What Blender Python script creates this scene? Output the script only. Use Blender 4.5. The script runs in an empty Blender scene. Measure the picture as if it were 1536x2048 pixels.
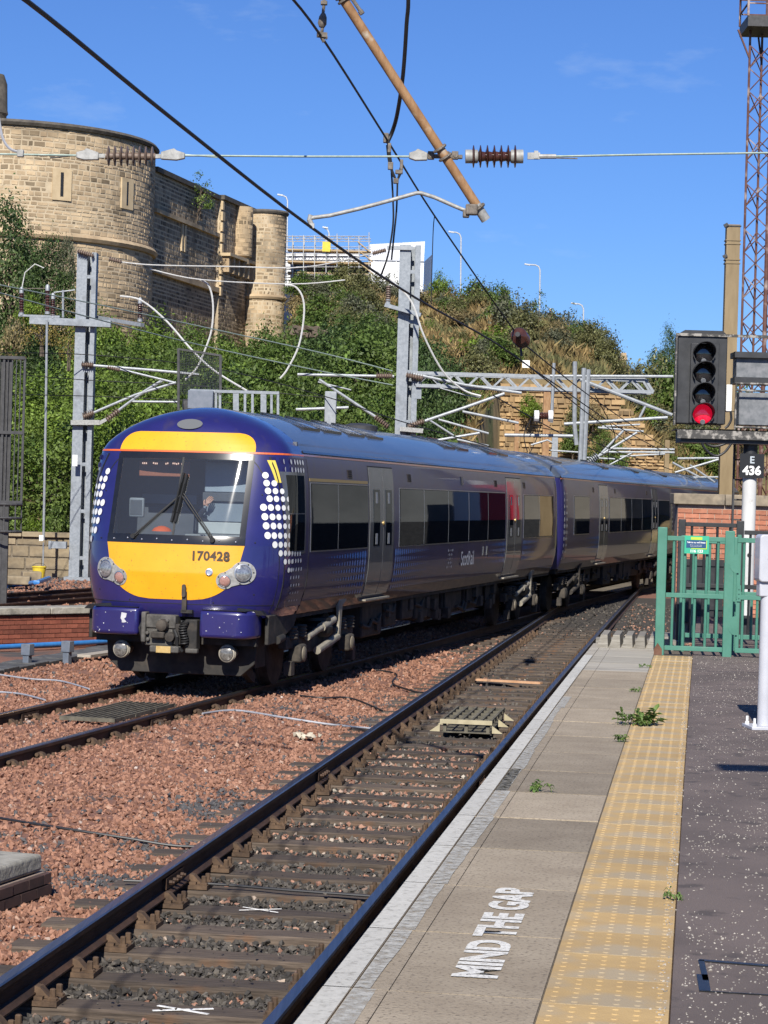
import bpy, bmesh, math, random
import numpy as np
from mathutils import Vector, Matrix, Quaternion
random.seed(7); RNG = np.random.default_rng(7)
SC = bpy.context.scene
COL = SC.collection
PI = math.pi
R = math.radians

# ------------------------------------------------------------------ camera
FOC, ROLL, HZ, EYE = 4500.0, 0.028, 992.0, 2.53      # focal length in photo pixels, camera roll, horizon row, eye height over the rails
PITCH = math.atan((1024 - HZ) / FOC)
cam_d = bpy.data.cameras.new('camera'); cam = bpy.data.objects.new('camera', cam_d); COL.objects.link(cam)
cam_d.sensor_fit = 'VERTICAL'; cam_d.sensor_height = 36.0; cam_d.lens = 36.0 * FOC / 2048.0
cam_d.clip_start = 0.1; cam_d.clip_end = 6000
cam.matrix_world = (Matrix.Translation((0, 0, EYE)) @ Matrix.Rotation(PI / 2 - PITCH, 4, 'X') @ Matrix.Rotation(ROLL, 4, 'Z'))
SC.camera = cam

# ------------------------------------------------------------------ sky, sun, exposure
SUN_EL, SUN_AZ = R(37), R(186)          # sun behind the photographer, a little to the left
w = bpy.data.worlds.new('World'); SC.world = w; w.use_nodes = True
nt = w.node_tree; nt.nodes.clear()
sky = nt.nodes.new('ShaderNodeTexSky'); sky.sky_type = 'NISHITA'; sky.sun_disc = False
sky.sun_elevation = SUN_EL; sky.sun_rotation = SUN_AZ
sky.altitude = 600; sky.air_density = 1.0; sky.dust_density = 0.1; sky.ozone_density = 4.0
hs = nt.nodes.new('ShaderNodeMix'); hs.data_type = 'RGBA'; hs.blend_type = 'MULTIPLY'; hs.inputs[0].default_value = 1.0; hs.inputs[7].default_value = (0.43, 0.62, 0.98, 1)
bg = nt.nodes.new('ShaderNodeBackground'); bg.inputs[1].default_value = 0.086
out = nt.nodes.new('ShaderNodeOutputWorld')
nt.links.new(sky.outputs[0], hs.inputs[6]); 
tcw = nt.nodes.new('ShaderNodeTexCoord'); mpw = nt.nodes.new('ShaderNodeMapping'); mpw.inputs['Scale'].default_value = (5, 5, 16); nzw = nt.nodes.new('ShaderNodeTexNoise'); nzw.inputs['Scale'].default_value = 2.2; nzw.inputs['Detail'].default_value = 7; nzw.inputs['Roughness'].default_value = 0.6
mrw = nt.nodes.new('ShaderNodeMapRange'); mrw.inputs[1].default_value = 0.60; mrw.inputs[2].default_value = 0.85; mrw.inputs[4].default_value = 0.30                      # thin fair weather wisps
mxw = nt.nodes.new('ShaderNodeMix'); mxw.data_type = 'RGBA'; mxw.inputs[7].default_value = (6.0, 7.0, 8.0, 1)
nt.links.new(tcw.outputs['Generated'], mpw.inputs[0]); nt.links.new(mpw.outputs[0], nzw.inputs['Vector']); nt.links.new(nzw.outputs['Fac'], mrw.inputs[0]); nt.links.new(mrw.outputs[0], mxw.inputs[0]); nt.links.new(hs.outputs[2], mxw.inputs[6]); nt.links.new(mxw.outputs[2], bg.inputs[0]); nt.links.new(bg.outputs[0], out.inputs[0])
sl = bpy.data.lights.new('sun', 'SUN'); sl.energy = 5.0; sl.angle = R(0.5); sl.color = (1.0, 0.95, 0.86)
sun = bpy.data.objects.new('sun', sl); COL.objects.link(sun)
sd = Vector((math.sin(SUN_AZ) * math.cos(SUN_EL), math.cos(SUN_AZ) * math.cos(SUN_EL), math.sin(SUN_EL)))
sun.rotation_euler = sd.to_track_quat('Z', 'Y').to_euler(); sun.location = (-20, -30, 60)
SC.view_settings.view_transform = 'Standard'; SC.view_settings.look = 'None'
SC.view_settings.exposure = 0.42; SC.view_settings.gamma = 1.0; SC.view_settings.use_curve_mapping = False
SC.render.engine = 'CYCLES'
try:
    SC.cycles.use_denoising = True; SC.cycles.max_bounces = 8; SC.cycles.transparent_max_bounces = 12
    SC.cycles.use_adaptive_sampling = True; SC.cycles.caustics_reflective = False; SC.cycles.caustics_refractive = False
except Exception: pass

# ------------------------------------------------------------------ survey helpers: where a pixel of the photo lies in the world
def ray(x, y):
    X = (x - 768.) / FOC; Y = (y - 1024.) / FOC
    u = X * math.cos(ROLL) + Y * math.sin(ROLL); v = -X * math.sin(ROLL) + Y * math.cos(ROLL)
    return Vector((u, math.cos(PITCH) - v * math.sin(PITCH), -math.sin(PITCH) - v * math.cos(PITCH)))
def at(x, y, Y):                        # point at distance Y ahead
    d = ray(x, y); t = Y / d.y; return Vector((d.x * t, Y, EYE + d.z * t))
def gnd(x, y, z=0.0):                   # point on the level z
    d = ray(x, y); t = (z - EYE) / d.z; return Vector((d.x * t, d.y * t, z))

# ------------------------------------------------------------------ mesh helpers
def frame_from(d, up=(0, 0, 1)):
    d = Vector(d).normalized(); up = Vector(up)
    if abs(d.dot(up)) > 0.995: up = Vector((1, 0, 0))
    s = d.cross(up).normalized(); u = s.cross(d).normalized()
    return d, s, u
class MB:
    def __init__(self): self.v = []; self.f = []; self.t = []; self.mi = []
    def add(self, vs, fs, tone=1.0, m=0):
        n = len(self.v); self.v += [tuple(p) for p in vs]; self.t += [tone] * len(vs)
        self.f += [tuple(i + n for i in f) for f in fs]; self.mi += [m] * len(fs); return self
    def box(self, c, s, rz=0, tone=1.0, rot=None, m=0):
        x, y, z = s[0] / 2, s[1] / 2, s[2] / 2
        P = [Vector(p) for p in ((-x,-y,-z),(x,-y,-z),(x,y,-z),(-x,y,-z),(-x,-y,z),(x,-y,z),(x,y,z),(-x,y,z))]
        M = rot if rot is not None else Matrix.Rotation(rz, 3, 'Z')
        P = [M @ p + Vector(c) for p in P]
        return self.add(P, [(0,3,2,1),(4,5,6,7),(0,1,5,4),(1,2,6,5),(2,3,7,6),(3,0,4,7)], tone, m)
    def span(self, a, b, tone=1.0, m=0):
        a, b = Vector(a), Vector(b); return self.box((a + b) / 2, [abs(q) for q in (b - a)], 0, tone, None, m)
    def beam(self, a, b, w, h, up=(0, 0, 1), tone=1.0, m=0):
        a, b = Vector(a), Vector(b); d, s, u = frame_from(b - a, up)
        P = []
        for q in (a, b):
            for (i, j) in ((-1,-1),(1,-1),(1,1),(-1,1)): P.append(q + s * i * w / 2 + u * j * h / 2)
        return self.add(P, [(0,1,2,3),(7,6,5,4),(0,4,5,1),(1,5,6,2),(2,6,7,3),(3,7,4,0)], tone, m)
    def tube(self, pts, r, n=8, tone=1.0, m=0, cap=True):
        pts = [Vector(p) for p in pts]; k = len(pts); rs = r if isinstance(r, (list, tuple)) else [r] * k
        P = []; s = None
        for i, p in enumerate(pts):
            d = (pts[min(i + 1, k - 1)] - pts[max(i - 1, 0)])
            if d.length < 1e-9: d = Vector((0, 0, 1))
            d.normalize()
            if s is None: _, s, u = frame_from(d)
            else:
                s = (s - d * s.dot(d)); s.normalize(); u = s.cross(d)
            for j in range(n):
                a = 2 * PI * j / n; P.append(p + (s * math.cos(a) + u * math.sin(a)) * rs[i])
        F = []
        for i in range(k - 1):
            for j in range(n):
                j2 = (j + 1) % n; F.append((i * n + j, i * n + j2, (i + 1) * n + j2, (i + 1) * n + j))
        if cap: F.append(tuple(range(n))[::-1]); F.append(tuple((k - 1) * n + j for j in range(n)))
        return self.add(P, F, tone, m)
    def lathe(self, prof, o, ax=(0, 0, 1), n=16, tone=1.0, m=0):       # prof: (radius, height along ax)
        d, s, u = frame_from(ax); o = Vector(o); P = []
        for (r, h) in prof:
            for j in range(n):
                a = 2 * PI * j / n; P.append(o + d * h + (s * math.cos(a) + u * math.sin(a)) * r)
        F = []
        for i in range(len(prof) - 1):
            for j in range(n):
                j2 = (j + 1) % n; F.append((i * n + j, i * n + j2, (i + 1) * n + j2, (i + 1) * n + j))
        F.append(tuple(range(n))[::-1]); F.append(tuple((len(prof) - 1) * n + j for j in range(n)))
        return self.add(P, F, tone, m)
    def prism(self, poly, o, ex, ey, depth, tone=1.0, m=0):             # polygon in the (ex, ey) plane pushed along ex x ey
        o, ex, ey = Vector(o), Vector(ex), Vector(ey); ez = ex.cross(ey).normalized(); n = len(poly)
        P = [o + ex * a + ey * b for a, b in poly] + [o + ex * a + ey * b + ez * depth for a, b in poly]
        F = [tuple(range(n))[::-1], tuple(range(n, 2 * n))] + [(i, (i + 1) % n, n + (i + 1) % n, n + i) for i in range(n)]
        return self.add(P, F, tone, m)
    def grid(self, fn, nu, nv, tone=1.0, m=0):                          # fn(u, v) with u, v in 0..1
        P = [fn(i / nu, j / nv) for j in range(nv + 1) for i in range(nu + 1)]
        F = [(j*(nu+1)+i, j*(nu+1)+i+1, (j+1)*(nu+1)+i+1, (j+1)*(nu+1)+i) for j in range(nv) for i in range(nu)]
        return self.add(P, F, tone, m)
    def mesh(self, name, mats, org=(0, 0, 0), smooth=False):
        me = bpy.data.meshes.new(name); ox, oy, oz = org
        me.from_pydata([(p[0]-ox, p[1]-oy, p[2]-oz) for p in self.v], [], self.f)
        at_ = me.attributes.new('tone', 'FLOAT', 'POINT'); at_.data.foreach_set('value', np.array(self.t, dtype=np.float32))
        for m_ in (mats if isinstance(mats, (list, tuple)) else [mats]): me.materials.append(m_)
        if any(self.mi): me.polygons.foreach_set('material_index', self.mi)
        if smooth: me.polygons.foreach_set('use_smooth', [True] * len(me.polygons))
        me.update(); return me
    def build(self, name, mats, parent=None, smooth=False, org=None, local=False, bevel=0, seg=2, angle=None):
        o0 = Vector((0, 0, 0)) if org is None else Vector(org)
        base = world_loc(parent) if (parent is not None and not local) else Vector((0, 0, 0))
        me = self.mesh(name, mats, base + o0 if not local else o0, smooth)
        o = link(name, me, parent); o.location = o0
        if bevel:
            b = o.modifiers.new('bevel', 'BEVEL'); b.width = bevel; b.segments = seg; b.limit_method = 'ANGLE'; b.angle_limit = R(40)
            me.polygons.foreach_set('use_smooth', [True] * len(me.polygons)); 
            try: me.set_sharp_from_angle(angle=R(35))
            except Exception: pass
        elif smooth:
            try: me.set_sharp_from_angle(angle=R(angle or 40))
            except Exception: pass
        return o
def world_loc(o):
    p = Vector((0, 0, 0))
    while o is not None: p += o.location; o = o.parent
    return p
def link(name, data, parent=None):
    o = bpy.data.objects.new(name, data); COL.objects.link(o)
    if parent is not None: o.parent = parent
    return o
def tag(o, label=None, cat=None, group=None, kind=None):
    if label: o['label'] = label
    if cat: o['category'] = cat
    if group: o['group'] = group
    if kind: o['kind'] = kind
    return o
def thing(name, label, cat, loc=(0, 0, 0), rz=0, group=None):
    o = link(name, None); o.location = loc; o.rotation_euler = (0, 0, rz); o.empty_display_size = 0.3
    return tag(o, label, cat, group)
def copy_tree(o, parent=None):
    c = o.copy(); COL.objects.link(c)
    if parent is not None: c.parent = parent
    for ch in [k for k in o.children]: copy_tree(ch, c)
    return c
def big_mesh(name, V, F, mat, tone=None, parent=None, smooth=False):    # fast path for large numpy meshes (F: n x k)
    me = bpy.data.meshes.new(name); V = np.asarray(V, np.float32); F = np.asarray(F, np.int32); n, k = F.shape
    me.vertices.add(len(V)); me.vertices.foreach_set('co', V.ravel())
    me.loops.add(n * k); me.loops.foreach_set('vertex_index', F.ravel())
    me.polygons.add(n); me.polygons.foreach_set('loop_start', np.arange(0, n * k, k, dtype=np.int32))
    try: me.polygons.foreach_set('loop_total', np.full(n, k, dtype=np.int32))
    except Exception: pass
    me.update(calc_edges=True)
    a = me.attributes.new('tone', 'FLOAT', 'POINT')
    a.data.foreach_set('value', np.asarray(tone if tone is not None else np.ones(len(V)), np.float32))
    me.polygons.foreach_set('use_smooth', np.full(n, bool(smooth)))
    me.materials.append(mat); me.validate()
    return link(name, me, parent) if name else me
FONT = None
def text_mesh(body, size, depth=0.0, bold=0.0, sx=1.0, spacing=1.0, align='CENTER'):
    cu = bpy.data.curves.new('lettering', 'FONT'); cu.body = body; cu.size = size; cu.extrude = depth; cu.offset = bold
    cu.align_x = align; cu.align_y = 'CENTER'; cu.space_character = spacing; cu.resolution_u = 4
    o = bpy.data.objects.new('lettering', cu); COL.objects.link(o)
    bpy.context.view_layer.update()
    me = bpy.data.meshes.new_from_object(o.evaluated_get(bpy.context.evaluated_depsgraph_get()))
    bpy.data.objects.remove(o); bpy.data.curves.remove(cu)
    if sx != 1.0:
        for v in me.vertices: v.co.x *= sx
    a = me.attributes.new('tone', 'FLOAT', 'POINT'); a.data.foreach_set('value', np.ones(len(me.vertices), np.float32))
    return me
def letters(name, body, size, mat, o, ex, ey, parent=None, local=False, **k):      # flat lettering at o, reading along ex, upright along ey
    me = text_mesh(body, size, **k); me.materials.clear(); me.materials.append(mat)
    ex, ey = Vector(ex).normalized(), Vector(ey).normalized(); ez = ex.cross(ey)
    b = world_loc(parent) if (parent is not None and not local) else Vector((0, 0, 0))
    M = Matrix.Translation(Vector(o) - b) @ Matrix((ex, ey, ez)).transposed().to_4x4()
    me.transform(M); return link(name, me, parent)

# ------------------------------------------------------------------ materials
MATS = {}
def mat(name, c1, c2=None, rough=0.6, metal=0.0, scale=8.0, detail=5.0, bump=0.0, bscale=None, rand=0.0, spec=0.5, coat=0.0,
        stretch=None, contrast=(0.35, 0.65), spots=None, hue=0.0, trans=0.0, emit=None, estr=0.0, streak=None):
    m = bpy.data.materials.new(name); m.use_nodes = True; t = m.node_tree; N = t.nodes; L = t.links
    b = N['Principled BSDF']; MATS[name] = m
    b.inputs['Roughness'].default_value = rough; b.inputs['Metallic'].default_value = metal
    b.inputs['Specular IOR Level'].default_value = spec; b.inputs['Coat Weight'].default_value = coat; b.inputs['Coat Roughness'].default_value = 0.04
    tc = N.new('ShaderNodeTexCoord'); vec = tc.outputs['Object']
    if rand:                                    # every copy gets its own stretch of the pattern
        oi0 = N.new('ShaderNodeObjectInfo'); ad = N.new('ShaderNodeVectorMath'); ad.operation = 'MULTIPLY_ADD'
        cb = N.new('ShaderNodeCombineXYZ'); [L.new(oi0.outputs['Random'], cb.inputs[k]) for k in range(3)]
        L.new(cb.outputs[0], ad.inputs[0]); ad.inputs[1].default_value = (37., 53., 71.); L.new(vec, ad.inputs[2]); vec = ad.outputs[0]
    if stretch:
        mp = N.new('ShaderNodeMapping'); mp.inputs['Scale'].default_value = stretch; L.new(vec, mp.inputs[0]); vec = mp.outputs[0]
    n = N.new('ShaderNodeTexNoise'); n.inputs['Scale'].default_value = scale; n.inputs['Detail'].default_value = detail; n.inputs['Roughness'].default_value = 0.62
    L.new(vec, n.inputs['Vector'])
    r = N.new('ShaderNodeValToRGB'); r.color_ramp.elements[0].position = contrast[0]; r.color_ramp.elements[1].position = contrast[1]
    r.color_ramp.elements[0].color = (*c1, 1); r.color_ramp.elements[1].color = (*(c2 or c1), 1); L.new(n.outputs['Fac'], r.inputs[0])
    col = r.outputs[0]
    if spots:                                   # (colour, scale, threshold low, high)
        sc_, s_, lo, hi = spots
        n2 = N.new('ShaderNodeTexNoise'); n2.inputs['Scale'].default_value = s_; n2.inputs['Detail'].default_value = 3; L.new(tc.outputs['Object'], n2.inputs['Vector'])
        mr = N.new('ShaderNodeMapRange'); mr.inputs[1].default_value = lo; mr.inputs[2].default_value = hi; L.new(n2.outputs['Fac'], mr.inputs[0])
        mx = N.new('ShaderNodeMix'); mx.data_type = 'RGBA'; L.new(mr.outputs[0], mx.inputs[0]); L.new(col, mx.inputs[6]); mx.inputs[7].default_value = (*sc_, 1); col = mx.outputs[2]
    if streak:                                  # (colour, low, high): runs down the face
        mp2 = N.new('ShaderNodeMapping'); mp2.inputs['Scale'].default_value = (3.0, 3.0, 0.18); L.new(tc.outputs['Object'], mp2.inputs[0])
        n3 = N.new('ShaderNodeTexNoise'); n3.inputs['Scale'].default_value = 1.6; n3.inputs['Detail'].default_value = 6; L.new(mp2.outputs[0], n3.inputs['Vector'])
        mr = N.new('ShaderNodeMapRange'); mr.inputs[1].default_value = streak[1]; mr.inputs[2].default_value = streak[2]; L.new(n3.outputs['Fac'], mr.inputs[0])
        mx = N.new('ShaderNodeMix'); mx.data_type = 'RGBA'; L.new(mr.outputs[0], mx.inputs[0]); L.new(col, mx.inputs[6]); mx.inputs[7].default_value = (*streak[0], 1); col = mx.outputs[2]
    a = N.new('ShaderNodeAttribute'); a.attribute_name = 'tone'
    mul = N.new('ShaderNodeVectorMath'); mul.operation = 'SCALE'; L.new(col, mul.inputs[0]); L.new(a.outputs['Fac'], mul.inputs['Scale']); col = mul.outputs[0]
    if rand:
        oi = N.new('ShaderNodeObjectInfo'); mr = N.new('ShaderNodeMapRange'); mr.inputs[3].default_value = 1 - rand; mr.inputs[4].default_value = 1 + rand
        L.new(oi.outputs['Random'], mr.inputs[0]); mul = N.new('ShaderNodeVectorMath'); mul.operation = 'SCALE'
        L.new(col, mul.inputs[0]); L.new(mr.outputs[0], mul.inputs['Scale']); col = mul.outputs[0]
    L.new(col, b.inputs['Base Color'])
    if bump:
        nb = n
        if bscale:
            nb = N.new('ShaderNodeTexNoise'); nb.inputs['Scale'].default_value = bscale; nb.inputs['Detail'].default_value = 4; L.new(vec, nb.inputs['Vector'])
        bp = N.new('ShaderNodeBump'); bp.inputs['Strength'].default_value = min(1, bump); bp.inputs['Distance'].default_value = 0.01 * max(1, bump)
        L.new(nb.outputs['Fac'], bp.inputs['Height']); L.new(bp.outputs[0], b.inputs['Normal'])
    if trans:
        tr_ = N.new('ShaderNodeBsdfTranslucent'); L.new(col, tr_.inputs[0]); ms = N.new('ShaderNodeMixShader'); ms.inputs[0].default_value = trans
        o_ = N['Material Output']; L.new(b.outputs[0], ms.inputs[1]); L.new(tr_.outputs[0], ms.inputs[2]); L.new(ms.outputs[0], o_.inputs[0])
    if emit: b.inputs['Emission Color'].default_value = (*emit, 1); b.inputs['Emission Strength'].default_value = estr
    return m
def worn_paint(name, c, scale=14, lo=0.42, hi=0.6):                   # paint with holes where it has worn off
    m = mat(name, c, tuple(q * 0.86 for q in c), 0.7, scale=30)
    t = m.node_tree; N = t.nodes; L = t.links; o = N['Material Output']; b = N['Principled BSDF']
    tc = N.new('ShaderNodeTexCoord'); n = N.new('ShaderNodeTexNoise'); n.inputs['Scale'].default_value = scale; n.inputs['Detail'].default_value = 8; n.inputs['Roughness'].default_value = 0.75
    L.new(tc.outputs['Object'], n.inputs['Vector']); mr = N.new('ShaderNodeMapRange'); mr.inputs[1].default_value = lo; mr.inputs[2].default_value = hi
    L.new(n.outputs['Fac'], mr.inputs[0]); tp = N.new('ShaderNodeBsdfTransparent'); ms = N.new('ShaderNodeMixShader')
    L.new(mr.outputs[0], ms.inputs[0]); L.new(b.outputs[0], ms.inputs[1]); L.new(tp.outputs[0], ms.inputs[2]); L.new(ms.outputs[0], o.inputs[0])
    return m
galv = mat('galvanised_steel', (0.20, 0.225, 0.25), (0.29, 0.315, 0.34), 0.55, 0.2, scale=14, bump=0.0, spots=((0.17, 0.185, 0.20), 3.0, 0.55, 0.75))
galv_tube = mat('galvanised_tube', (0.24, 0.26, 0.28), (0.33, 0.35, 0.365), 0.5, 0.2, scale=9)
dark_steel = mat('dark_steel', (0.035, 0.035, 0.037), (0.06, 0.06, 0.062), 0.6, 0.2, scale=9)
black_cable = mat('black_rubber', (0.012, 0.012, 0.014), (0.02, 0.02, 0.022), 0.5)
wire_m = mat('catenary_wire', (0.014, 0.014, 0.015), None, 0.6, 0.2)
copper_wire = mat('verdigris_wire', (0.20, 0.27, 0.24), (0.30, 0.36, 0.33), 0.55, 0.3, scale=20)
pale_cable = mat('pale_cable', (0.46, 0.46, 0.44), (0.56, 0.56, 0.54), 0.5)
rust_tube = mat('rusty_tan_tube', (0.24, 0.125, 0.055), (0.36, 0.21, 0.10), 0.75, scale=14, bump=0.25, bscale=60, stretch=(1, 1, 0.35), spots=((0.42, 0.36, 0.28), 9, 0.62, 0.78))
clamp_m = mat('weathered_clamp', (0.10, 0.085, 0.07), (0.22, 0.19, 0.16), 0.7, 0.3, scale=30)
grey_metal = mat('weathered_aluminium', (0.24, 0.24, 0.23), (0.38, 0.38, 0.365), 0.6, 0.2, scale=25)
brown_porcelain = mat('brown_glazed_porcelain', (0.045, 0.018, 0.014), (0.075, 0.03, 0.022), 0.14, 0, scale=10, spec=0.6)
dusty_porcelain = mat('dusty_brown_porcelain', (0.13, 0.09, 0.07), (0.19, 0.14, 0.11), 0.5, 0, scale=10)
white_m = mat('white_paint', (0.76, 0.76, 0.74), (0.82, 0.82, 0.80), 0.5)
# ================================================================== GROUND, BALLAST, TRACKS
def ramp_mat(name, stops, rough=0.85, bump=0.3, bscale=60, noise=0.25):          # colour picked by the piece's own tone
    m = mat(name, (1 - noise,) * 3, (1.0,) * 3, rough, scale=bscale, bump=bump)
    t = m.node_tree; N = t.nodes; L = t.links; b = N['Principled BSDF']
    a = [n for n in N if n.type == 'ATTRIBUTE'][0]; r0 = [n for n in N if n.type == 'VALTORGB'][0]
    r = N.new('ShaderNodeValToRGB'); r.color_ramp.interpolation = 'LINEAR'; e = r.color_ramp.elements
    e[0].position, e[0].color = stops[0][0], (*stops[0][1], 1); e[1].position, e[1].color = stops[-1][0], (*stops[-1][1], 1)
    for p, c in stops[1:-1]:
        q = e.new(p); q.color = (*c, 1)
    L.new(a.outputs['Fac'], r.inputs[0]); mx = N.new('ShaderNodeMix'); mx.data_type = 'RGBA'; mx.blend_type = 'MULTIPLY'; mx.inputs[0].default_value = 1
    L.new(r.outputs[0], mx.inputs[6]); L.new(r0.outputs[0], mx.inputs[7]); L.new(mx.outputs[2], b.inputs['Base Color']); return m
stone_red = ramp_mat('red_granite_ballast', [(0.0, (0.06, 0.06, 0.065)), (0.09, (0.11, 0.105, 0.105)), (0.13, (0.19, 0.090, 0.058)), (0.5, (0.31, 0.152, 0.096)), (0.85, (0.385, 0.198, 0.128)), (0.96, (0.43, 0.27, 0.19)), (1.0, (0.52, 0.45, 0.40))])
stone_dark = ramp_mat('dark_ballast', [(0.0, (0.032, 0.029, 0.026)), (0.5, (0.080, 0.071, 0.062)), (0.86, (0.135, 0.118, 0.098)), (0.90, (0.30, 0.15, 0.10)), (0.97, (0.40, 0.22, 0.15)), (1.0, (0.5, 0.46, 0.38))])
bed_red = mat('ballast_bed_red', (0.13, 0.06, 0.042), (0.27, 0.13, 0.085), 0.95, scale=24, bump=1.2, bscale=30, contrast=(0.3, 0.7), spots=((0.07, 0.062, 0.058), 0.8, 0.56, 0.68))
bed_dark = mat('ballast_bed_dark', (0.022, 0.02, 0.018), (0.075, 0.062, 0.05), 0.95, scale=26, bump=1.0, bscale=40)
sleeper_m = mat('weathered_sleeper_timber', (0.036, 0.026, 0.019), (0.125, 0.094, 0.070), 0.85, scale=5, detail=9, stretch=(0.8, 14, 14), bump=0.7, rand=0.28, contrast=(0.32, 0.68), spots=((0.20, 0.085, 0.03), 1.6, 0.60, 0.78))
rail_rust = mat('rail_rust', (0.030, 0.017, 0.011), (0.085, 0.045, 0.026), 0.7, 0.2, scale=9, bump=0.3, bscale=40, stretch=(1, 0.3, 1))
rail_shine = mat('polished_rail_head', (0.15, 0.145, 0.15), (0.27, 0.26, 0.265), 0.30, 0.95, scale=3, stretch=(12, 0.25, 1))
chair_m = mat('rusty_chair', (0.055, 0.034, 0.021), (0.125, 0.078, 0.046), 0.8, 0.1, scale=14, bump=0.5, rand=0.2)
wood_pale = mat('pale_timber', (0.30, 0.26, 0.21), (0.42, 0.38, 0.32), 0.85, scale=5, stretch=(1, 12, 12), bump=0.3)

nR = lambda Y: -1.98 + 0.1389 * Y + 7.6e-5 * Y * Y
def near(Y, off, z=0.0):                       # offset to the right of the near track's right rail
    s = 0.1389 + 1.52e-4 * Y; q = math.sqrt(1 + s * s); return Vector((nR(Y) + off / q, Y - off * s / q, z))
NH = lambda Y: -math.atan(0.1389 + 1.52e-4 * Y)          # z-rotation of things square to the near track
TH = math.atan(0.2395)
TT = Vector((math.sin(TH), math.cos(TH), 0)); TN = Vector((math.cos(TH), -math.sin(TH), 0))
TC0 = Vector((-1.692, 28.885, 0)) - 0.75 * TN            # a point on the train's centre line
def tpt(s, l, z=0.0): return TC0 + TT * s + TN * l + Vector((0, 0, z))
G_ = 1.505

ground = MB(); ground.span((-900, -300, -0.62), (900, 2500, -0.60))
tag(ground.build('ground', mat('earth', (0.10, 0.085, 0.06), (0.17, 0.14, 0.10), 0.95, scale=0.6)), kind='structure')

def near_off(x, y): return (x - nR(y)) / np.sqrt(1 + (0.1389 + 1.52e-4 * y) ** 2)
def train_off(x, y): return (x - TC0.x) * TN.x + (y - TC0.y) * TN.y
NZ = [(RNG.uniform(0.3, 4.5), RNG.uniform(0, 6.28), RNG.uniform(0, 6.28)) for _ in range(12)]
def wob(x, y):
    s = 0.0
    for k, a, p in NZ: s = s + np.sin((x * np.cos(a) + y * np.sin(a)) * k * 1.7 + p) / (1 + k)
    return s / 4
def bed_z(x, y):
    o = near_off(x, y); z = np.full(np.shape(o), -0.125) + 0.03 * wob(x, y)
    z = np.where((o > -3.2) & (o < -1.6), z + (-0.055) * np.clip((o + 3.2) / 1.2, 0, 1), z)
    z = np.where((o >= -2.5) & (o < -1.6), z + (-0.235 + 0.02 * wob(x * 3, y * 3) - z) * np.clip((o + 2.5) / .5, 0, 1), z)
    z = np.where((o >= -1.62) & (o < 0.3), -0.258 + 0.012 * wob(x * 3, y * 3), z)
    z = np.where((o >= 0.3) & (y < 26.5), -0.30, z)
    far = np.clip((y - 44) / 10, 0, 1); z = z * (1 - far) + (-0.16) * far
    return z
# the ballast bed as one sheet, finer near the camera
xs = np.concatenate([np.linspace(-26, -6, 40), np.linspace(-5.8, 3.5, 150), np.linspace(3.7, 30, 40)]); ys = np.concatenate([np.linspace(4, 40, 220), np.linspace(40.5, 68, 60)])
X_, Y_ = np.meshgrid(xs, ys); Z_ = bed_z(X_, Y_); nx, ny = len(xs), len(ys)
idx = np.arange(nx * ny).reshape(ny, nx); F_ = np.stack([idx[:-1, :-1], idx[:-1, 1:], idx[1:, 1:], idx[1:, :-1]], -1).reshape(-1, 4)
bedo = big_mesh('trackbed', np.stack([X_, Y_, Z_], -1).reshape(-1, 3), F_, bed_red, smooth=True); tag(bedo, kind='structure')
bedo.data.materials.append(bed_dark)
fc = np.stack([X_, Y_], -1).reshape(-1, 2)[F_].mean(1); fo = near_off(fc[:, 0], fc[:, 1])
bedo.data.polygons.foreach_set('material_index', ((fo > -1.62) & (fc[:, 1] < 64)).astype(np.int32))

def hull_templates(n, flat=0.75):
    out = []
    for k in range(n):
        bm = bmesh.new()
        for i in range(9):
            p = Vector((random.gauss(0, 1), random.gauss(0, 1), random.gauss(0, 1))).normalized() * random.uniform(0.75, 1.0)
            bm.verts.new((p.x, p.y * random.uniform(0.7, 1), p.z * flat))
        bmesh.ops.convex_hull(bm, input=bm.verts); bm.verts.index_update()
        loose = [v for v in bm.verts if not v.link_faces]
        for v in loose: bm.verts.remove(v)
        bm.verts.index_update(); bmesh.ops.triangulate(bm, faces=bm.faces); bm.verts.index_update()
        out.append((np.array([v.co[:] for v in bm.verts]), np.array([[v.index for v in f.verts] for f in bm.faces]))); bm.free()
    return out
TPL = hull_templates(40)
def rand_rot(n):
    q = RNG.normal(size=(n, 4)); q /= np.linalg.norm(q, axis=1, keepdims=True); a, b, c, d = q.T
    return np.stack([np.stack([1-2*(c*c+d*d), 2*(b*c-a*d), 2*(b*d+a*c)], -1), np.stack([2*(b*c+a*d), 1-2*(b*b+d*d), 2*(c*d-a*b)], -1), np.stack([2*(b*d-a*c), 2*(c*d+a*b), 1-2*(b*b+c*c)], -1)], -2)
def scatter(name, pos, size, tone, material):
    V, F, T, off = [], [], [], 0; which = RNG.integers(0, len(TPL), len(pos))
    for k, (tv, tf) in enumerate(TPL):
        s = np.where(which == k)[0]
        if not len(s): continue
        v = np.einsum('nij,vj->nvi', rand_rot(len(s)), tv) * size[s, None, None] + pos[s, None, :]
        f = tf[None] + (np.arange(len(s)) * len(tv))[:, None, None] + off
        V.append(v.reshape(-1, 3)); F.append(f.reshape(-1, 3)); T.append(np.repeat(tone[s], len(tv))); off += len(s) * len(tv)
    return tag(big_mesh(name, np.concatenate(V), np.concatenate(F), material, np.concatenate(T)), kind='stuff')
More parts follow.
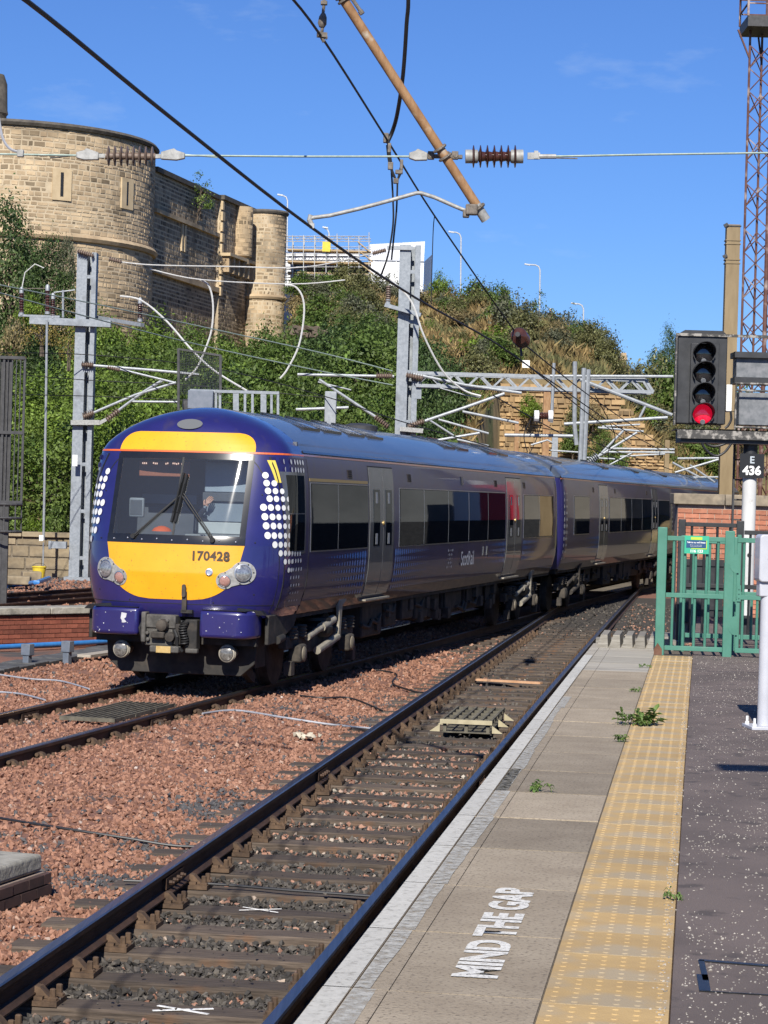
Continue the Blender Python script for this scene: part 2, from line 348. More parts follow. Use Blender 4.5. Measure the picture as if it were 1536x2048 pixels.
def sow(Y0, Y1, dens, keep, xmargin=0.6, xr=None):
    x0 = -768 / FOC * Y1 - xmargin; x1 = xr if xr is not None else nR(Y1) + 0.4
    n = int((Y1 - Y0) * (x1 - x0) * dens); x = RNG.uniform(x0, x1, n); y = RNG.uniform(Y0, Y1, n)
    ok = (x > -768 / FOC * y - xmargin) & keep(x, y); return x[ok], y[ok]
def pier_in(x, y): a, b = x + 2.20, y - 14.92; return (a * math.sin(.31) + b * math.cos(.31) < .03) & (-a * math.cos(.31) + b * math.sin(.31) > -.02)
def keep_red(x, y):
    o = near_off(x, y); t = train_off(x, y)
    return (o < -1.60) & (np.abs(np.abs(t) - 0.75) > 0.075) & ~pier_in(x, y) & ((t > -3.5) | (y < 31)) & ~((y > 36.2) & (x < -3.6) & (t < -1.7))
PX, PY = [], []
for Y0, Y1, dn in ((10, 16, 760), (16, 23, 560), (23, 31, 350), (31, 40, 190), (40, 52, 70)):
    x, y = sow(Y0, Y1, dn, keep_red); PX.append(x); PY.append(y)
x, y = sow(10, 30, 420, lambda x, y: keep_red(x, y) & (near_off(x, y) > -2.6)); PX.append(x); PY.append(y)
x, y = np.concatenate(PX), np.concatenate(PY); sz = RNG.uniform(0.014, 0.036, len(x)) * np.where(RNG.random(len(x)) < .08, 1.35, 1) * np.where(y > 23, 1.12, 1) * np.where(y > 33, 1.25, 1)
o = near_off(x, y); t_ = RNG.uniform(0.14, 0.90, len(x)); t_ = np.where(RNG.random(len(x)) < .035, RNG.uniform(.9, 1, len(x)), t_)
grey = 0.8 * wob(x * 1.3 + 9, y * 1.3) + 0.30 * np.exp(-((o + 2.0) / 0.3) ** 2) * (y > 17) + .75 * np.exp(-((y - 15.6 - .25 * (x + 2.2)) / .45) ** 2) * (x < -1.4) + RNG.normal(0, 0.16, len(x))
t_ = np.where((grey > 0.55) & (RNG.random(len(x)) < 0.8), RNG.uniform(0, 0.1, len(x)), t_); t_ = np.where(RNG.random(len(x)) < 0.03, RNG.uniform(0, 0.1, len(x)), t_)
z = bed_z(x, y) + sz * RNG.uniform(-0.35, 0.55, len(x))
on_end = (o > -2.06) & (np.abs(((y + o * .14 - 11.0 + .36) % .72) - .36) < .14) & (RNG.random(len(x)) < .80); x, y, z, sz, t_ = x[~on_end], y[~on_end], z[~on_end], sz[~on_end], t_[~on_end]
scatter('red_ballast', np.stack([x, y, z], -1), sz, t_, stone_red)
SLP = 0.72
slY = [11.0 + SLP * k for k in range(74)]
def on_sleeper(o, y): return (np.abs(((y - 11.0 + SLP / 2) % SLP) - SLP / 2) < 0.15)
def keep_dark(x, y):
    o = near_off(x, y); s = y + o * 0.14
    return (o > -1.42) & (o < 0.62) & (np.abs(o) > 0.085) & (~on_sleeper(o, s) | (RNG.random(len(x)) < 0.05))
PX, PY = [], []
for Y0, Y1, dn in ((10, 17, 1000), (17, 26, 600), (26, 38, 220), (38, 47, 110), (47, 60, 60)):
    x, y = sow(Y0, Y1, dn, keep_dark); PX.append(x); PY.append(y)
x, y = np.concatenate(PX), np.concatenate(PY); sz = RNG.uniform(0.012, 0.036, len(x)) * np.where(y > 20, 1.15, 1)
t_ = RNG.uniform(0.0, 0.88, len(x)); redd = RNG.random(len(x)) < np.where((y > 17) & (y < 25), 0.35, 0.06); t_ = np.where(redd, RNG.uniform(0.9, 1.0, len(x)), t_)
sos = on_sleeper(0, y + near_off(x, y) * 0.14)
z = np.where(sos, -0.175, bed_z(x, y)) + sz * RNG.uniform(0.0, 0.9, len(x))
scatter('dark_ballast', np.stack([x, y, z], -1), sz * np.where(sos, 0.6, 1), t_, stone_dark)
# loose dark stones beyond the platform end
x = RNG.uniform(1.5, 9, 6000); y = RNG.uniform(26.5, 60, 6000); o = near_off(x, y); k = (o > 0.15) & (o < 3.2); x, y = x[k], y[k]
scatter('rubble_ballast', np.stack([x, y, bed_z(x, y) + 0.01], -1), RNG.uniform(0.02, 0.05, len(x)), np.where(RNG.random(len(x)) < 0.25, 0.95, RNG.uniform(0.2, 0.9, len(x))), stone_dark)

x = RNG.uniform(-13, -2, 15000); y = RNG.uniform(38.5, 65.8, 15000); k = (x > -.178 * y) & (train_off(x, y) < -1.4); x, y = x[k], y[k]
scatter('siding_ballast', np.stack([x, y, bed_z(x, y) + .01], -1), RNG.uniform(0.03, 0.08, len(x)), np.where(RNG.random(len(x)) < .25, RNG.uniform(0, .1, len(x)), RNG.uniform(.12, .9, len(x))), stone_red)
# ---- rails
RAILP = [(-0.068, -0.158), (0.068, -0.158), (0.068, -0.148), (0.012, -0.125), (0.011, -0.048), (0.036, -0.036), (0.036, -0.008), (0.028, 0.0), (-0.028, 0.0), (-0.036, -0.008), (-0.036, -0.036), (-0.011, -0.048), (-0.012, -0.125), (-0.068, -0.148)]
def rail_mb(path):
    mb = MB(); n = len(RAILP); P = []
    for i, p in enumerate(path):
        d = (path[min(i + 1, len(path) - 1)] - path[max(i - 1, 0)]).normalized(); s = Vector((d.y, -d.x, 0))
        P += [p + s * a + Vector((0, 0, b)) for a, b in RAILP]
    F = []; M = []
    for i in range(len(path) - 1):
        for j in range(n):
            j2 = (j + 1) % n; F.append((i * n + j, i * n + j2, (i + 1) * n + j2, (i + 1) * n + j)); M.append(1 if j in (6, 7, 8) else 0)
    F += [tuple(range(n))[::-1], tuple((len(path) - 1) * n + j for j in range(n))]; M += [0, 0]
    mb.add(P, F); mb.mi = M; return mb
def bolt_row(mb, p, d, s, n, dz=0.0):
    for k in range(n): mb.lathe([(0.017, -0.02), (0.017, 0.02), (0.011, 0.022), (0.011, 0.035)], p + d * (k - (n - 1) / 2) * 0.11 + s * 0.035 + Vector((0, 0, dz)), s, 6)
def fishplate(parent, p, d):
    for sg in (1, -1):
        s = Vector((d.y, -d.x, 0)) * sg; mb = MB(); c = p + s * 0.024 + Vector((0, 0, -0.088))
        mb.beam(c - d * 0.25, c + d * 0.25, 0.028, 0.075); bolt_row(mb, c - s * 0.02, d, s, 4); mb.build('fishplate', rail_rust, parent)
track = thing('railway_track', 'straight timber sleepered track running beside the white edged platform', 'railway track', near(11, -0.75, -0.2))
for off in (0.0, -G_):
    rail_mb([near(Y, off) for Y in np.linspace(7, 70 if off == 0 else 53.0, 44)]).build('rail', [rail_rust, rail_shine], track)
slm = MB(); slm.box((0, 0, -0.065), (2.6, 0.238, 0.13)); slm = slm.mesh('sleeper', sleeper_m)
bmx = bmesh.new(); bmx.from_mesh(slm); bmesh.ops.bevel(bmx, geom=[e for e in bmx.edges], offset=0.012, segments=1, affect='EDGES'); bmesh.ops.subdivide_edges(bmx, edges=[e for e in bmx.edges if abs(e.verts[0].co.x - e.verts[1].co.x) > 1.5], cuts=9)
lt = bmx.verts.layers.float.get('tone')
for v in bmx.verts:
    v.co.z += random.uniform(-.006, .004); v.co.y += random.uniform(-.007, .007)
    if lt: v[lt] = 1.0
bmx.to_mesh(slm); bmx.free()
ch = MB()                                      # a cast rail chair: base plate, jaw, key, two screws
ch.span((-0.20, -0.10, 0.0), (0.20, 0.10, 0.028)); ch.span((-0.115, -0.075, 0.028), (0.115, 0.075, 0.045))
ch.prism([(0.06, 0.03), (0.15, 0.03), (0.125, 0.05), (0.088, 0.088), (0.06, 0.092)], (0, 0.036, 0), (1, 0, 0), (0, 0, 1), 0.072)
ch.prism([(-0.06, 0.03), (-0.06, 0.092), (-0.088, 0.088), (-0.125, 0.05), (-0.15, 0.03)], (0, 0.036, 0), (1, 0, 0), (0, 0, 1), 0.072)
ch.lathe([(0.020, -0.07), (0.024, 0.02), (0.018, 0.07)], (0.046, 0, 0.075), (0, 1, 0), 8)
for sx in (-1, 1):
    for sy in (-1, 1): ch.lathe([(0.03, 0.028), (0.03, 0.04), (0.018, 0.045), (0.018, 0.085), (0.012, 0.09)], (sx * 0.168, sy * 0.06, 0), (0, 0, 1), 7)
chair_me = ch.mesh('rail_chair', chair_m)
CHZ = -0.205
for k, Y in enumerate(slY):
    if Y > 62: break
    p = near(Y, -0.75, CHZ); s = link('sleeper', slm, track); s.location = p - track.location + Vector((random.uniform(-.06, .06), random.uniform(-.02, .02), random.uniform(-0.006, 0.004))); s.rotation_euler = (0, 0, NH(Y) + random.uniform(-.012, .012))
    if Y < 46:
        for off, rz in ((0.0, 0.0), (-G_, PI)):
            c = link('rail_chair', chair_me, track); c.location = near(Y, off, CHZ) - track.location; c.rotation_euler = (0, 0, NH(Y) + rz)
for (px, py, off) in ((318, 1740, -G_), (690, 1535, -G_), (1100, 1385, 0), (978, 1545, 0)):
    Y = gnd(px, py, 0).y; a, b = near(Y, off), near(Y + 0.5, off); fishplate(track, a, (b - a).normalized())
xp = worn_paint('white_spray_paint', (0.85, 0.85, 0.83), 20, 0.5, 0.72)
def paint_cross(px, py, L, wd, k=1.0):
    c = gnd(px, py, CHZ + 0.006); Y = min(slY, key=lambda q: abs(near(q, 0).y - (c.y + near_off(c.x, c.y) * 0.14))); mb = MB(); pc = near(Y, near_off(c.x, c.y), CHZ + 0.006)
    ax = Vector((math.cos(NH(Y)), math.sin(NH(Y)), 0)); ay = Vector((-ax.y, ax.x, 0))
    for sg in (1, -1): mb.beam(pc - ax * L / 2 - ay * 0.06 * sg, pc + ax * L / 2 + ay * 0.06 * sg + Vector((0, 0, 0.001 * sg)), wd, 0.003)
    mb.build('painted_cross', xp, track)
paint_cross(393, 1993, 0.30, 0.022); paint_cross(500, 1838, 0.26, 0.008)

ttrack = thing('railway_track', 'curved ballasted track that the blue train stands on', 'railway track', tpt(0, 0, -0.2))
def tcurve(s): return 0.00030 * max(0, s - 26) ** 2
for off in (0.75, -0.755):
    rail_mb([tpt(s, off + tcurve(s)) for s in np.linspace(-14, 60, 40)]).build('rail', [rail_rust, rail_shine], ttrack)
for s in (-3.1, -0.4): pass
for (px, py, l) in ((110, 1418, -0.755), (340, 1428, 0.75)):
    p = gnd(px, py, 0); s = (p - TC0).dot(TT); fishplate(ttrack, tpt(s, l), TT)
for k in range(60):
    s = -12 + 0.7 * k
    c = link('sleeper', slm, ttrack); c.location = tpt(s, tcurve(s), -0.155 + random.uniform(-.02, .006)) - ttrack.location; c.rotation_euler = (0, 0, -TH)
    if s < 10:
        for off, rz in ((0.75, 0.0), (-0.755, PI)):
            q = link('rail_chair', chair_me, ttrack); q.location = tpt(s, off, -0.16) - ttrack.location; q.rotation_euler = (0, 0, -TH + rz)
# turnout blade where the near track joins the train's track
# far left tracks
lt_ = thing('railway_track', 'rusty sidings beyond the low red brick wall on the left', 'railway track', gnd(60, 1190, -0.2))
for (a, b) in (((-60, 1212), (260, 1188)), ((-60, 1201), (260, 1178)), ((-60, 1190), (260, 1171))):
    A, B = gnd(*a), gnd(*b); rail_mb([A + (B - A) * t for t in np.linspace(-0.3, 1.5, 10)]).build('rail', [rail_rust, rail_rust], lt_)
A, B = gnd(-60, 1201), gnd(260, 1178); d = (B - A).normalized(); rz = math.atan2(d.y, d.x) + PI / 2
for k in range(-4, 40):
    c = link('sleeper', slm, lt_); c.location = A + d * 0.75 * k + Vector((0, 0, -0.17)) - lt_.location; c.rotation_euler = (0, 0, rz)

# ---- things lying on the track bed
def pipe_thing(name, label, cat, pts, r, m, n=8):
    pts = [Vector(p) for p in pts]; o = thing(name, label, cat, pts[0]); mb = MB(); mb.tube(smooth_path(pts), r, n); mb.build('sheath' if 'cable' in name else 'pipe_wall', m, o, smooth=True); return o
def smooth_path(P, sub=6):
    P = [Vector(p) for p in P]; Q = [P[0]] + P + [P[-1]]; out = []
    for i in range(1, len(Q) - 2):
        a, b, c, d = Q[i-1], Q[i], Q[i+1], Q[i+2]
        for k in range(sub):
            t = k / sub; out.append(0.5 * ((2*b) + (c - a) * t + (2*a - 5*b + 4*c - d) * t*t + (3*b - a - 3*c + d) * t**3))
    return out + [P[-1]]
bz = lambda p, h=0.035: Vector((p.x, p.y, float(bed_z(np.array(p.x), np.array(p.y))) + h))
def bedline(px, h=0.035): return [bz(gnd(x, y, -0.12), h) for x, y in px]
def one(name, label, cat, mb, m, org, **k):
    o = mb.build(name, m, None, org=org, **k); return tag(o, label, cat)
def cable(label, px, r, m, h=0.035, jit=0.0):
    P = smooth_path(bedline(px, h)); mb = MB(); mb.tube(P, r, 7); return one('cable', label, 'cable', mb, m, P[0], smooth=True)
grey_cable = mat('grey_cable', (0.26, 0.27, 0.30), (0.36, 0.37, 0.40), 0.5)
cable('pale grey cable lying on red ballast in front of the train side', [(405, 1431), (470, 1424), (560, 1436), (650, 1441), (700, 1440), (770, 1446)], 0.013, grey_cable)
cable('thin dark cable on the ballast beside the bottom left slab', [(-20, 1640), (60, 1652), (150, 1662), (250, 1668), (350, 1672), (430, 1673)], 0.011, black_cable)
cable('black looping cable on ballast in the shadow edge of the train', [(720, 1340), (790, 1346), (785, 1362), (800, 1368), (850, 1374), (900, 1360)], 0.013, black_cable)
cable('black cable running along the ballast between both tracks', [(560, 1392), (640, 1400), (700, 1398), (765, 1410)], 0.012, black_cable)
cable('grey cable trailing on ballast left of the train track', [(-20, 1352), (60, 1362), (120, 1366), (178, 1382)], 0.012, grey_cable)
cable('dark cable on the ballast at the left edge below the brick wall', [(-20, 1386), (40, 1392), (90, 1406)], 0.012, grey_cable)
P = smooth_path([near(Y, o, CHZ + 0.03) for Y, o in ((15.25, -1.9), (15.3, -1.3), (15.22, -0.75), (15.15, -0.1), (15.1, 0.3))]); mb = MB(); mb.tube(P, 0.010, 7)
one('cable', 'thin black cable crossing under the rails of the near track', 'cable', mb, black_cable, P[0], smooth=True)
# grid beacon boards between the rails
def grid_board(label, c, rz, wx, ly, nx_, ny_, h, yellow):
    o = thing('track_grid_board', label, 'grid board', c, rz); m = mat('grid_board_timber', (0.06, 0.055, 0.04), (0.15, 0.135, 0.10), 0.8, scale=9); my = mat('pale_yellow_bracket', (0.34, 0.295, 0.185), (0.44, 0.385, 0.25), 0.7)
    for i in range(nx_):
        mb = MB(); mb.span((-wx/2 + wx*i/(nx_-1) - 0.012, -ly/2, 0), (-wx/2 + wx*i/(nx_-1) + 0.012, ly/2, h)); mb.build('slat', m, o, local=True)
    for j in range(ny_):
        mb = MB(); y = -ly/2 + ly*j/(ny_-1); mb.span((-wx/2 - 0.02, y - 0.02, 0.004), (wx/2 + 0.02, y + 0.02, h * 0.72 if j else h + 0.003)); mb.build('cross_bar', my if (yellow and j == 0) else m, o, local=True)
    if yellow:
        for j in range(3):
            for sx in (-1, 1):
                mb = MB(); y = -ly/2 + ly*j/2 * 0.9; mb.prism([(0, 0), (0.12, 0), (0, 0.085)], (sx*(wx/2+0.02), y + 0.02*sx, -0.09), (sx, 0, 0), (0, 0, 1), 0.03); mb.build('bracket', my, o, local=True)
        mb = MB(); mb.span((-wx/2, -ly/2, -0.1), (wx/2, ly/2 - 0.03, -0.09)); [mb.span((x-0.02, y-0.02, -0.1), (x+0.02, y+0.02, 0)) for x in (-wx/2+.03, 0, wx/2-.03) for y in (-ly/2+.04, ly/2-.05)]; mb.build('support', m, o, local=True)
    return o
pb = gnd(948, 1428, -0.02); grid_board('small slatted grid board on pale brackets between the near rails', Vector((pb.x, pb.y, -0.06)), NH(pb.y), 0.56, 1.75, 6, 6, 0.05, True)
pb = gnd(240, 1423, -0.07); grid_board('long slatted grid board in front of the train nose', Vector((pb.x, pb.y, -0.09)), -TH, 0.62, 2.1, 9, 4, 0.045, False)
# odd bits
rk = TPL[3]; 
def lump(name, label, cat, p, s, m, fl=0.5):
    mb = MB()
    for k in range(16):
        tv, tf = TPL[k]; q = Vector((random.gauss(0, s * 0.5), random.gauss(0, s * 0.3), random.uniform(0, s * 0.25))); mb.add([q + Vector(v) * s * random.uniform(.25, .5) for v in tv], [tuple(f) for f in tf], random.uniform(.8, 1.1))
    o = mb.build(name, m, None, local=True); o.location = p; return tag(o, label, cat)
pale_rock = mat('pale_mortar', (0.40, 0.35, 0.27), (0.55, 0.49, 0.38), 0.9, scale=20, bump=0.6)
lump('mortar_lump', 'pale crumbly lump of mortar lying on the red ballast', 'rubble', bz(gnd(602, 1467, -0.12), 0.03), 0.13, pale_rock)
mb = MB(); A = near(33.2, -1.28, CHZ + 0.05); B = near(32.9, -0.3, CHZ + 0.06); mb.beam(A, B, 0.10, 0.03); one('loose_board', 'bright orange edged board laid across the near track sleepers', 'board', mb, mat('fresh_timber', (0.46, 0.25, 0.13), (0.56, 0.34, 0.2), 0.8), A)
# ================================================================== MASONRY
def stones_on(fn, W, Hh, ch, sw, joint=0.012, proud=(0.01, 0.03), keep=None, quoin=None, seed=1, tones=(0.7, 1.15), dark=0.12, darkv=(0.25, 0.55), bond=None, depth=0.05):
    """Coursed stones over a surface fn(u, v, d); returns [(verts, tone, size, centre)], each a five sided block standing proud of the mortar."""
    rg = random.Random(seed); out = []; v = 0.0; row = 0
    while v < Hh - 0.02:
        h = rg.uniform(*ch); h = min(h, Hh - v); u = -rg.uniform(0, sw[1]) if bond is None else -(bond if row % 2 else 0)
        while u < W:
            w_ = rg.uniform(*sw); u0, u1 = max(u, 0), min(u + w_, W); u += w_
            if u1 - u0 < 0.06 * 1: continue
            if keep and not keep((u0 + u1) / 2, v + h / 2): continue
            d = rg.uniform(*proud); j = joint / 2; P = []; jt = lambda: rg.uniform(-j * .6, j * .6) if bond is None else 0
            c = [(u0 + j + jt(), v + j + jt()), (u1 - j + jt(), v + j + jt()), (u1 - j + jt(), v + h - j + jt()), (u0 + j + jt(), v + h - j + jt())]
            e = min(0.02, depth * .4) if bond is None else 0.002
            P = [fn(a, b, -depth) for a, b in c]
            ins = [(c[0][0] + e, c[0][1] + e), (c[1][0] - e, c[1][1] + e), (c[2][0] - e, c[2][1] - e), (c[3][0] + e, c[3][1] - e)]
            P += [fn(a, b, d) for a, b in ins]
            t = rg.uniform(*darkv) if rg.random() < dark else rg.uniform(*tones)
            out.append((P, t, (u1 - u0) * h, fn((u0 + u1) / 2, v + h / 2, 0)))
        v += h; row += 1
    return out
SF = [(4,5,6,7),(0,1,5,4),(1,2,6,5),(2,3,7,6),(3,0,4,7)]
def lay(stones, m, parent, most=300, name='stone', bulk='stonework'):
    """The stones that show largest become parts of their own; the rest one joined part."""
    st = sorted(stones, key=lambda s: -s[2] * random.uniform(0.6, 1.0)); b = world_loc(parent)
    for P, t, a, c in st[:most]:
        c = Vector(c); mb = MB(); mb.add([Vector(p) - c for p in P], SF, t); me = mb.mesh(name, m); o = link(name, me, parent); o.location = c - b
    if st[most:]:
        mb = MB()
        for P, t, a, c in st[most:]: mb.add(P, SF, t)
        tag(mb.build(bulk, m, parent), kind='stuff')
def plane_fn(o, ex, ez=(0, 0, 1)):
    o, ex, ez = Vector(o), Vector(ex).normalized(), Vector(ez); n = ex.cross(ez).normalized()
    return lambda u, v, d: o + ex * u + ez * v + n * d            # n points to the viewer when ex runs rightwards
brick_me = {}
def brick_wall(parent, o, ex, W, Hh, m, name='brick', L=0.225, Hc=0.075, keep=None, th=0.03, most=400):
    """Bricks in stretcher bond, each a part that shares one mesh."""
    o, ex = Vector(o), Vector(ex).normalized(); n = ex.cross(Vector((0, 0, 1))); b = world_loc(parent); rz = math.atan2(ex.y, ex.x); k = 0
    def me(w_):
        key = (round(w_, 3), m.name)
        if key not in brick_me:
            mb = MB(); mb.box((0, 0, 0), (w_ - 0.011, th, Hc - 0.011)); brick_me[key] = mb.mesh(name, m)
        return brick_me[key]
    rows = int(Hh / Hc)
    for r in range(rows):
        u = -(L / 2 if r % 2 else 0)
        while u < W - 0.02:
            u0, u1 = max(u, 0), min(u + L, W); u += L
            if keep and not keep((u0 + u1) / 2, (r + .5) * Hc): continue
            if k >= most: return
            q = link(name, me(u1 - u0), parent); q.location = o + ex * (u0 + u1) / 2 + Vector((0, 0, (r + .5) * Hc)) + n * (random.uniform(0.0, 0.006)) - b; q.rotation_euler = (0, 0, rz); k += 1

# ================================================================== PLATFORM
slab_m = mat('platform_slab', (0.255, 0.205, 0.145), (0.355, 0.295, 0.215), 0.9, scale=3.0, detail=10, bump=0.5, bscale=90, rand=0.22, contrast=(0.3, 0.7), spots=((0.15, 0.12, 0.085), 55, 0.54, 0.70))
slab_pale = mat('pale_platform_slab', (0.30, 0.27, 0.22), (0.40, 0.37, 0.31), 0.85, scale=3.5, detail=9, bump=0.3, bscale=90, rand=0.1, stretch=(0.4, 2.5, 1))
tact_m = mat('buff_tactile_paving', (0.40, 0.270, 0.120), (0.49, 0.335, 0.145), 0.8, scale=3, detail=7, bump=0.3, bscale=120, rand=0.10, spots=((0.38, 0.30, 0.19), 2.5, 0.48, 0.62))
tarmac_m = mat('platform_tarmac', (0.118, 0.090, 0.079), (0.195, 0.155, 0.138), 0.9, scale=160, detail=3, bump=0.6, bscale=200, contrast=(0.3, 0.75), spots=((0.115, 0.090, 0.080), 0.9, 0.45, 0.6), streak=((0.085, 0.068, 0.062), .58, .66))
white_line = worn_paint('worn_white_line_paint', (0.56, 0.54, 0.48), 22, 0.52, 0.80)
white_line2 = worn_paint('faded_white_line_paint', (0.47, 0.455, 0.405), 22, 0.42, 0.68)
stencil = worn_paint('stencil_white_paint', (0.74, 0.72, 0.66), 60, 0.50, 0.70)
plat_wall_m = mat('platform_wall_brick', (0.06, 0.035, 0.025), (0.11, 0.065, 0.045), 0.9, scale=12, bump=0.5)
ZP = 0.85; OE, OT, OA = 0.74, 1.49, 1.915          # offsets of platform edge, tactile strip and tarmac from the near right rail
plat = tag(link('platform', None), kind='structure'); plat.location = near(8, OE, ZP)
def strip(name, o0, o1, z0, z1, m, Y0, Y1, par=plat, n=30):
    mb = MB(); P = []
    for i in range(n + 1):
        Y = Y0 + (Y1 - Y0) * i / n; P += [near(Y, o0, z1), near(Y, o1, z1), near(Y, o1, z0), near(Y, o0, z0)]
    F = [(4*i+a, 4*i+(a+1) % 4, 4*i+4+(a+1) % 4, 4*i+4+a) for i in range(n) for a in range(4)] + [(0, 1, 2, 3), (4*n+3, 4*n+2, 4*n+1, 4*n)]
    mb.add(P, [f[::-1] for f in F]); return mb.build(name, m, par)
YP0, YP1 = 5.6, 26.05
strip('platform_core', OE + 0.06, OA + 0.2, -0.5, ZP - 0.075, plat_wall_m, YP0, YP1)
strip('joint_filling', OE + 0.015, OA - 0.003, ZP - 0.07, ZP - 0.006, mat('joint_dirt', (0.085, 0.068, 0.05), (0.15, 0.12, 0.085), .95, scale=30), YP0, YP1)
strip('tarmac_surface', OA + 0.004, 14.0, ZP - 0.3, ZP, tarmac_m, YP0, 34.5)
def tiles(name, meshes, Y0, Y1, step, off, m_of, gap):
    Y = Y0; k = 0
    while Y < Y1 - 0.05:
        me = m_of(Y); o = link(name, me, plat); o.location = near(Y + step / 2, off, ZP + random.uniform(-0.003, 0.002)) - plat.location; o.rotation_euler = (random.uniform(-.002, .002), random.uniform(-.002, .002), NH(Y)); Y += step; k += 1
def slab_mesh(m, step):
    mb = MB(); W = OT - OE; g = 0.010
    xs_ = [-W/2, -W/2 + 0.098, -W/2 + 0.104, -W/2 + 0.225, -W/2 + 0.229, W/2 - 0.006]   # two grooves run along the coping
    mb.span((-W/2, -step/2 + g/2, -0.075), (W/2 - 0.006, step/2 - g/2, -0.008))
    for a, b in ((xs_[0], xs_[1]), (xs_[2], xs_[3]), (xs_[4], xs_[5])): mb.span((a, -step/2 + g/2, -0.0079), (b, step/2 - g/2, 0.0))
    return mb.mesh('coping_slab', m)
sA, sB = slab_mesh(slab_m, 1.06), slab_mesh(slab_pale, 1.06)
tiles('coping_slab', None, YP0 + 0.05, YP1 - 0.2, 1.06, (OE + OT) / 2, lambda Y: sB if (Y > 22.0 or 16.7 < Y < 17.2) else sA, 0)
tb = MB(); S = 0.425
tb.span((-S/2 + .0015, -S/2 + .0015, -0.07), (S/2 - .0015, S/2 - .0015, 0.0))
for i in range(6):
    for j in range(6):
        tb.lathe([(0.0135, 0.0), (0.0095, 0.0028)], (-S/2 + S/6*(i+.5), -S/2 + S/6*(j+.5), 0.0), (0, 0, 1), 8)
tile_me = tb.mesh('tactile_tile', tact_m)
tiles('tactile_tile', None, YP0, YP1 - 0.9, S, (OT + OA) / 2, lambda Y: tile_me, 0)
def paint_strip(name, o0, o1, Y0, Y1, m, wav=0.0):
    ya = YP0 + 0.05 + 1.06 * math.floor((Y0 - YP0 - .05) / 1.06); k = 0       # one painted length on each coping slab
    while ya < Y1:
        mb = MB(); P = []; e = random.uniform(-wav, wav) * 2; t = random.uniform(.92, 1.04)
        for i in range(9):
            Y = ya + .005 + (1.06 - .010) * i / 8; e += random.uniform(-wav, wav) * .4; P += [near(Y, o0, ZP + 0.004), near(Y, o1 + e, ZP + 0.004)]
        mb.add(P, [(2*i, 2*i+1, 2*i+3, 2*i+2) for i in range(8)], t); mb.build(name, m, plat); ya += 1.06
paint_strip('white_edge_line', OE + 0.002, OE + 0.096, YP0, 24.6, white_line)
paint_strip('white_edge_line', OE + 0.106, OE + 0.185, YP0, 14.0, white_line2, 0.012)
paint_strip('white_edge_line', OE + 0.106, OE + 0.17, 14.0, 19.2, white_line2, 0.01)
# MIND THE GAP, read from the track side with its letters running along the platform
c = gnd(1000, 1862, ZP); a0 = gnd(930, 1956, ZP); a1 = gnd(1028, 1778, ZP); Ln = (a1 - a0).length
Yc = (a0.y + a1.y) / 2; oc = near_off((a0.x + a1.x) / 2, Yc); ey_ = Vector((nR(Yc + .5) - nR(Yc - .5), 1, 0)).normalized(); ex_ = Vector((ey_.y, -ey_.x, 0))
gm = text_mesh('MIND THE GAP', 0.212, bold=0.0095, spacing=1.0); wv = [v.co.x for v in gm.vertices]; k = Ln / (max(wv) - min(wv)); mid = (max(wv) + min(wv)) / 2
for v in gm.vertices: v.co.x = (v.co.x - mid) * k
gm.materials.append(stencil); M = Matrix((ey_, -ex_, Vector((0, 0, 1)))).transposed().to_4x4()
gm.transform(Matrix.Translation((a0 + a1) / 2 + ex_ * 0.03 + Vector((0, 0, 0.0045)) - plat.location) @ M); link('painted_lettering', gm, plat)
# stone chips rolled into the tarmac
n = 42000; yy = RNG.uniform(6, 1, 0) if False else 6.0 + 19.5 * RNG.random(n) ** 1.25; oo = OA + 0.03 + RNG.random(n) * (0.30 * yy + .2)
keepc = (wob(oo * 5, yy * 3.1) + RNG.normal(0, .35, n)) > -0.12
xx = np.array([near(a, b).x for a, b in zip(yy, oo)]); y2 = np.array([near(a, b).y for a, b in zip(yy, oo)]); keepc &= (xx < 0.178 * y2 + 1.2)
xx, y2 = xx[keepc], y2[keepc]; scz = RNG.uniform(0.0025, 0.0075, len(xx)) * np.where(RNG.random(len(xx)) < 0.12, 1.5, 1)
chip_m = mat('pale_chippings', (0.33, 0.30, 0.26), (0.43, 0.395, 0.345), 0.8, scale=40)
scatter('stone_chippings', np.stack([xx, y2, np.full(len(xx), ZP + 0.0)], -1), scz, RNG.uniform(0.75, 1.15, len(xx)), chip_m)
edge = RNG.uniform(6, 25, 900); xx = np.array([near(a, OA + 0.01).x for a in edge]) + RNG.normal(0, .012, 900)
scatter('edge_grit', np.stack([xx, edge, np.full(900, ZP)], -1), RNG.uniform(0.003, 0.009, 900), RNG.uniform(0.5, 1.1, 900), chip_m)
bit = mat('bitumen', (0.006, 0.006, 0.006), (0.02, 0.02, 0.02), 0.35, scale=20)
mb = MB()
for (x0, y0, x1, y1, wd) in ((1398, 1921, 1560, 1934, 0.03), (1402, 1921, 1412, 1962, 0.022), (1404, 1950, 1410, 1983, 0.04), (1410, 1983, 1560, 1992, 0.006)):
    mb.beam(gnd(x0, y0, ZP + 0.002), gnd(x1, y1, ZP + 0.002), wd, 0.006)
mb.build('bitumen_seam', bit, plat)

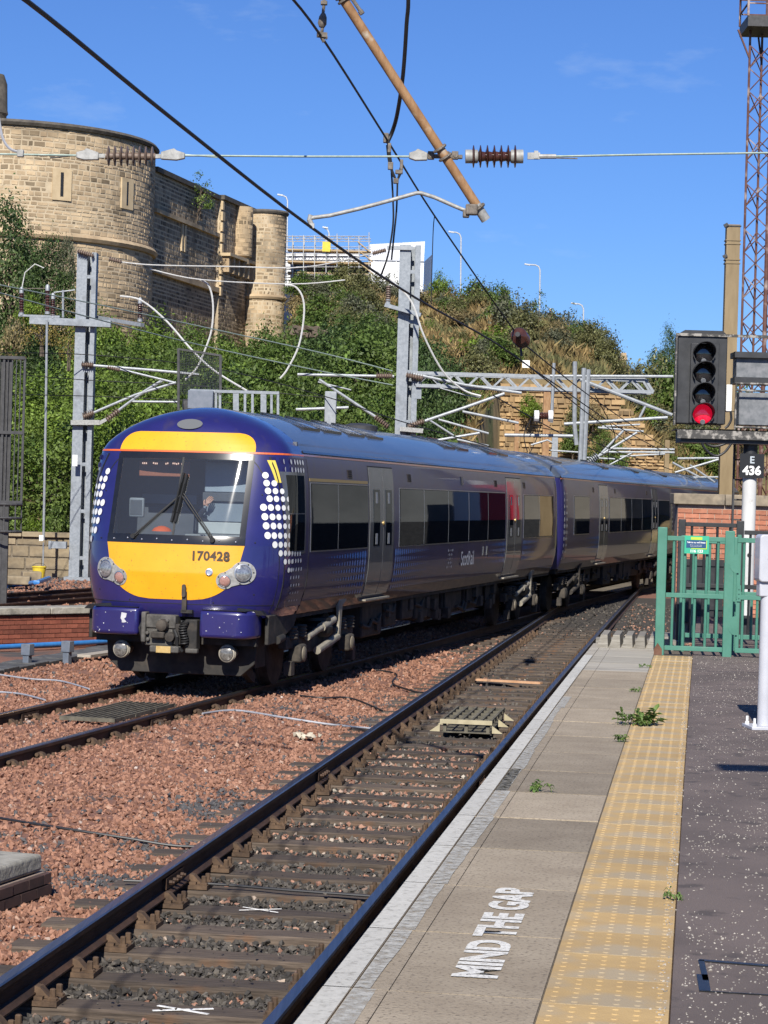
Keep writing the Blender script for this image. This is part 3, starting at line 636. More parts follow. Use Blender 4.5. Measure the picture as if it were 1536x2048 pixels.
# ---- weeds on the platform
leaf_m = mat('weed_leaf', (0.07, 0.13, 0.025), (0.14, 0.20, 0.05), 0.6, scale=20, trans=0.25)
def weed(label, px, py, n, L, spread=0.1, gp='weeds growing in the platform joints'):
    p = gnd(px, py, ZP); o = thing('weed', label, 'weed', p, 0, gp); st = MB(); lf = MB(); rg = random.Random(px)
    for k in range(n):
        a = rg.uniform(0, 2 * PI); b = Vector((rg.gauss(0, spread), rg.gauss(0, spread * .3), 0)); h = rg.uniform(.3, .9) * L; tip = b + Vector((math.cos(a), math.sin(a), 0)) * L * .35 + Vector((0, 0, h)); st.tube([b, (b + tip) / 2 + Vector((0, 0, .01)), tip], .0025, 5)
        for q in range(10):
            c0 = b.lerp(tip, rg.uniform(.3, 1)); d = Vector((rg.gauss(0, 1), rg.gauss(0, 1), rg.uniform(-.1, .6))).normalized(); s = d.cross(Vector((0, 0, 1))).normalized(); l = L * rg.uniform(.38, .72); wd = l * .19
            lf.add([c0, c0 + d * l * .5 + s * wd + Vector((0, 0, .006)), c0 + d * l - Vector((0, 0, .015)), c0 + d * l * .5 - s * wd + Vector((0, 0, .006))], [(0, 1, 2, 3)], rg.uniform(.7, 1.3))
    st.build('stem', leaf_m, o, local=True); lf.build('leaves', leaf_m, o, local=True)
weed('small bright green weed alone on the grey coping slabs', 1083, 1584, 6, 0.075, 0.03)
weed('largest sprawling weed on the joint between slabs and yellow tiles', 1262, 1450, 12, 0.12, 0.10)
weed('leggy weed on the yellow tiles with an upright shoot', 1300, 1450, 4, 0.16, 0.03)
weed('little weed between slabs and yellow tiles just nearer than the biggest weed', 1244, 1484, 5, 0.07, 0.03)
weed('small weed at the yellow tile edge nearer the green gate', 1277, 1384, 4, 0.06, 0.03)
weed('tiny weed in the joint beside the tarmac near the bottom', 1350, 1800, 4, 0.05, 0.02)
weed('faint little weed in the tile joint closest to the green gate post', 1290, 1335, 4, 0.05, 0.03)

# ================================================================== PLATFORM END: trespass guard, gate, fence
tim = mat('grey_weathered_timber', (0.16, 0.145, 0.12), (0.30, 0.28, 0.24), 0.9, scale=4, detail=9, stretch=(1, 10, 10), bump=0.5, rand=0.15)
P0 = near(26.1, OE + 0.02, 0); rz = NH(26)
tg = thing('trespass_guard', 'grey timber trespass guard of sloped teeth at the platform end', 'trespass guard', (P0.x, P0.y, ZP - 0.02), rz)
for k in range(6):
    mb = MB(); x = 0.05 + k * 0.142
    mb.add([(x, 0, 0.02), (x + .13, 0, 0.02), (x + .13, 1.0, 0.02), (x, 1.0, 0.02), (x + .045, .02, 0.17), (x + .12, .02, .17), (x + .12, .98, .17), (x + .045, .98, .17)], [(3,2,1,0),(4,5,6,7),(0,1,5,4),(1,2,6,5),(2,3,7,6),(3,0,4,7)])
    mb.build('tooth', tim, tg, local=True)
for k in range(2): mb = MB(); mb.span((0, 0.01 + k * 0.95, -0.05), (0.92, 0.06 + k * .95, 0.02)); mb.build('bearer', tim, tg, local=True)
for k in range(5):
    c = near(27.5 + k * 0.33, OE + 0.5, ZP - 0.02 - k * .02); mb = MB(); mb.box((0, 0, 0), (1.0, 0.28, 0.10)); o = mb.build('timber_baulk', tim, None, local=True); o.location = c; o.rotation_euler = (0, 0, rz + .02 * k)
    tag(o, 'weathered grey timber baulk laid behind the trespass guard', 'timber', 'timber baulks at the platform end')
ge = mat('green_gate_paint', (0.052, 0.175, 0.125), (0.07, 0.215, 0.155), 0.45, scale=5, bump=0.05, spots=((0.10, 0.20, 0.15), 6, 0.6, 0.8))
blackp = mat('black_railing_paint', (0.012, 0.013, 0.014), (0.025, 0.026, 0.027), 0.5)
FX = Vector((math.cos(rz), math.sin(rz), 0)); FY = Vector((-FX.y, FX.x, 0)); F0 = gnd(1313, 1308, ZP)
def rail_panel(o, x0, x1, bars, m, z=(0.075, 0.665, 1.30), y=0.0, stile=True, base=0.05, top=1.36, barw=0.032):
    if stile:
        for x in (x0 + .02, x1 - .02): mb = MB(); mb.span((x - .022, y - .022, base), (x + .022, y + .022, top)); mb.build('stile', m, o, local=True, bevel=.004)
    for h in z: mb = MB(); mb.span((x0, y - .028, h - .026), (x1, y + .028, h + .026)); mb.build('rail', m, o, local=True, bevel=.004)
    for k in range(bars):
        x = x0 + (x1 - x0) * (k + .5) / bars if bars < 3 else x0 + .075 + (x1 - x0 - .15) * k / (bars - 1)
        mb = MB(); mb.lathe([(barw / 2, z[0]), (barw / 2, z[-1])], (x, y, 0), (0, 0, 1), 8); mb.build('bar', m, o, smooth=True, local=True)
def post(o, x, m, h=1.40, w_=0.10, y=0.0):
    mb = MB(); mb.span((x - w_ / 2, y - w_ / 2, -0.05), (x + w_ / 2, y + w_ / 2, h)); mb.build('post', m, o, local=True, bevel=.008)
fence = thing('platform_fence', 'green railing panel fixed between two posts with a small notice', 'fence', F0, rz)
post(fence, 0.03, ge, 1.42, 0.105); post(fence, 0.775, ge, 1.40, 0.105); rail_panel(fence, 0.085, 0.725, 5, ge, stile=False)
mb = MB(); mb.prism([(-.03, 0), (.06, 0), (.06, .10), (.01, .17), (-.03, .10)], (0.0, -.056, -.04), (1, 0, 0), (0, 0, 1), -0.003); mb.build('rust_patch', mat('rust_patch', (0.10, 0.045, 0.025), (0.16, 0.08, 0.05), .9), fence, local=True)
gate = thing('platform_gate', 'green hinged gate leaf at the right of the fence, with half round hinge plates', 'gate', F0 + FX * 0.86, rz)
rail_panel(gate, 0.0, 0.95, 6, ge, y=-.01)
for h in (0.30, 0.99):
    mb = MB(); mb.prism([(0.075 * math.cos(a) - .005, 0.105 * math.sin(a)) for a in np.linspace(PI / 2, 1.5 * PI, 12)] + [(.02, -.105), (.02, .105)], (0.0, -.045, h + .05), (1, 0, 0), (0, 0, 1), 0.012); mb.build('hinge_plate', ge, gate, local=True)
mb = MB(); mb.span((.01, -.05, .62), (.05, -.03, .80)); [mb.lathe([(.008, 0), (.008, .012)], (.03, -.05, q), (0, -1, 0), 8) for q in (.66, .71, .76)]; mb.build('lock_plate', ge, gate, local=True)
back = thing('platform_fence', 'dark railing panel standing behind the green fence', 'fence', F0 + FY * 2.3 + FX * 0.22, rz)
post(back, 0.0, blackp, 1.50, 0.09); post(back, 0.70, blackp, 1.50, 0.09); rail_panel(back, .045, .655, 4, blackp, z=(.10, .70, 1.44), stile=False)
rail_panel(back, .75, 1.6, 6, blackp, z=(.10, .70, 1.36), stile=False)
bk2 = thing('platform_fence', 'green railing leaf swung back behind the notice', 'fence', F0 + FY * 1.1 + FX * 0.26, rz)
post(bk2, .0, ge, 1.32, .07); post(bk2, .60, ge, 1.32, .09); rail_panel(bk2, .04, .56, 3, ge, z=(.16, .66, 1.26), stile=False); rail_panel(bk2, .64, .95, 1, ge, z=(.16, .66), stile=False)
# notice
sg_ = thing('notice_sign', 'small green notice with telephone number hung on the fence', 'sign', F0 + FX * 0.41 + FY * -0.05 + Vector((0, 0, 1.235)), rz)
mint = mat('mint_green_print', (0.03, 0.36, 0.22), None, .5); navy = mat('navy_print', (0.01, 0.06, 0.16), None, .5); lime = mat('lime_print', (0.42, 0.60, 0.05), None, .5); wht = mat('white_print', (.82, .82, .80), None, .5)
def card(o, name, x0, z0, x1, z1, y, m): mb = MB(); mb.span((x0, y - .002, z0), (x1, y, z1)); mb.build(name, m, o, local=True)
mb = MB(); mb.span((-.135, -.002, -.10), (.135, .004, .10)); mb.build('board', mint, sg_, local=True)
card(sg_, 'panel_print', -.115, -.035, .105, .05, -.003, navy); card(sg_, 'strip_print', -.065, .055, .06, .085, -.003, lime)
card(sg_, 'edge_print', .105, -.05, .113, .05, -.003, lime); card(sg_, 'edge_print', -.06, -.047, .113, -.038, -.003, lime)
X3, Z3 = (1, 0, 0), (0, 0, 1)
letters('lettering', "Talk to us, we'll listen", 0.023, wht, (-.005, -.0065, .025), X3, Z3, sg_, True, bold=.0006)
for q in (-.003, -.018): letters('lettering', 'whatever you are going through', 0.010, wht, (-.01, -.0065, q), X3, Z3, sg_, True)
letters('lettering', '116 123', 0.044, wht, (0, -.0065, -.072), X3, Z3, sg_, True, bold=.0012)

# ---- help point
hp0 = gnd(1527, 1457, ZP); hgrey = mat('help_point_grey_paint', (0.44, 0.45, 0.49), (0.50, 0.51, 0.55), 0.4, scale=6, coat=0.2); hp = thing('help_point', 'pale grey help point post with rounded panel and striped badge at the right edge', 'help point', hp0, 0.12)
mb = MB(); mb.lathe([(.05, 0.02), (.05, 1.10)], (0, 0, 0), (0, 0, 1), 20); mb.build('post', hgrey, hp, smooth=True, local=True)
mb = MB(); mb.span((-.13, -.14, 0), (.13, .14, .025)); mb.build('base_plate', hgrey, hp, local=True, bevel=.004)
for sx in (-1, 1):
    for sy in (-1, 1): mb = MB(); mb.lathe([(.016, .02), (.016, .04), (.010, .045), (.010, .085)], (sx * .10, sy * .10, 0), (0, 0, 1), 8); mb.build('bolt', white_m, hp, local=True)
mb = MB(); mb.span((-.075, -.05, 1.0), (.16, .05, 1.12)); mb.build('neck', hgrey, hp, local=True, bevel=.01)
mb = MB(); poly = [(-.085 + .02 * (1 - math.cos(0)), 0)]
def rrect(x0, y0, x1, y1, r, n=5):
    out = []
    for cx_, cy_, a0_ in ((x1 - r, y1 - r, 0), (x0 + r, y1 - r, PI / 2), (x0 + r, y0 + r, PI), (x1 - r, y0 + r, 1.5 * PI)):
        out += [(cx_ + r * math.cos(a0_ + PI / 2 * i / n), cy_ + r * math.sin(a0_ + PI / 2 * i / n)) for i in range(n + 1)]
    return out
mb.prism(rrect(-.09, 1.11, .22, 1.47, .03), (0, .07, 0), X3, Z3, 0.15); mb.build('panel', hgrey, hp, local=True, bevel=.01)
for k in range(5): mb = MB(); x = .0 + k * .034; mb.prism([(x - .03, 1.28), (x - .012, 1.28), (x + .022, 1.355), (x + .004, 1.355)], (0, -.08, 0), X3, Z3, 0.002); mb.build('badge_stripe', mat('badge_grey', (.22, .23, .25), None, .5) if k == 0 else MATS['badge_grey'], hp, local=True)

# ================================================================== SIGNAL
SY = 29.1; S0 = gnd(1490, 1274, ZP); SY = S0.y
sblack = mat('signal_black_paint', (0.013, 0.014, 0.016), (0.03, 0.031, 0.034), 0.5, scale=7); peel = mat('peeling_white_on_steel', (0.05, 0.048, 0.045), (0.30, 0.28, 0.25), 0.7, scale=11, contrast=(0.50, 0.60))
postw = mat('dirty_white_post_paint', (0.50, 0.50, 0.49), (0.64, 0.64, 0.62), 0.55, scale=5, stretch=(1, 1, .3), spots=((.35, .31, .27), 7, .62, .75)); lensd = mat('dark_lens', (.012, .012, .014), None, .03, coat=1); boxg = mat('signal_box_grey', (0.11, 0.12, 0.13), (0.20, 0.205, 0.215), .55, scale=11)
redl = mat('red_signal_lens', (.5, .0, .02), (.75, .02, .06), .15, scale=14, coat=1, emit=(1, .008, .05), estr=.32)
def px_on(x, y, Y=SY): return at(x, y, Y) - S0
sigp = thing('railway_signal', 'four aspect colour light signal showing red on a white post', 'signal', S0, 0)
mb = MB(); b0, b1 = Vector((0, 0, 0.25)), px_on(1499, 905); mb.tube([(0, 0, .0), (0, 0, .28)], .092, 20); mb.build('black_post_section', sblack, sigp, smooth=True, local=True); mb = MB(); mb.tube([(0, 0, px_on(1499, 955).z), (0, 0, px_on(1500, 862).z)], .092, 20); mb.build('black_post_section', sblack, sigp, smooth=True, local=True)
mb = MB(); mb.tube([(0, 0, .27), (0, 0, px_on(1499, 950).z)], .09, 24); mb.build('white_post_section', postw, sigp, smooth=True, local=True)
hz_ = px_on(1494, 1110).z; mb = MB(); mb.lathe([(.028, 0), (.028, .006), (.018, .007)], (0.01, -.089, hz_), (0, -1, 0), 12); mb.build('post_hole', sblack, sigp, local=True)
tl, br = px_on(1352, 668), px_on(1451, 853); cx_ = (tl.x + br.x) / 2; W2 = .315; z1, z0 = tl.z - .02, br.z + .02
hd = MB(); hd.span((cx_ - W2, -.10, z0), (cx_ + W2, .22, z1)); hd.build('signal_head', sblack, sigp, local=True, bevel=.012)
mb = MB(); mb.prism([(-W2 - .01, 0), (W2 + .01, 0), (W2 - .07, .065), (-W2 + .08, .065)], (cx_, .22, z1 + .002), X3, Z3, .34); mb.build('head_cap', sblack, sigp, local=True)
mb = MB(); mb.span((cx_ - W2 - .035, -.14, z0 - .02), (cx_ - W2 - .012, -.10, z1)); mb.span((cx_ - W2 - .035, -.13, z1 - .01), (cx_ + W2 + .8, -.105, z1 + .025)); mb.build('edge_angle', peel, sigp, local=True)
bdw = MB(); bdw.prism([(-.175, z0 + .01), (.185, z0 + .01), (.185, z1 - .10), (-.175, z1 - .10)], (cx_ + .02, -.10, 0), X3, Z3, .05); bdw.build('lamp_backing', sblack, sigp, local=True, bevel=.006)
for k, py in enumerate((708, 747, 789, 829)):
    p = px_on(1404 - k * .8, py); r_ = .125
    mb = MB(); mb.lathe([(r_, 0), (r_, .012), (r_ * .8, .03), (r_ * .4, .04), (0.001, .043)], (p.x, -.15, p.z), (0, -1, 0), 24); mb.build('lamp_lens', redl if k == 3 else lensd, sigp, smooth=True, local=True)
    v = MB()                                     # visor: an open tube, longer above than below
    A = np.linspace(-.22 * PI, 1.22 * PI, 23); V = []
    for a in A:
        l = .24 * (.30 + .70 * max(0, math.sin(a)) ** .5) if math.sin(a) > 0 else .07
        for rr, yy_ in ((r_ + .006, 0), (r_ + .010, -l), (r_ + .018, -l), (r_ + .014, 0)): V.append((p.x + rr * math.cos(a), -.15 + yy_, p.z + rr * math.sin(a)))
    v.add(V, [(4*i+a, 4*i+(a+1) % 4, 4*i+4+(a+1) % 4, 4*i+4+a) for i in range(len(A) - 1) for a in range(4)] + [(0, 1, 2, 3), tuple(4 * (len(A) - 1) + q for q in (3, 2, 1, 0))]); v.build('visor', sblack, sigp, smooth=True, local=True)
    mb = MB(); mb.lathe([(.035, -.01), (.03, 0)], (p.x, -.19, p.z - .105), (0, -.9, -.3), 12); mb.build('lens_dirt_cup', boxg, sigp, local=True)
pt = px_on(1350, 858); pb_ = px_on(1350, 877); mb = MB(); mb.span((pt.x, -.26, pb_.z), (1.35, -.22, pt.z)); mb.span((pt.x, -.26, pt.z - .012), (1.35, .35, pt.z)); mb.build('platform_angle', peel, sigp, local=True)
mb = MB(); mb.span((pt.x + .05, -.2, pb_.z - .05), (1.3, .3, pt.z - .014)); mb.build('service_platform', sblack, sigp, local=True)
for (x0, y0, x1, y1, m, nm) in ((1470, 712, 1590, 760, boxg, 'equipment_box'), (1475, 788, 1590, 850, boxg, 'equipment_box'), (1450, 770, 1463, 823, white_m, 'white_box')):
    a, b = px_on(x0, y1), px_on(x1, y0); mb = MB(); mb.span((a.x, -.08, a.z), (b.x, .22, b.z)); mb.build(nm, m, sigp, local=True, bevel=.008)
a, b = px_on(1466, 716), px_on(1590, 708); mb = MB(); mb.span((a.x, -.16, a.z), (b.x, .24, b.z)); a, b = px_on(1466, 768), px_on(1590, 758); mb.span((a.x, -.12, a.z), (b.x, .24, b.z)); mb.build('box_hood', sblack, sigp, local=True)
for yy_, r2 in ((768, .014), (782, .014), (855, .014)): a, b = px_on(1466, yy_), px_on(1600, yy_); mb = MB(); mb.tube([(a.x, -.2, a.z), (b.x, -.2, a.z)], r2, 7); mb.build('handrail', peel, sigp, smooth=True, local=True)
a, b = px_on(1468, 765), px_on(1466, 860); mb = MB(); mb.tube([(a.x, -.2, a.z), (a.x, -.2, b.z)], .012, 7); mb.build('handrail', peel, sigp, local=True)
for pts in ([(1398, 876), (1404, 895), (1425, 912), (1445, 905), (1462, 882)], [(1402, 876), (1412, 890), (1430, 893), (1455, 884), (1470, 876)], [(1457, 823), (1458, 840), (1452, 852), (1446, 857)]):
    q = [px_on(x, y) + Vector((0, -.18, 0)) for x, y in pts]; mb = MB(); mb.tube(smooth_path(q), .016, 7); mb.build('hanging_cable', black_cable, sigp, smooth=True, local=True)
pl = px_on(1501, 932); mb = MB(); mb.span((pl.x - .155, -.115, pl.z - .155), (pl.x + .155, -.105, pl.z + .155)); mb.build('number_plate', mat('plate_black', (.01, .01, .011), None, .4), sigp, local=True)
letters('lettering', 'E', .125, mat('plate_grey_letter', (.42, .47, .50), None, .5), (pl.x, -.118, pl.z + .072), X3, Z3, sigp, True, bold=.003)
letters('lettering', '436', .155, wht, (pl.x, -.118, pl.z - .065), X3, Z3, sigp, True, bold=.006)
lad = thing('access_ladder', 'narrow dark steel ladder up behind the white signal post', 'ladder', S0 + Vector((0, .42, 0)))
for sx in (-.14, .14): mb = MB(); mb.span((sx - .012, -.03, 0), (sx + .012, .03, 3.0)); mb.build('side_rail', dark_steel, lad, local=True)
for k in range(11): mb = MB(); mb.lathe([(.011, -.14), (.011, .14)], (0, 0, .2 + .26 * k), (1, 0, 0), 6); mb.build('rung', dark_steel, lad, local=True)
# ================================================================== BRICK WALL BEHIND, POLE, TOWER
brick_r = mat('orange_red_brick', (0.34, 0.125, 0.07), (0.46, 0.19, 0.115), 0.85, scale=6, bump=.4, bscale=70, rand=.24, spots=((.42, .28, .21), 9, .62, .8)); mortar = mat('mortar', (0.30, 0.24, 0.19), (0.40, 0.33, 0.27), .95, scale=30)
cope_m = mat('sandstone_coping', (0.20, 0.165, 0.12), (0.34, 0.28, 0.20), .9, scale=6, bump=.5, rand=.15, spots=((.11, .10, .085), 4, .55, .7))
BY = 34.0; B0 = at(1349, 1230, BY); B0.z = ZP - .1; Bt = at(1349, 1008, BY).z
bw = thing('brick_wall', 'orange red brick wall with sandstone coping behind the green fence', 'wall', B0)
mb = MB(); mb.span((B0.x + .004, BY + .012, B0.z - .3), (B0.x + 2.6, BY + .34, Bt)); mb.build('wall_core', mortar, bw)
brick_wall(bw, (B0.x, BY + .014, B0.z), (1, 0, 0), 1.75, Bt - B0.z, brick_r)
mb = MB(); mb.span((B0.x + .02, BY - .05, B0.z), (B0.x + .72, BY + .008, ZP + .86)); mb.build('dark_opening_sheet', blackp, bw, bevel=.006)  # dark sheet stands in for the shaded opening low in the wall
for k in range(3): mb = MB(); mb.span((B0.x + .02, BY - .075, ZP + .1 + .33 * k), (B0.x + .72, BY - .052, ZP + .16 + .33 * k)); mb.build('dark_sheet_rail', blackp, bw)
for k in range(4): mb = MB(); x = B0.x - .07 + k * .78; mb.span((x, BY - .07, Bt), (x + .772, BY + .42, Bt + .165)); mb.build('coping_stone', cope_m, bw, bevel=.012)
def hpole(name, label, cat, base, top, w_, dpt, m, flange=.02, group=None):
    """An H section column: web seen face on between two flanges."""
    o = thing(name, label, cat, base, 0, group); h = top.z - base.z; mb = MB(); mb.span((-w_/2, -dpt/2, 0), (-w_/2 + flange, dpt/2, h)); mb.span((w_/2 - flange, -dpt/2, 0), (w_/2, dpt/2, h)); mb.span((-w_/2 + flange, -.012, 0), (w_/2 - flange, .012, h)); mb.build('column', m, o, local=True); return o, h
tan = mat('tan_mast_paint', (0.19, 0.135, 0.065), (0.26, 0.19, 0.10), .6, scale=4, stretch=(1, 1, .2), streak=((0.14, 0.095, .05), .55, .75))
PY_ = 62; tp = at(1466, 450, PY_); bs = Vector((tp.x, PY_, -.3)); o = thing('overhead_line_mast', 'plain tan steel mast rising behind the signal', 'mast', bs); h = tp.z - bs.z
mb = MB(); mb.span((-.185, -.15, 0), (.185, -.135, h)); mb.span((-.185, .135, 0), (.185, .15, h)); mb.span((-.185, -.135, 0), (-.165, .135, h)); mb.span((.165, -.135, 0), (.185, .135, h)); mb.build('column', tan, o, local=True)
for dz in (.03, .42, .52, .95, 1.05, 5.1, 5.6): mb = MB(); mb.span((-.21, -.17, h - dz - .03), (.21, .17, h - dz)); mb.build('strap', tan if dz > .1 else dark_steel, o, local=True)
for dz in (.0, .85): mb = MB(); mb.beam((-.27, -.18, h - dz - .06), (-.17, -.18, h - dz), .06, .09); mb.build('clamp', dark_steel, o, local=True)
# floodlight tower
TY = 100.0; rustm = mat('rusty_lattice_steel', (0.075, 0.028, 0.022), (0.145, 0.066, 0.05), .75, scale=3, spots=((.34, .27, .24), 1.2, .55, .66)); tw = thing('lattice_tower', 'tall rusty lattice floodlight tower with a railed platform at its top', 'tower', Vector((at(1517, 700, TY).x, TY, -.5)))
hw = .60; top = at(1517, 60, TY).z + .5
ang = R(8); corners = [Vector((math.cos(ang + k * PI / 2), math.sin(ang + k * PI / 2), 0)) * .80 for k in range(4)]
for k, c in enumerate(corners):
    mb = MB(); mb.tube([c, c + Vector((0, 0, top))], .055 if k != 3 else .10, 7); mb.build('leg', rustm, tw, local=True)
step = 1.02; nb = int(top / step)
for k in range(4):
    a, b = corners[k], corners[(k + 1) % 4]
    for i in range(nb):
        z = i * step
        for (p, q) in ((a, b), (b, a)):
            mb = MB(); mb.beam(p + Vector((0, 0, z)), q + Vector((0, 0, z + step)), .04, .04, tone=1.1)
            if k in (2, 3) or i % 2 == 0: mb.build('brace', rustm, tw, local=True)
mb = MB(); mb.tube([(0.25, .1, 0), (0.25, .1, top)], .04, 6); mb.tube([(.25 + .28, .1, 0), (.53, .1, top)], .03, 6); [mb.tube([(.25, .1, z), (.53, .1, z)], .015, 5) for z in np.arange(.5, top, .5)]; mb.build('ladder', rustm, tw, local=True)
mb = MB(); mb.span((-1.05, -1.05, top - .05), (1.35, 1.35, top + .42)); mb.build('platform_deck', dark_steel, tw, local=True)
for x in (-1.05, .15, 1.3):
    for y in (-1.05, 1.3): mb = MB(); mb.beam((x, y, top + .4), (x, y, top + 1.9), .09, .09); mb.build('guard_post', rustm, tw, local=True)
for z in (.95, 1.6):
    for (a, b) in (((-1.05, -1.05), (1.3, -1.05)), ((-1.05, 1.3), (1.3, 1.3)), ((-1.05, -1.05), (-1.05, 1.3)), ((1.3, -1.05), (1.3, 1.3))): mb = MB(); mb.beam((*a, top + z), (*b, top + z), .06, .06); mb.build('guard_rail', rustm, tw, local=True)
for c in corners: mb = MB(); mb.beam(c + Vector((0, 0, top - 1.3)), Vector((c.x * 1.7, c.y * 1.7, top - .05)), .07, .07); mb.build('strut', rustm, tw, local=True)

# ================================================================== LEFT: low brick wall, trough, posts, stone wall
brick_d = mat('dark_red_brick', (0.15, 0.042, 0.026), (0.24, 0.075, 0.045), .85, scale=6, bump=.4, bscale=70, rand=.3, spots=((.30, .24, .2), 5, .66, .8)); conc = mat('old_concrete', (0.24, 0.225, 0.185), (0.36, 0.34, 0.29), .9, scale=7, detail=9, bump=.8, bscale=25, spots=((.13, .125, .11), 3, .55, .7)); mortar_d = mat('pale_mortar_joint', (0.22, 0.16, 0.13), (0.32, 0.25, .2), .95, scale=30)
A = Vector((-7.4, 35.45, -.12)); Bq = Vector((-3.6, 38.9, -.12)); ex = (Bq - A).normalized(); ny = Vector((-ex.y, ex.x, 0)); Lw = (Bq - A).length
lb = thing('brick_wall', 'low dark red brick wall with concrete coping left of the train', 'wall', A)
mb = MB(); mb.beam(A + ny * .22 + Vector((0, 0, .24)), Bq + ny * .22 + Vector((0, 0, .24)), .41, .60); mb.build('wall_core', mortar_d, lb)
brick_wall(lb, A, ex, Lw, .53, brick_d)
for k in range(4): mb = MB(); a = A + ex * (Lw / 4 * k + .006); mb.beam(a + ny * .2 + Vector((0, 0, .60)), a + ex * (Lw / 4 - .012) + ny * .2 + Vector((0, 0, .60)), .56, .11); mb.build('coping_slab', conc, lb, bevel=.012)
pp = [gnd(-40, 1296, -.05), gnd(60, 1291, -.05), gnd(160, 1286, -.05), gnd(240, 1281, -.05), gnd(300, 1279, -.05)]; bluem = mat('blue_plastic_pipe', (0.03, 0.16, 0.44), (0.05, 0.22, 0.55), .4)
mb = MB(); mb.tube(smooth_path(pp), .042, 10); one('pipe', 'long bright blue pipe at the foot of the low red brick wall', 'pipe', mb, bluem, pp[0], smooth=True)
pp = [gnd(12, 1172, -.05), gnd(45, 1168, -.02), gnd(75, 1164, .1), gnd(98, 1156, .1)]; mb = MB(); mb.tube(smooth_path(pp), .06, 8); one('pipe', 'short blue pipe lying on the ballast beside a stone block by the mast', 'pipe', mb, bluem, pp[0], smooth=True)
bg_ = mat('blue_grey_post_paint', (0.10, 0.12, 0.15), (0.15, 0.17, 0.21), .6)
for (px, py, lb_) in ((54, 1334, 'squat blue grey marker post nearer the left edge'), (134, 1327, 'squat blue grey marker post nearer the train nose')):
    p = gnd(px, py, -.12); o = thing('marker_post', lb_, 'post', p, -.4, 'marker posts by the cable trough'); mb = MB(); mb.span((-.05, -.05, -.05), (.05, .05, .22)); mb.build('stem', bg_, o, local=True, bevel=.006); mb = MB(); mb.span((-.075, -.065, .17), (.075, .075, .34)); mb.build('cap', bg_, o, local=True, bevel=.01)
trm = mat('dark_trough_concrete', (0.05, 0.05, 0.052), (0.11, 0.11, 0.108), .9, scale=8, bump=.4, rand=.2); a = gnd(-60, 1352, -.12); b = gnd(250, 1296, -.12); d = (b - a); n_ = 11
tro = thing('cable_trough', 'run of dark concrete cable trough lids below the low brick wall', 'cable trough', a)
for k in range(n_): mb = MB(); q0, q1 = a + d * (k / n_), a + d * ((k + .985) / n_); z = Vector((0, 0, .0 + .012 * (k % 2))); mb.beam(q0 + z, q1 + z, .52, .11); mb.build('trough_lid', trm, tro, bevel=.008)
mb = MB(); a, b = gnd(168, 1312, -.03), gnd(252, 1300, -.03); mb.beam(a, b, .22, .04); one('loose_board', 'pale grey board lying beside the trough near the train', 'board', mb, wood_pale, a)
# the near left slab on its brick pier
ex = Vector((math.sin(.31), math.cos(.31), 0)); ny = Vector((-ex.y, ex.x, 0)); E0 = Vector((-2.20, 14.92, 0))
pr = thing('brick_pier', 'low brick pier under a rough concrete slab at the bottom left', 'pier', E0 + Vector((0, 0, -.3)))
mb = MB(); mb.beam(E0 - ex * 4 + ny * .7 + Vector((0, 0, .035)), E0 + ny * .7 + Vector((0, 0, .035)), 1.4, .115); mb.build('slab', conc, pr, bevel=.025, seg=3)
mb = MB(); mb.beam(E0 - ex * 4 + ny * .72 + Vector((0, 0, -.18)), E0 + ex * .02 + ny * .72 + Vector((0, 0, -.18)), 1.46, .30); mb.build('pier_core', mortar_d, pr)
brick_wall(pr, E0 - ex * 4 - ny * .02 + Vector((0, 0, -.33)), ex, 4.05, .31, mat('sooty_brick', (0.045, 0.026, .024), (.085, .045, .038), .85, scale=6, rand=.35), th=.05)
brick_wall(pr, E0 + ex * .035 + ny * .0 + Vector((0, 0, -.33)), ny, 1.4, .31, MATS['sooty_brick'], th=.05)
# stone wall at the foot of the bank
sand = mat('sandstone_wall', (0.20, 0.155, 0.095), (0.33, 0.265, 0.17), .9, scale=3, bump=.5, bscale=14, spots=((.11, .09, .065), 1.2, .52, .66)); sandm = mat('sandstone_mortar', (0.12, 0.10, 0.07), (0.2, .165, .12), .95, scale=8)
WY = 66.0; w0 = at(-60, 1145, WY); w0.z = -.2; wt = at(60, 1074, WY).z; swl = thing('stone_wall', 'low sandstone block wall along the foot of the bank behind the mast', 'wall', w0)
mb = MB(); mb.span((w0.x, WY + .05, -.5), (w0.x + 12, WY + .6, wt)); mb.build('wall_core', sandm, swl)
lay(stones_on(plane_fn((w0.x, WY + .05, w0.z), (1, 0, 0)), 6.0, wt - w0.z, (.26, .36), (.4, .95), .02, (.02, .05), seed=3, dark=.1), sand, swl)
for k in range(8): mb = MB(); mb.span((w0.x + 1.5 * k + .005, WY - .08, wt + .002), (w0.x + 1.5 * k + 1.49, WY + .65, wt + .15)); mb.build('coping_stone', sand, swl, bevel=.02)
p = gnd(78, 1150, 0); o = thing('bucket', 'yellow bucket at the foot of the stone wall', 'bucket', p + Vector((0, 0, -.08))); mb = MB(); mb.lathe([(.15, 0), (.20, .30), (.215, .30), (.215, .33), (.19, .33), (.185, .28), (.001, .27)], (0, 0, 0), (0, 0, 1), 16); mb.build('pail', mat('yellow_plastic', (.62, .47, .03), (.7, .55, .06), .5), o, smooth=True, local=True); mb = MB(); mb.tube([(.2 * math.cos(t), 0, .3 + .12 * math.sin(t)) for t in np.linspace(0, PI, 9)], .008, 5); mb.build('handle', dark_steel, o, local=True)
p = gnd(62, 1163, 0); mb = MB(); mb.box((0, 0, .12), (.5, .42, .3), .3); o = mb.build('stone_block', sand, None, local=True, bevel=.03); o.location = p; tag(o, 'square sandstone block on the ballast in front of the yellow bucket', 'stone')
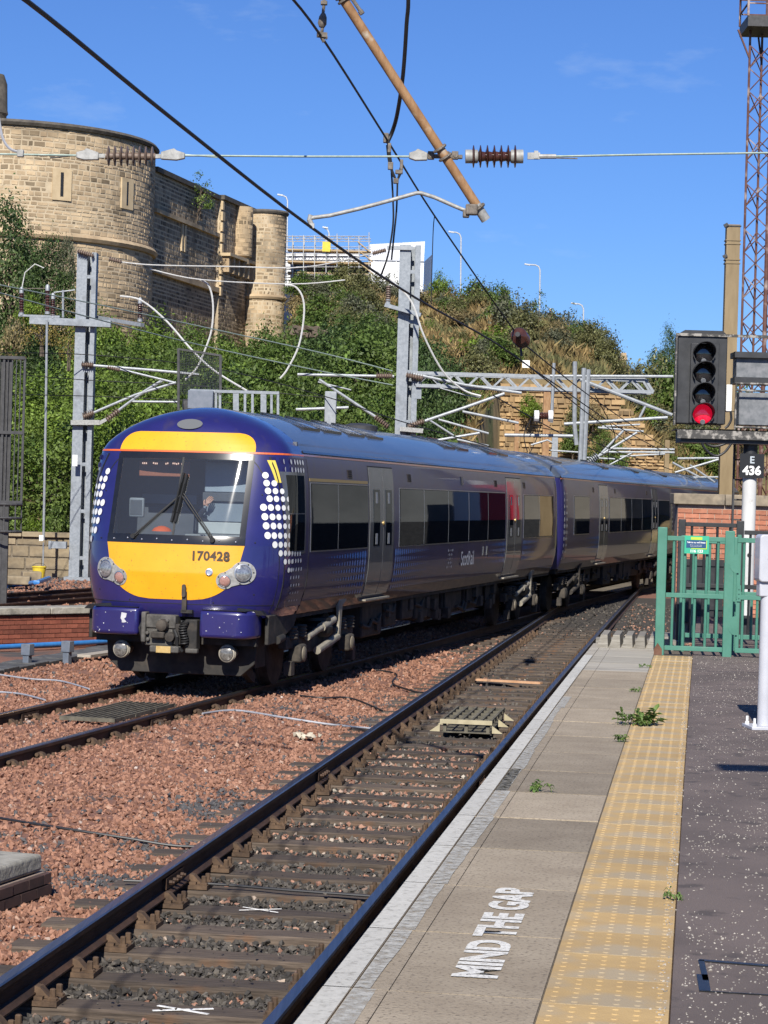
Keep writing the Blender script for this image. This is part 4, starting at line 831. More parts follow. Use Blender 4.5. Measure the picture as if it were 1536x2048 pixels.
p = gnd(18, 1168, 0); mb = MB(); mb.box((0, 0, .1), (1.1, .4, .22), .05); o = mb.build('stone_block', sand, None, local=True, bevel=.03); o.location = p; tag(o, 'long pale stone block on the ballast at the left edge', 'stone')
p = gnd(0, 1152, 0); o = thing('lineside_cabinet', 'grey lineside cabinet cut by the left edge', 'cabinet', p + Vector((-.12, -.6, -.1))); mb = MB(); mb.span((-.4, -.2, 0), (.28, .2, .75)); mb.build('case', galv, o, local=True, bevel=.03)
mb = MB(); mb.span((-.44, -.23, .72), (.32, .23, .78)); mb.build('lid', galv, o, local=True, bevel=.02)
# caged ladder structure at the left edge
CY = 50.0; c0 = at(18, 1090, CY); cg = thing('caged_ladder', 'black steel caged ladder and mesh screen at the left edge', 'ladder cage', Vector((c0.x, CY, -.2))); q = lambda x, y: at(x, y, CY) - Vector((c0.x, CY, -.2))
zt, zm, zb = q(48, 716).z, q(48, 866).z, q(40, 1005).z; xl, xr = q(-60, 800).x, q(48, 800).x
for z in (zt, zm, zb): mb = MB(); mb.beam((xl, 0, z), (xr, 0, z), .07, .07); mb.build('cross_rail', dark_steel, cg, local=True)
for k in range(14): x = xl + (xr - xl) * k / 13; mb = MB(); mb.beam((x, 0, zb), (x, 0, zt), .05 if k in (13, 8) else .022, .03, (0, 1, 0)); mb.build('upright', dark_steel, cg, local=True)
for x in (q(14, 900).x, q(2, 900).x): mb = MB(); mb.beam((x, .1, 0), (x, .1, zt), .13, .1, (0, 1, 0)); mb.build('ladder_stile', dark_steel, cg, local=True)
for k in range(26): mb = MB(); z = .3 + k * .2; mb.beam((q(2, 900).x, .1, z), (q(14, 900).x, .1, z), .03, .03); mb.build('rung', dark_steel, cg, local=True)
for z in (zb - .05, zb - .35, zb - .65): mb = MB(); mb.tube([(q(18, 900).x + .33 * math.cos(t), -.1 + .33 * math.sin(t), z) for t in np.linspace(0, 2 * PI, 18)], .03, 5); mb.build('hoop', dark_steel, cg, local=True)
for t in np.linspace(PI, 2 * PI, 5): mb = MB(); mb.beam((q(18, 900).x + .33 * math.cos(t), -.1 + .33 * math.sin(t), zb - .65), (q(18, 900).x + .33 * math.cos(t), -.1 + .33 * math.sin(t), zb), .03, .02, (0, 1, 0)); mb.build('hoop_strap', dark_steel, cg, local=True)
# ================================================================== THE TRAIN   (car frame: x to the right, y backwards along the train, z up from the rail heads)
paint = mat('dark_blue_train_paint', (0.016, 0.0145, 0.098), (0.020, 0.018, 0.120), 0.30, scale=2.5, coat=1.0, streak=((0.045, 0.036, 0.075), .56, .85), spots=((0.05, 0.04, 0.10), 60, .68, .80))
paint_side = mat('dark_blue_side_paint', (0.017, 0.0155, 0.078), (0.022, 0.020, 0.098), 0.28, scale=2.0, coat=.45, bump=.05, bscale=1.1, streak=((0.045, 0.036, 0.045), .58, .82))
roof_m = mat('dusty_blue_roof', (0.050, 0.062, 0.085), (0.080, 0.095, 0.12), .30, scale=1.6, stretch=(1, .15, 1), coat=.4, streak=((.10, .10, .105), .6, .8))
door_m = mat('grey_door_paint', (0.10, 0.105, 0.112), (0.135, 0.14, 0.148), .28, .1, scale=2, coat=.9)
dirt_m = mat('brown_dirty_skirt', (0.06, 0.04, 0.034), (0.10, 0.068, 0.055), .5, scale=4, coat=.4)
glass_d = mat('dark_window_glass', (0.004, 0.005, 0.006), None, .015, coat=0, spec=.9, bump=.035, bscale=1.3)
yellow = mat('warning_yellow', (0.74, 0.335, 0.008), (0.80, 0.38, 0.012), .38, scale=2, coat=.5, spots=((.30, .16, .03), 42, .66, .72), streak=((.66, .30, .02), .55, .8))
orange = mat('orange_line', (0.62, 0.12, 0.025), None, .4, coat=.5); gold = mat('gold_line', (0.42, 0.30, 0.12), None, .35, .4)
black_g = mat('gloss_black', (0.010, 0.010, 0.011), (.016, .016, .017), .22, scale=5, coat=.4); seal = mat('black_rubber_seal', (.012, .012, .012), None, .6)
silver = mat('silver_trim', (.55, .55, .56), None, .28, .9); chrome = mat('lamp_reflector', (.75, .75, .76), None, .08, 1.0)
under = mat('underframe_black', (.013, .0125, .012), (.038, .033, .028), .8, scale=6, bump=.3, spots=((.07, .055, .042), 4, .55, .75)); bogie_m = mat('dusty_bogie', (.030, .026, .022), (.075, .062, .048), .85, scale=7, bump=.4)
cream = mat('pale_axle_steel', (.24, .215, .165), (.36, .33, .27), .6, .2, scale=9); mat_cap = mat('dusty_axle_cap', (.13, .11, .08), (.22, .19, .14), .7, scale=9); tyre = mat('wheel_tread', (.30, .28, .26), None, .35, .9)
dotw = mat('white_dot_film', (.74, .74, .72), None, .4, coat=.4); dotb = mat('blue_dot_film', (.07, .20, .56), None, .35, coat=.8); dull_lamp = mat('dull_lamp_glass', (.10, .095, .085), (.24, .23, .21), .25, .3, scale=30, coat=.6); lampglass = mat('lamp_glass', (.16, .16, .17), (.46, .46, .45), .12, .5, scale=30, coat=1); pinkl = mat('tail_lamp_glass', (.30, .15, .125), (.42, .24, .20), .2, scale=60, coat=1)
def glass(name, tint, refl=1.0, ior=1.5, film=0.0):
    m = bpy.data.materials.new(name); m.use_nodes = True; t = m.node_tree; t.nodes.clear(); N = t.nodes; L = t.links
    tr_ = N.new('ShaderNodeBsdfTransparent'); tr_.inputs[0].default_value = (*tint, 1); gl = N.new('ShaderNodeBsdfGlossy'); gl.inputs['Roughness'].default_value = .02; fr = N.new('ShaderNodeFresnel'); fr.inputs[0].default_value = ior
    mul = N.new('ShaderNodeMath'); mul.operation = 'MULTIPLY_ADD'; mul.inputs[1].default_value = refl; mul.inputs[2].default_value = .02
    ms = N.new('ShaderNodeMixShader'); o = N.new('ShaderNodeOutputMaterial'); L.new(fr.outputs[0], mul.inputs[0]); L.new(mul.outputs[0], ms.inputs[0]); L.new(tr_.outputs[0], ms.inputs[1]); L.new(gl.outputs[0], ms.inputs[2]); df = N.new('ShaderNodeBsdfDiffuse'); df.inputs[0].default_value = (.62, .64, .66, 1); m2 = N.new('ShaderNodeMixShader'); m2.inputs[0].default_value = film      # a thin film of road dust
    L.new(ms.outputs[0], m2.inputs[1]); L.new(df.outputs[0], m2.inputs[2]); L.new(m2.outputs[0], o.inputs[0]); return m
screen_g = glass('windscreen_glass', (.72, .76, .78), 1.5, film=.035)
lerp = lambda z, P: float(np.interp(z, [p[0] for p in P], [p[1] for p in P]))
WZ = [(0.95, 1.19), (1.02, 1.225), (1.15, 1.28), (1.35, 1.325), (1.6, 1.345), (2.2, 1.345), (2.7, 1.322), (2.95, 1.29), (3.05, 1.262), (3.14, 1.215), (3.25, 1.125), (3.36, 1.00), (3.46, .855), (3.55, .685), (3.62, .50), (3.67, .32), (3.70, .17), (3.715, 0.0)]
SFZ = [(.95, -.88), (1.05, -.94), (1.5, -.98), (1.9, -.94), (3.03, -.54), (3.20, -.47), (3.32, -.42), (3.42, -.365), (3.48, -.31), (3.54, -.23), (3.58, -.155), (3.62, -.05), (3.65, .06), (3.68, .19), (3.70, .31), (3.71, .41), (3.715, .49)]
SKZ = [(.95, -.06), (1.9, -.03), (3.03, .02), (3.2, .10), (3.4, .25), (3.55, .42), (3.65, .5), (3.715, .5)]
PEX = 2.55
RS = lambda z: z if z < 3.05 else 3.05 + (z - 3.05) * .87      # how the roof height was surveyed
WZ = [(RS(a), b) for a, b in WZ]; SFZ = [(RS(a), b) for a, b in SFZ]; SKZ = [(RS(a), b) for a, b in SKZ]
wz = lambda z: lerp(z, WZ); sfz = lambda z: lerp(z, SFZ); skz = lambda z: lerp(z, SKZ)
def nose_y(l, z):                       # where the nose surface stands at lateral l, height z
    w_, f, k = max(wz(z), 1e-4), sfz(z), skz(z); q = min(1, abs(l) / w_); return k - (k - f) * (max(0, 1 - q ** PEX)) ** (1 / PEX)
def side_l(y, z, nose=True):
    if not nose: return wz(z)
    f, k = sfz(z), skz(z)
    if y >= k: return wz(z)
    q = min(1, (k - y) / (k - f)); return wz(z) * (max(0, 1 - q ** PEX)) ** (1 / PEX)
def nose_n(l, z, e=.01):
    a = Vector((l + e, nose_y(l + e, z), z)) - Vector((l - e, nose_y(l - e, z), z)); b = Vector((l, nose_y(l, z + e), z + e)) - Vector((l, nose_y(l, z - e), z - e))
    return a.cross(b).normalized()
def face_pt(l, z, off=.004): p = Vector((l, nose_y(l, z), z)); return p + nose_n(l, z) * off
def side_n(y, z, sx=1, nose=True, e=.01):
    a = Vector((side_l(y + e, z, nose), y + e, z)) - Vector((side_l(y - e, z, nose), y - e, z)); b = Vector((side_l(y, z + e, nose), y, z + e)) - Vector((side_l(y, z - e, nose), y, z - e)); n = a.cross(b).normalized(); return Vector((n.x * sx, n.y, n.z))
def side_pt(y, z, off=.004, sx=1, nose=True): return Vector((side_l(y, z, nose) * sx, y, z)) + side_n(y, z, sx, nose) * off
def shell(mb, fn, nu, nv, back=-.02):
    """a panel following a surface: outer face fn(u, v, off) plus a rim going in"""
    P = [fn(i / nu, j / nv, 0) for j in range(nv + 1) for i in range(nu + 1)]; F = [(j*(nu+1)+i, j*(nu+1)+i+1, (j+1)*(nu+1)+i+1, (j+1)*(nu+1)+i) for j in range(nv) for i in range(nu)]
    ring = [i for i in range(nu + 1)] + [j * (nu + 1) + nu for j in range(1, nv + 1)] + [nv * (nu + 1) + i for i in range(nu - 1, -1, -1)] + [j * (nu + 1) for j in range(nv - 1, 0, -1)]
    uv = [(r % (nu + 1) / nu, r // (nu + 1) / nv) for r in ring]; b0 = len(P); P += [fn(u, v, back) for u, v in uv]; n = len(ring)
    F += [(ring[(k + 1) % n], ring[k], b0 + k, b0 + (k + 1) % n) for k in range(n)]; mb.add(P, F); return mb
def side_panel(name, y0, y1, z0, z1, m, par, off=.005, sx=1, nose=False, nu=2, nv=6, smooth=True):
    mb = MB(); f = lambda u, v, d: side_pt(y0 + (y1 - y0) * u, z0 + (z1 - z0) * v, off + d, sx, nose); shell(mb, f, nu, nv)
    if sx < 0: mb.f = [q[::-1] for q in mb.f]
    return mb.build(name, m, par, smooth=smooth, local=True)
def face_panel(name, zs, lf, rf, m, par, off=.005, nu=24, nv=14):
    mb = MB(); f = lambda u, v, d: (lambda z: face_pt(lf(z) + (rf(z) - lf(z)) * u, z, off + d))(zs[0] + (zs[1] - zs[0]) * v); shell(mb, f, nu, nv); return mb.build(name, m, par, smooth=True, local=True)
def disc_on(mb, pt, n, r, k=12, th=.002):
    d, s, u = frame_from(n); P = [pt + (s * math.cos(2*PI*i/k) + u * math.sin(2*PI*i/k)) * r for i in range(k)]; mb.add(P, [tuple(range(k))])
def louvre(par, y, z, w_, h, sx=1, n=4):
    side_panel('vent', y - w_/2, y + w_/2, z - h/2, z + h/2, seal, par, .004, sx, nv=1); mb = MB()
    for k in range(n): zz = z - h/2 + h * (k + .5) / n; mb.box(side_pt(y, zz, .008, sx, False), (.012, w_ * .9, .008))
    mb.build('vent_slat', dirt_m, par, local=True)
def wheelset(par, y, n=24):
    for sx in (-1, 1):
        mb = MB(); mb.lathe([(.40, -.06), (.42, -.055), (.425, .06), (.45, .065), (.45, .09), (.36, .09), (.34, .05), (.14, .03), (.13, -.05), (.33, -.05), (.36, -.062)][::1], (sx * .80, y, .424), (-sx, 0, 0), n); o = mb.build('wheel', [bogie_m], par, smooth=True, local=True)
    mb = MB(); mb.tube([(-.8, y, .424), (.8, y, .424)], .085, 10); mb.build('axle', bogie_m, par, local=True)
def bogie(par, yc, detail=True):
    for dy in (-1.28, 1.28): wheelset(par, yc + dy)
    for sx in (-1, 1):
        mb = MB(); mb.prism([(-1.75, .50), (-1.0, .50), (-.6, .40), (.6, .40), (1.0, .50), (1.75, .50), (1.75, .66), (1.0, .72), (.5, .62), (-.5, .62), (-1.0, .72), (-1.75, .66)], (sx * 1.08 - .06, yc, 0), (0, 1, 0), (0, 0, 1), .12); mb.build('side_frame', bogie_m, par, local=True, bevel=.012)
        for dy in (-1.28, 1.28):
            mb = MB(); mb.span((sx * 1.16 - .09, yc + dy - .15, .31), (sx * 1.16 + .09, yc + dy + .15, .55)); mb.build('axle_box', bogie_m, par, local=True, bevel=.03)
            mb = MB(); mb.lathe([(.10, 0), (.10, .015), (.07, .03), (.001, .032)], (sx * 1.245, yc + dy, .424), (sx, 0, 0), 14); mb.build('axle_cap', under if not detail else mat_cap, par, smooth=True, local=True)
            for e in (-.23, .23): mb = MB(); mb.lathe([p for q in (0, .045, .09, .135) for p in ((.078, q), (.095, q + .02), (.078, q + .042))], (sx * 1.13, yc + dy + e, .62), (0, 0, 1), 12); mb.build('coil_spring', bogie_m, par, smooth=True, local=True)
        mb = MB(); mb.lathe([(.22, -.02), (.27, .04), (.27, .12), (.20, .17), (.24, .2), (.24, .24)], (sx * 1.02, yc, .60), (0, 0, 1), 18); mb.build('air_spring', seal, par, smooth=True, local=True)
        mb = MB(); mb.tube([(sx * 1.2, yc - .95, .62), (sx * 1.2, yc - .25, .72)], [.045, .045], 10); mb.tube([(sx * 1.2, yc - .25, .72), (sx * 1.2, yc + .35, .80)], .065, 10); mb.build('damper', cream if detail else bogie_m, par, smooth=True, local=True)
        mb = MB(); mb.prism([(.50, .52), (.62, .52), (.70, .98), (.90, 1.04), (.90, 1.12), (.52, 1.10), (.50, .95), (.56, .78)], (sx * 1.22 - .02, yc, 0), (0, 1, 0), (0, 0, 1), .05); mb.build('damper_bracket', cream if detail else bogie_m, par, local=True, bevel=.01)
        mb = MB(); mb.tube([(sx * 1.22, yc - .5, .42), (sx * 1.22, yc + .55, .55)], .055, 9); mb.build('torsion_link', cream if detail else bogie_m, par, smooth=True, local=True)
        mb = MB(); [mb.span((sx * 1.15 - .05, yc + e - .08, .16), (sx * 1.15 + .05, yc + e + .08, .34)) for e in (-1.62, 1.62)]; mb.build('sand_pipe_bracket', bogie_m, par, local=True)
def car_body(root, y0, y1, nose, m=paint_side):
    """side walls, roof, ends and floor of one coach between y0 and y1"""
    zl = [q for q in np.linspace(1.0, 3.06, 18)]; n = max(2, int((y1 - y0) / 1.0))
    cor = (lambda y: 1.0) if True else None
    def shrink(y):                             # blunt ends with rounded corners
        e = 0
        if not nose and y < y0 + .22: e = (y0 + .22 - y) / .22
        if y > y1 - .22: e = (y - y1 + .22) / .22
        return .16 * (1 - math.sqrt(max(0, 1 - e * e)))
    ys = sorted(set([y0, y0 + .03, y0 + .08, y0 + .14, y0 + .22] + list(np.linspace(y0 + .5, y1 - .5, n)) + [y1 - .22, y1 - .14, y1 - .08, y1 - .03, y1]))
    b = MB()
    for sx in (1, -1):
        P = [Vector(((wz(z) - shrink(y)) * sx, y, z)) for z in zl for y in ys]; k = len(ys); F = [(j*k+i, j*k+i+1, (j+1)*k+i+1, (j+1)*k+i) for j in range(len(zl) - 1) for i in range(k - 1)]; b.add(P, [f if sx > 0 else f[::-1] for f in F])
    b.build('body_side', m, root, smooth=True, local=True)
    zr = [3.05, 3.09, 3.14, 3.2, 3.25, 3.31, 3.36, 3.41, 3.46, 3.51, 3.55, 3.59, 3.62, 3.65, 3.67, 3.69, 3.70, 3.71, 3.715]; zr = [RS(z) for z in zr]; prof = [(wz(z), z) for z in zr] + [(-wz(z), z) for z in zr[-2::-1]]
    r = MB(); P = [Vector((l * (1 - shrink(y) * .6), y, z - (shrink(y) * .5 if z > 3.1 else 0))) for (l, z) in prof for y in ys]; k = len(ys); r.add(P, [(j*k+i, j*k+i+1, (j+1)*k+i+1, (j+1)*k+i) for j in range(len(prof) - 1) for i in range(k - 1)])
    r.build('roof', roof_m, root, smooth=True, local=True)
    for ye, sg in (((y1 - .002, 1),) if nose else ((y0 + .002, -1), (y1 - .002, 1))):
        e = MB(); sec = [(1, z) for z in zl] + [(1, z) for z in zr[1:]]; pts = [Vector((wz(z) - .16 if z < 3.1 else wz(z) * .9, ye, z - (0.08 if z > 3.1 else 0))) for _, z in sec]; allp = pts + [Vector((-p.x, p.y, p.z)) for p in pts[::-1]]; e.add(allp, [tuple(range(len(allp)))[::sg]]); e.build('end_wall', paint, root, local=True)
    f = MB(); f.span((-1.17, y0 + (.0 if nose else .1), .90), (1.17, y1 - .1, 1.005)); f.build('floor_pan', under, root, local=True)
    for sx in (1, -1):
        side_panel('skirt', y0 + (.1 if nose else .25), y1 - .25, .96, 1.13, dirt_m, root, .003, sx, False, nu=6, nv=2)
        side_panel('gutter', y0 + .02, y1 - .1, 3.055, 3.085, black_g, root, .012, sx, False, nu=6, nv=1); side_panel('orange_line', y0 + .0, y1 - .2, 3.018, 3.040, MATS['coral_line'], root, .003, sx, False, nu=6, nv=1)
mat('coral_line', (0.36, .15, .105), None, .35, coat=.6)
def door_pair(root, ya, ym, yb, sx=1):
    side_panel('door_seal', ya - .03, yb + .03, 1.06, 2.96, seal, root, .003, sx, nu=2, nv=10)
    for a, b in ((ya, ym - .012), (ym + .012, yb)):
        d = side_panel('door', a, b, 1.08, 2.94, door_m, root, .012, sx, nu=2, nv=10); c = (a + b) / 2
        side_panel('door_window', c - .19, c + .19, 1.80, 2.62, glass_d, d, .016, sx, nv=4)
        for z in (2.5, 1.90): side_panel('door_notice', c - .06, c + .06, z - .08, z + .08, MATS['notice_grey'], d, .018, sx, nv=1)
    mb = MB(); mb.lathe([(.035, 0), (.035, .012), (.02, .02)], side_pt(ym, 2.13, .012, sx, False), (sx, 0, 0), 12); mb.build('door_button', gold, root, local=True)
    mb = MB(); mb.span((sx * 1.2, ya, 1.00), (sx * 1.32, yb, 1.025)); mb.build('step', cream, root, local=True)
mat('notice_grey', (.30, .31, .32), None, .4)
def window_band(root, cuts, z0, z1, sx=1, trim=silver):
    side_panel('window_frame', cuts[0] - .03, cuts[-1] + .03, z0 - .022, z1 + .022, trim, root, .003, sx, nu=4, nv=4); side_panel('window_seal', cuts[0] - .012, cuts[-1] + .012, z0 - .008, z1 + .008, seal, root, .005, sx, nu=4, nv=4)
    for c_ in cuts[1:-1]: side_panel('window_divider', c_ - .009, c_ + .009, z0, z1, trim, root, .011, sx, nu=1, nv=4)
    for a, b in zip(cuts[:-1], cuts[1:]): side_panel('window', a + .006, b - .006, z0, z1, glass_d, root, .009 + random.uniform(0, .001), sx, nv=4)
def dot_field(root, name, m, cols, zr, sizes, sx=1, nose=False):
    mb = MB()
    for y in cols:
        for z in zr:
            r = sizes(y, z)
            if r > .008: disc_on(mb, side_pt(y, z, .007, sx, nose), side_n(y, z, sx, nose), r)
    if mb.v: tag(mb.build(name, m, root, local=True), kind='stuff')
def roof_hatch(root, y, a0, w_=.6, L=.8):
    """two shallow louvred hatches lying on the roof curve"""
    mb = MB()
    def rp(y, l, h=.012): z = float(np.interp(l, [p[1] for p in WZ][::-1], [p[0] for p in WZ][::-1])); return Vector((l, y, z + h))
    for k in range(5): q0, q1 = rp(y + L * k / 5, a0), rp(y + L * k / 5, a0 + w_); mb.beam(q0, q1, .06, .03)
    mb.beam(rp(y - .05, a0), rp(y + L, a0), .03, .04); mb.beam(rp(y - .05, a0 + w_), rp(y + L, a0 + w_), .03, .04); mb.build('roof_hatch', black_g, root, local=True)
def undergear(root, a, b, seed):
    rg = random.Random(seed); y = a
    while y < b:
        L = rg.uniform(.7, 1.6); d = rg.uniform(.42, .62); mb = MB(); mb.span((-1.05, y, .98 - d), (1.05 + rg.uniform(-.08, .08), y + L, .94)); mb.build('equipment_case', under, root, local=True, bevel=.03)
        for k in range(rg.randint(1, 3)):
            yy = y + rg.uniform(.1, L - .1); zz = rg.uniform(.5, .8); mb = MB()
            if rg.random() < .5: mb.span((1.04, yy - .12, zz - .08), (1.14, yy + .12, zz + .1))
            else: mb.tube([(1.1, yy - .3, zz), (1.14, yy, zz - .05), (1.1, yy + .35, zz + .06)], .028, 7)
            mb.build('pipework', bogie_m, root, local=True, bevel=0)
        mb = MB(); mb.span((1.03, y + .06, .98 - d + .07), (1.065, y + L - .06, .88)); mb.build('case_cover', under, root, local=True, bevel=.01)
        y += L + rg.uniform(.12, .4)
    for sx in (1, -1):
        mb = MB(); mb.tube([(sx * 1.12, a - .2, .93), (sx * 1.12, b + .2, .93)], .03, 7); mb.build('air_pipe', under, root, local=True)

def car_root(s0, lab, extra=0.0): 
    o = thing('train_car', lab, 'train car', tpt(s0, tcurve(s0) + 0), -TH - extra, 'cars of the blue train'); return o
car1 = car_root(0.0, 'leading blue train car with yellow cab front numbered 170428')
E1 = 21.25
car_body(car1, .5, E1, True)
# nose shell
nb = MB(); zl = [.95, 1.0, 1.05, 1.12, 1.2, 1.3, 1.4, 1.5, 1.6, 1.7, 1.8, 1.86]; zs_hi = [1.95, 2.1, 2.25, 2.4, 2.55, 2.7, 2.8, 2.9, 2.98, 3.03, 3.08, 3.14, 3.2, 3.26, 3.32, 3.37, 3.42, 3.47, 3.52, 3.56, 3.60, 3.63, 3.66, 3.68, 3.70, 3.71, 3.715]
def plan(z, n=40):
    w_, f, k = wz(z), sfz(z), skz(z); out = [(-w_, .5)]
    for i in range(n + 1):
        t = -PI / 2 + PI * i / n; out.append((w_ * math.copysign(abs(math.sin(t)) ** (2 / PEX), t), k - (k - f) * abs(math.cos(t)) ** (2 / PEX)))
    return out + [(w_, .5)]
rows = [[Vector((l, y, z)) for l, y in plan(z)] for z in zl]; k = len(rows[0]); P = [p for r in rows for p in r]; nb.add(P, [(j*k+i, j*k+i+1, (j+1)*k+i+1, (j+1)*k+i) for j in range(len(rows) - 1) for i in range(k - 1)])
rows = [[Vector((l, y, z)) for l, y in plan(z)] for z in [3.0] + [RS(q) for q in zs_hi[9:]]]; P = [p for r in rows for p in r]; nb.add(P, [(j*k+i, j*k+i+1, (j+1)*k+i+1, (j+1)*k+i) for j in range(len(rows) - 1) for i in range(k - 1)])
WSL = .885
for sx in (1, -1):                             # pillars beside the windscreen
    zz = np.linspace(1.86, 3.0, 14); ll = np.linspace(0, 1, 14)
    def pil(u, v):
        z = 1.86 + 1.14 * v; a = WSL; ang0 = a / wz(z); th0 = math.asin(min(1, ang0 ** (PEX / 2))); t = th0 + (PI / 2 - th0) * min(1, u / .85); w_, f, kk = wz(z), sfz(z), skz(z)
        y = kk - (kk - f) * abs(math.cos(t)) ** (2 / PEX); l = w_ * math.sin(t) ** (2 / PEX)
        if u > .85: y = kk + (.5 - kk) * (u - .85) / .15; l = w_
        return Vector((sx * l, y, z))
    m0 = MB(); m0.grid(pil, 20, 12); nb.add(m0.v, [f if sx > 0 else f[::-1] for f in m0.f])
nb.build('cab_shell', paint, car1, smooth=True, local=True, angle=60)
# windscreen, surround and yellow panels
cl = lambda q: (lambda z: -q(z)), 
face_panel('windscreen', (1.96, 2.985), lambda z: -WSL, lambda z: WSL, screen_g, car1, .002, 28, 12)
face_panel('screen_surround', (1.86, 1.965), lambda z: -WSL - .02, lambda z: WSL + .02, black_g, car1, .012, 24, 2)
for sx in (-1, 1): face_panel('screen_surround', (1.96, 2.99), (lambda z: -WSL - .02) if sx < 0 else (lambda z: WSL - .05), (lambda z: -WSL + .05) if sx < 0 else (lambda z: WSL + .02), black_g, car1, .004, 2, 12)
face_panel('screen_surround', (2.93, 3.01), lambda z: -WSL, lambda z: WSL, black_g, car1, .0045, 24, 1)
face_panel('screen_divider', (1.96, 2.95), lambda z: -.012, lambda z: .012, seal, car1, .006, 1, 8)
for k in range(9): 
    l = -.8 + 1.6 * k / 8; mb = MB(); mb.lathe([(.013, 0), (.009, .008), (.001, .01)], face_pt(l, 1.90 + .012 * (k % 2), .012), (0, -1, 0), 8); mb.build('bolt', silver, car1, local=True)
def topw(z): t = min(1, max(0, (z - 3.035) / .235)); return .66 + .24 * math.sqrt(1 - t ** 2.4)
face_panel('yellow_panel', (3.035, 3.272), lambda z: -topw(z), lambda z: topw(z), yellow, car1, .006, 36, 24)
def loww(z):
    t = (1.86 - z) / (1.86 - 1.165); return (.905 - .15 * t) * (.36 + .64 * (max(0, 1 - max(0, (t - .42) / .58) ** 2.4)) ** .5)
face_panel('yellow_panel', (1.165, 1.858), lambda z: -loww(z), lambda z: loww(z), yellow, car1, .006, 40, 44)
mb = MB(); f = lambda u, v, d: (lambda l, z: face_pt(l, z, .006 + d))(-1.25 + 2.5 * u, 3.012 + .022 * v); shell(mb, f, 60, 1); mb.build('orange_line', orange, car1, local=True)
for sx in (1, -1): side_panel('orange_line', -.42, .5, 3.012, 3.034, orange, car1, .005, sx, True, nu=10, nv=1)
mb = MB(); c = face_pt(0, 3.375, .006); dn = nose_n(0, 3.375); d_, s_, u_ = frame_from(dn); mb.add([c + s_ * .17 * math.cos(t) + u_ * .09 * math.sin(t) for t in np.linspace(0, 2 * PI, 24)[:-1]], [tuple(range(23))]); mb.build('blank_disc', mat('dull_grey_blank', (.12, .125, .13), None, .5), car1, local=True)
nb = nose_n(.5, 1.72); ez = nb; eyv = (Vector((0, 0, 1)) - ez * ez.z).normalized(); exv = eyv.cross(ez)
letters('lettering', '170428', .158, mat('number_brown_black', (.05, .03, .01), None, .4), face_pt(.50, 1.715, .011), exv, eyv, car1, True, bold=.005, spacing=1.05)
mb = MB(); mb.lathe([(.046, 0), (.046, .012), (.034, .014), (.032, .004), (.001, .003)], face_pt(.50, 1.52, .004), nose_n(.5, 1.52), 16); mb.build('socket', [silver], car1, smooth=True, local=True)
# headlight clusters: a waisted plate with one big and one small lamp
for sx in (-1, 1):
    cB, cS = (sx * .90, 1.52), (sx * .69, 1.42); rB, rS = .142, .105
    def outline(rB=rB, rS=rS):
        P = []; d = Vector((cS[0] - cB[0], cS[1] - cB[1])); D = d.length; a = math.atan2(d.y, d.x)
        for t in np.linspace(.30 * PI, 1.70 * PI, 20): P.append((cB[0] + rB * math.cos(a + t), cB[1] + rB * math.sin(a + t)))
        for t in np.linspace(-.62 * PI, .62 * PI, 16): P.append((cS[0] + rS * math.cos(a + t), cS[1] + rS * math.sin(a + t)))
        return P
    o_ = outline(); mb = MB(); n = len(o_); ct = ((cB[0] + cS[0]) / 2, (cB[1] + cS[1]) / 2)
    P = [face_pt(ct[0], ct[1], .014)]
    for rr in (.5, 1.0): P += [face_pt(ct[0] + (a - ct[0]) * rr, ct[1] + (b - ct[1]) * rr, .014) for a, b in o_]
    P += [face_pt(a, b, -.01) for a, b in o_]; F = [(0, 1 + i, 1 + (i + 1) % n) for i in range(n)] + [(1 + i, 1 + n + i, 1 + n + (i + 1) % n, 1 + (i + 1) % n) for i in range(n)] + [(1 + n + i, 1 + 2*n + i, 1 + 2*n + (i + 1) % n, 1 + n + (i + 1) % n) for i in range(n)]
    mb.add(P, F); hl = mb.build('headlight', grey_metal, car1, local=True)
    for (cc, r_, m_) in ((cB, .100, lampglass), (cS, .066, pinkl)):
        p, nn = face_pt(cc[0], cc[1], .014), nose_n(cc[0], cc[1]); mb = MB(); mb.lathe([(r_ + .010, 0), (r_ + .010, .010), (r_, .012), (r_, .004)], p, nn, 24); mb.build('lamp_bezel', silver, hl, smooth=True, local=True); mb = MB(); mb.lathe([(r_, .004), (r_ * .9, .010), (r_ * .6, .015), (r_ * .3, .018), (.001, .019)], p, nn, 22); mb.build('lamp', m_, hl, smooth=True, local=True)
    p, nn = face_pt(cB[0], cB[1], .016), nose_n(*cB); mb = MB(); mb.lathe([(.096, 0), (.096, .002), (.06, .002)], p, nn, 20); mb.build('lamp_well', black_g, hl, local=True)
    for i in range(0, len(o_), 4): a, b = o_[i]; a, b = ct[0] + (a - ct[0]) * .90, ct[1] + (b - ct[1]) * .90; mb = MB(); mb.lathe([(.009, 0), (.009, .005)], face_pt(a, b, .014), nose_n(a, b), 8); mb.build('screw', seal, hl, local=True)
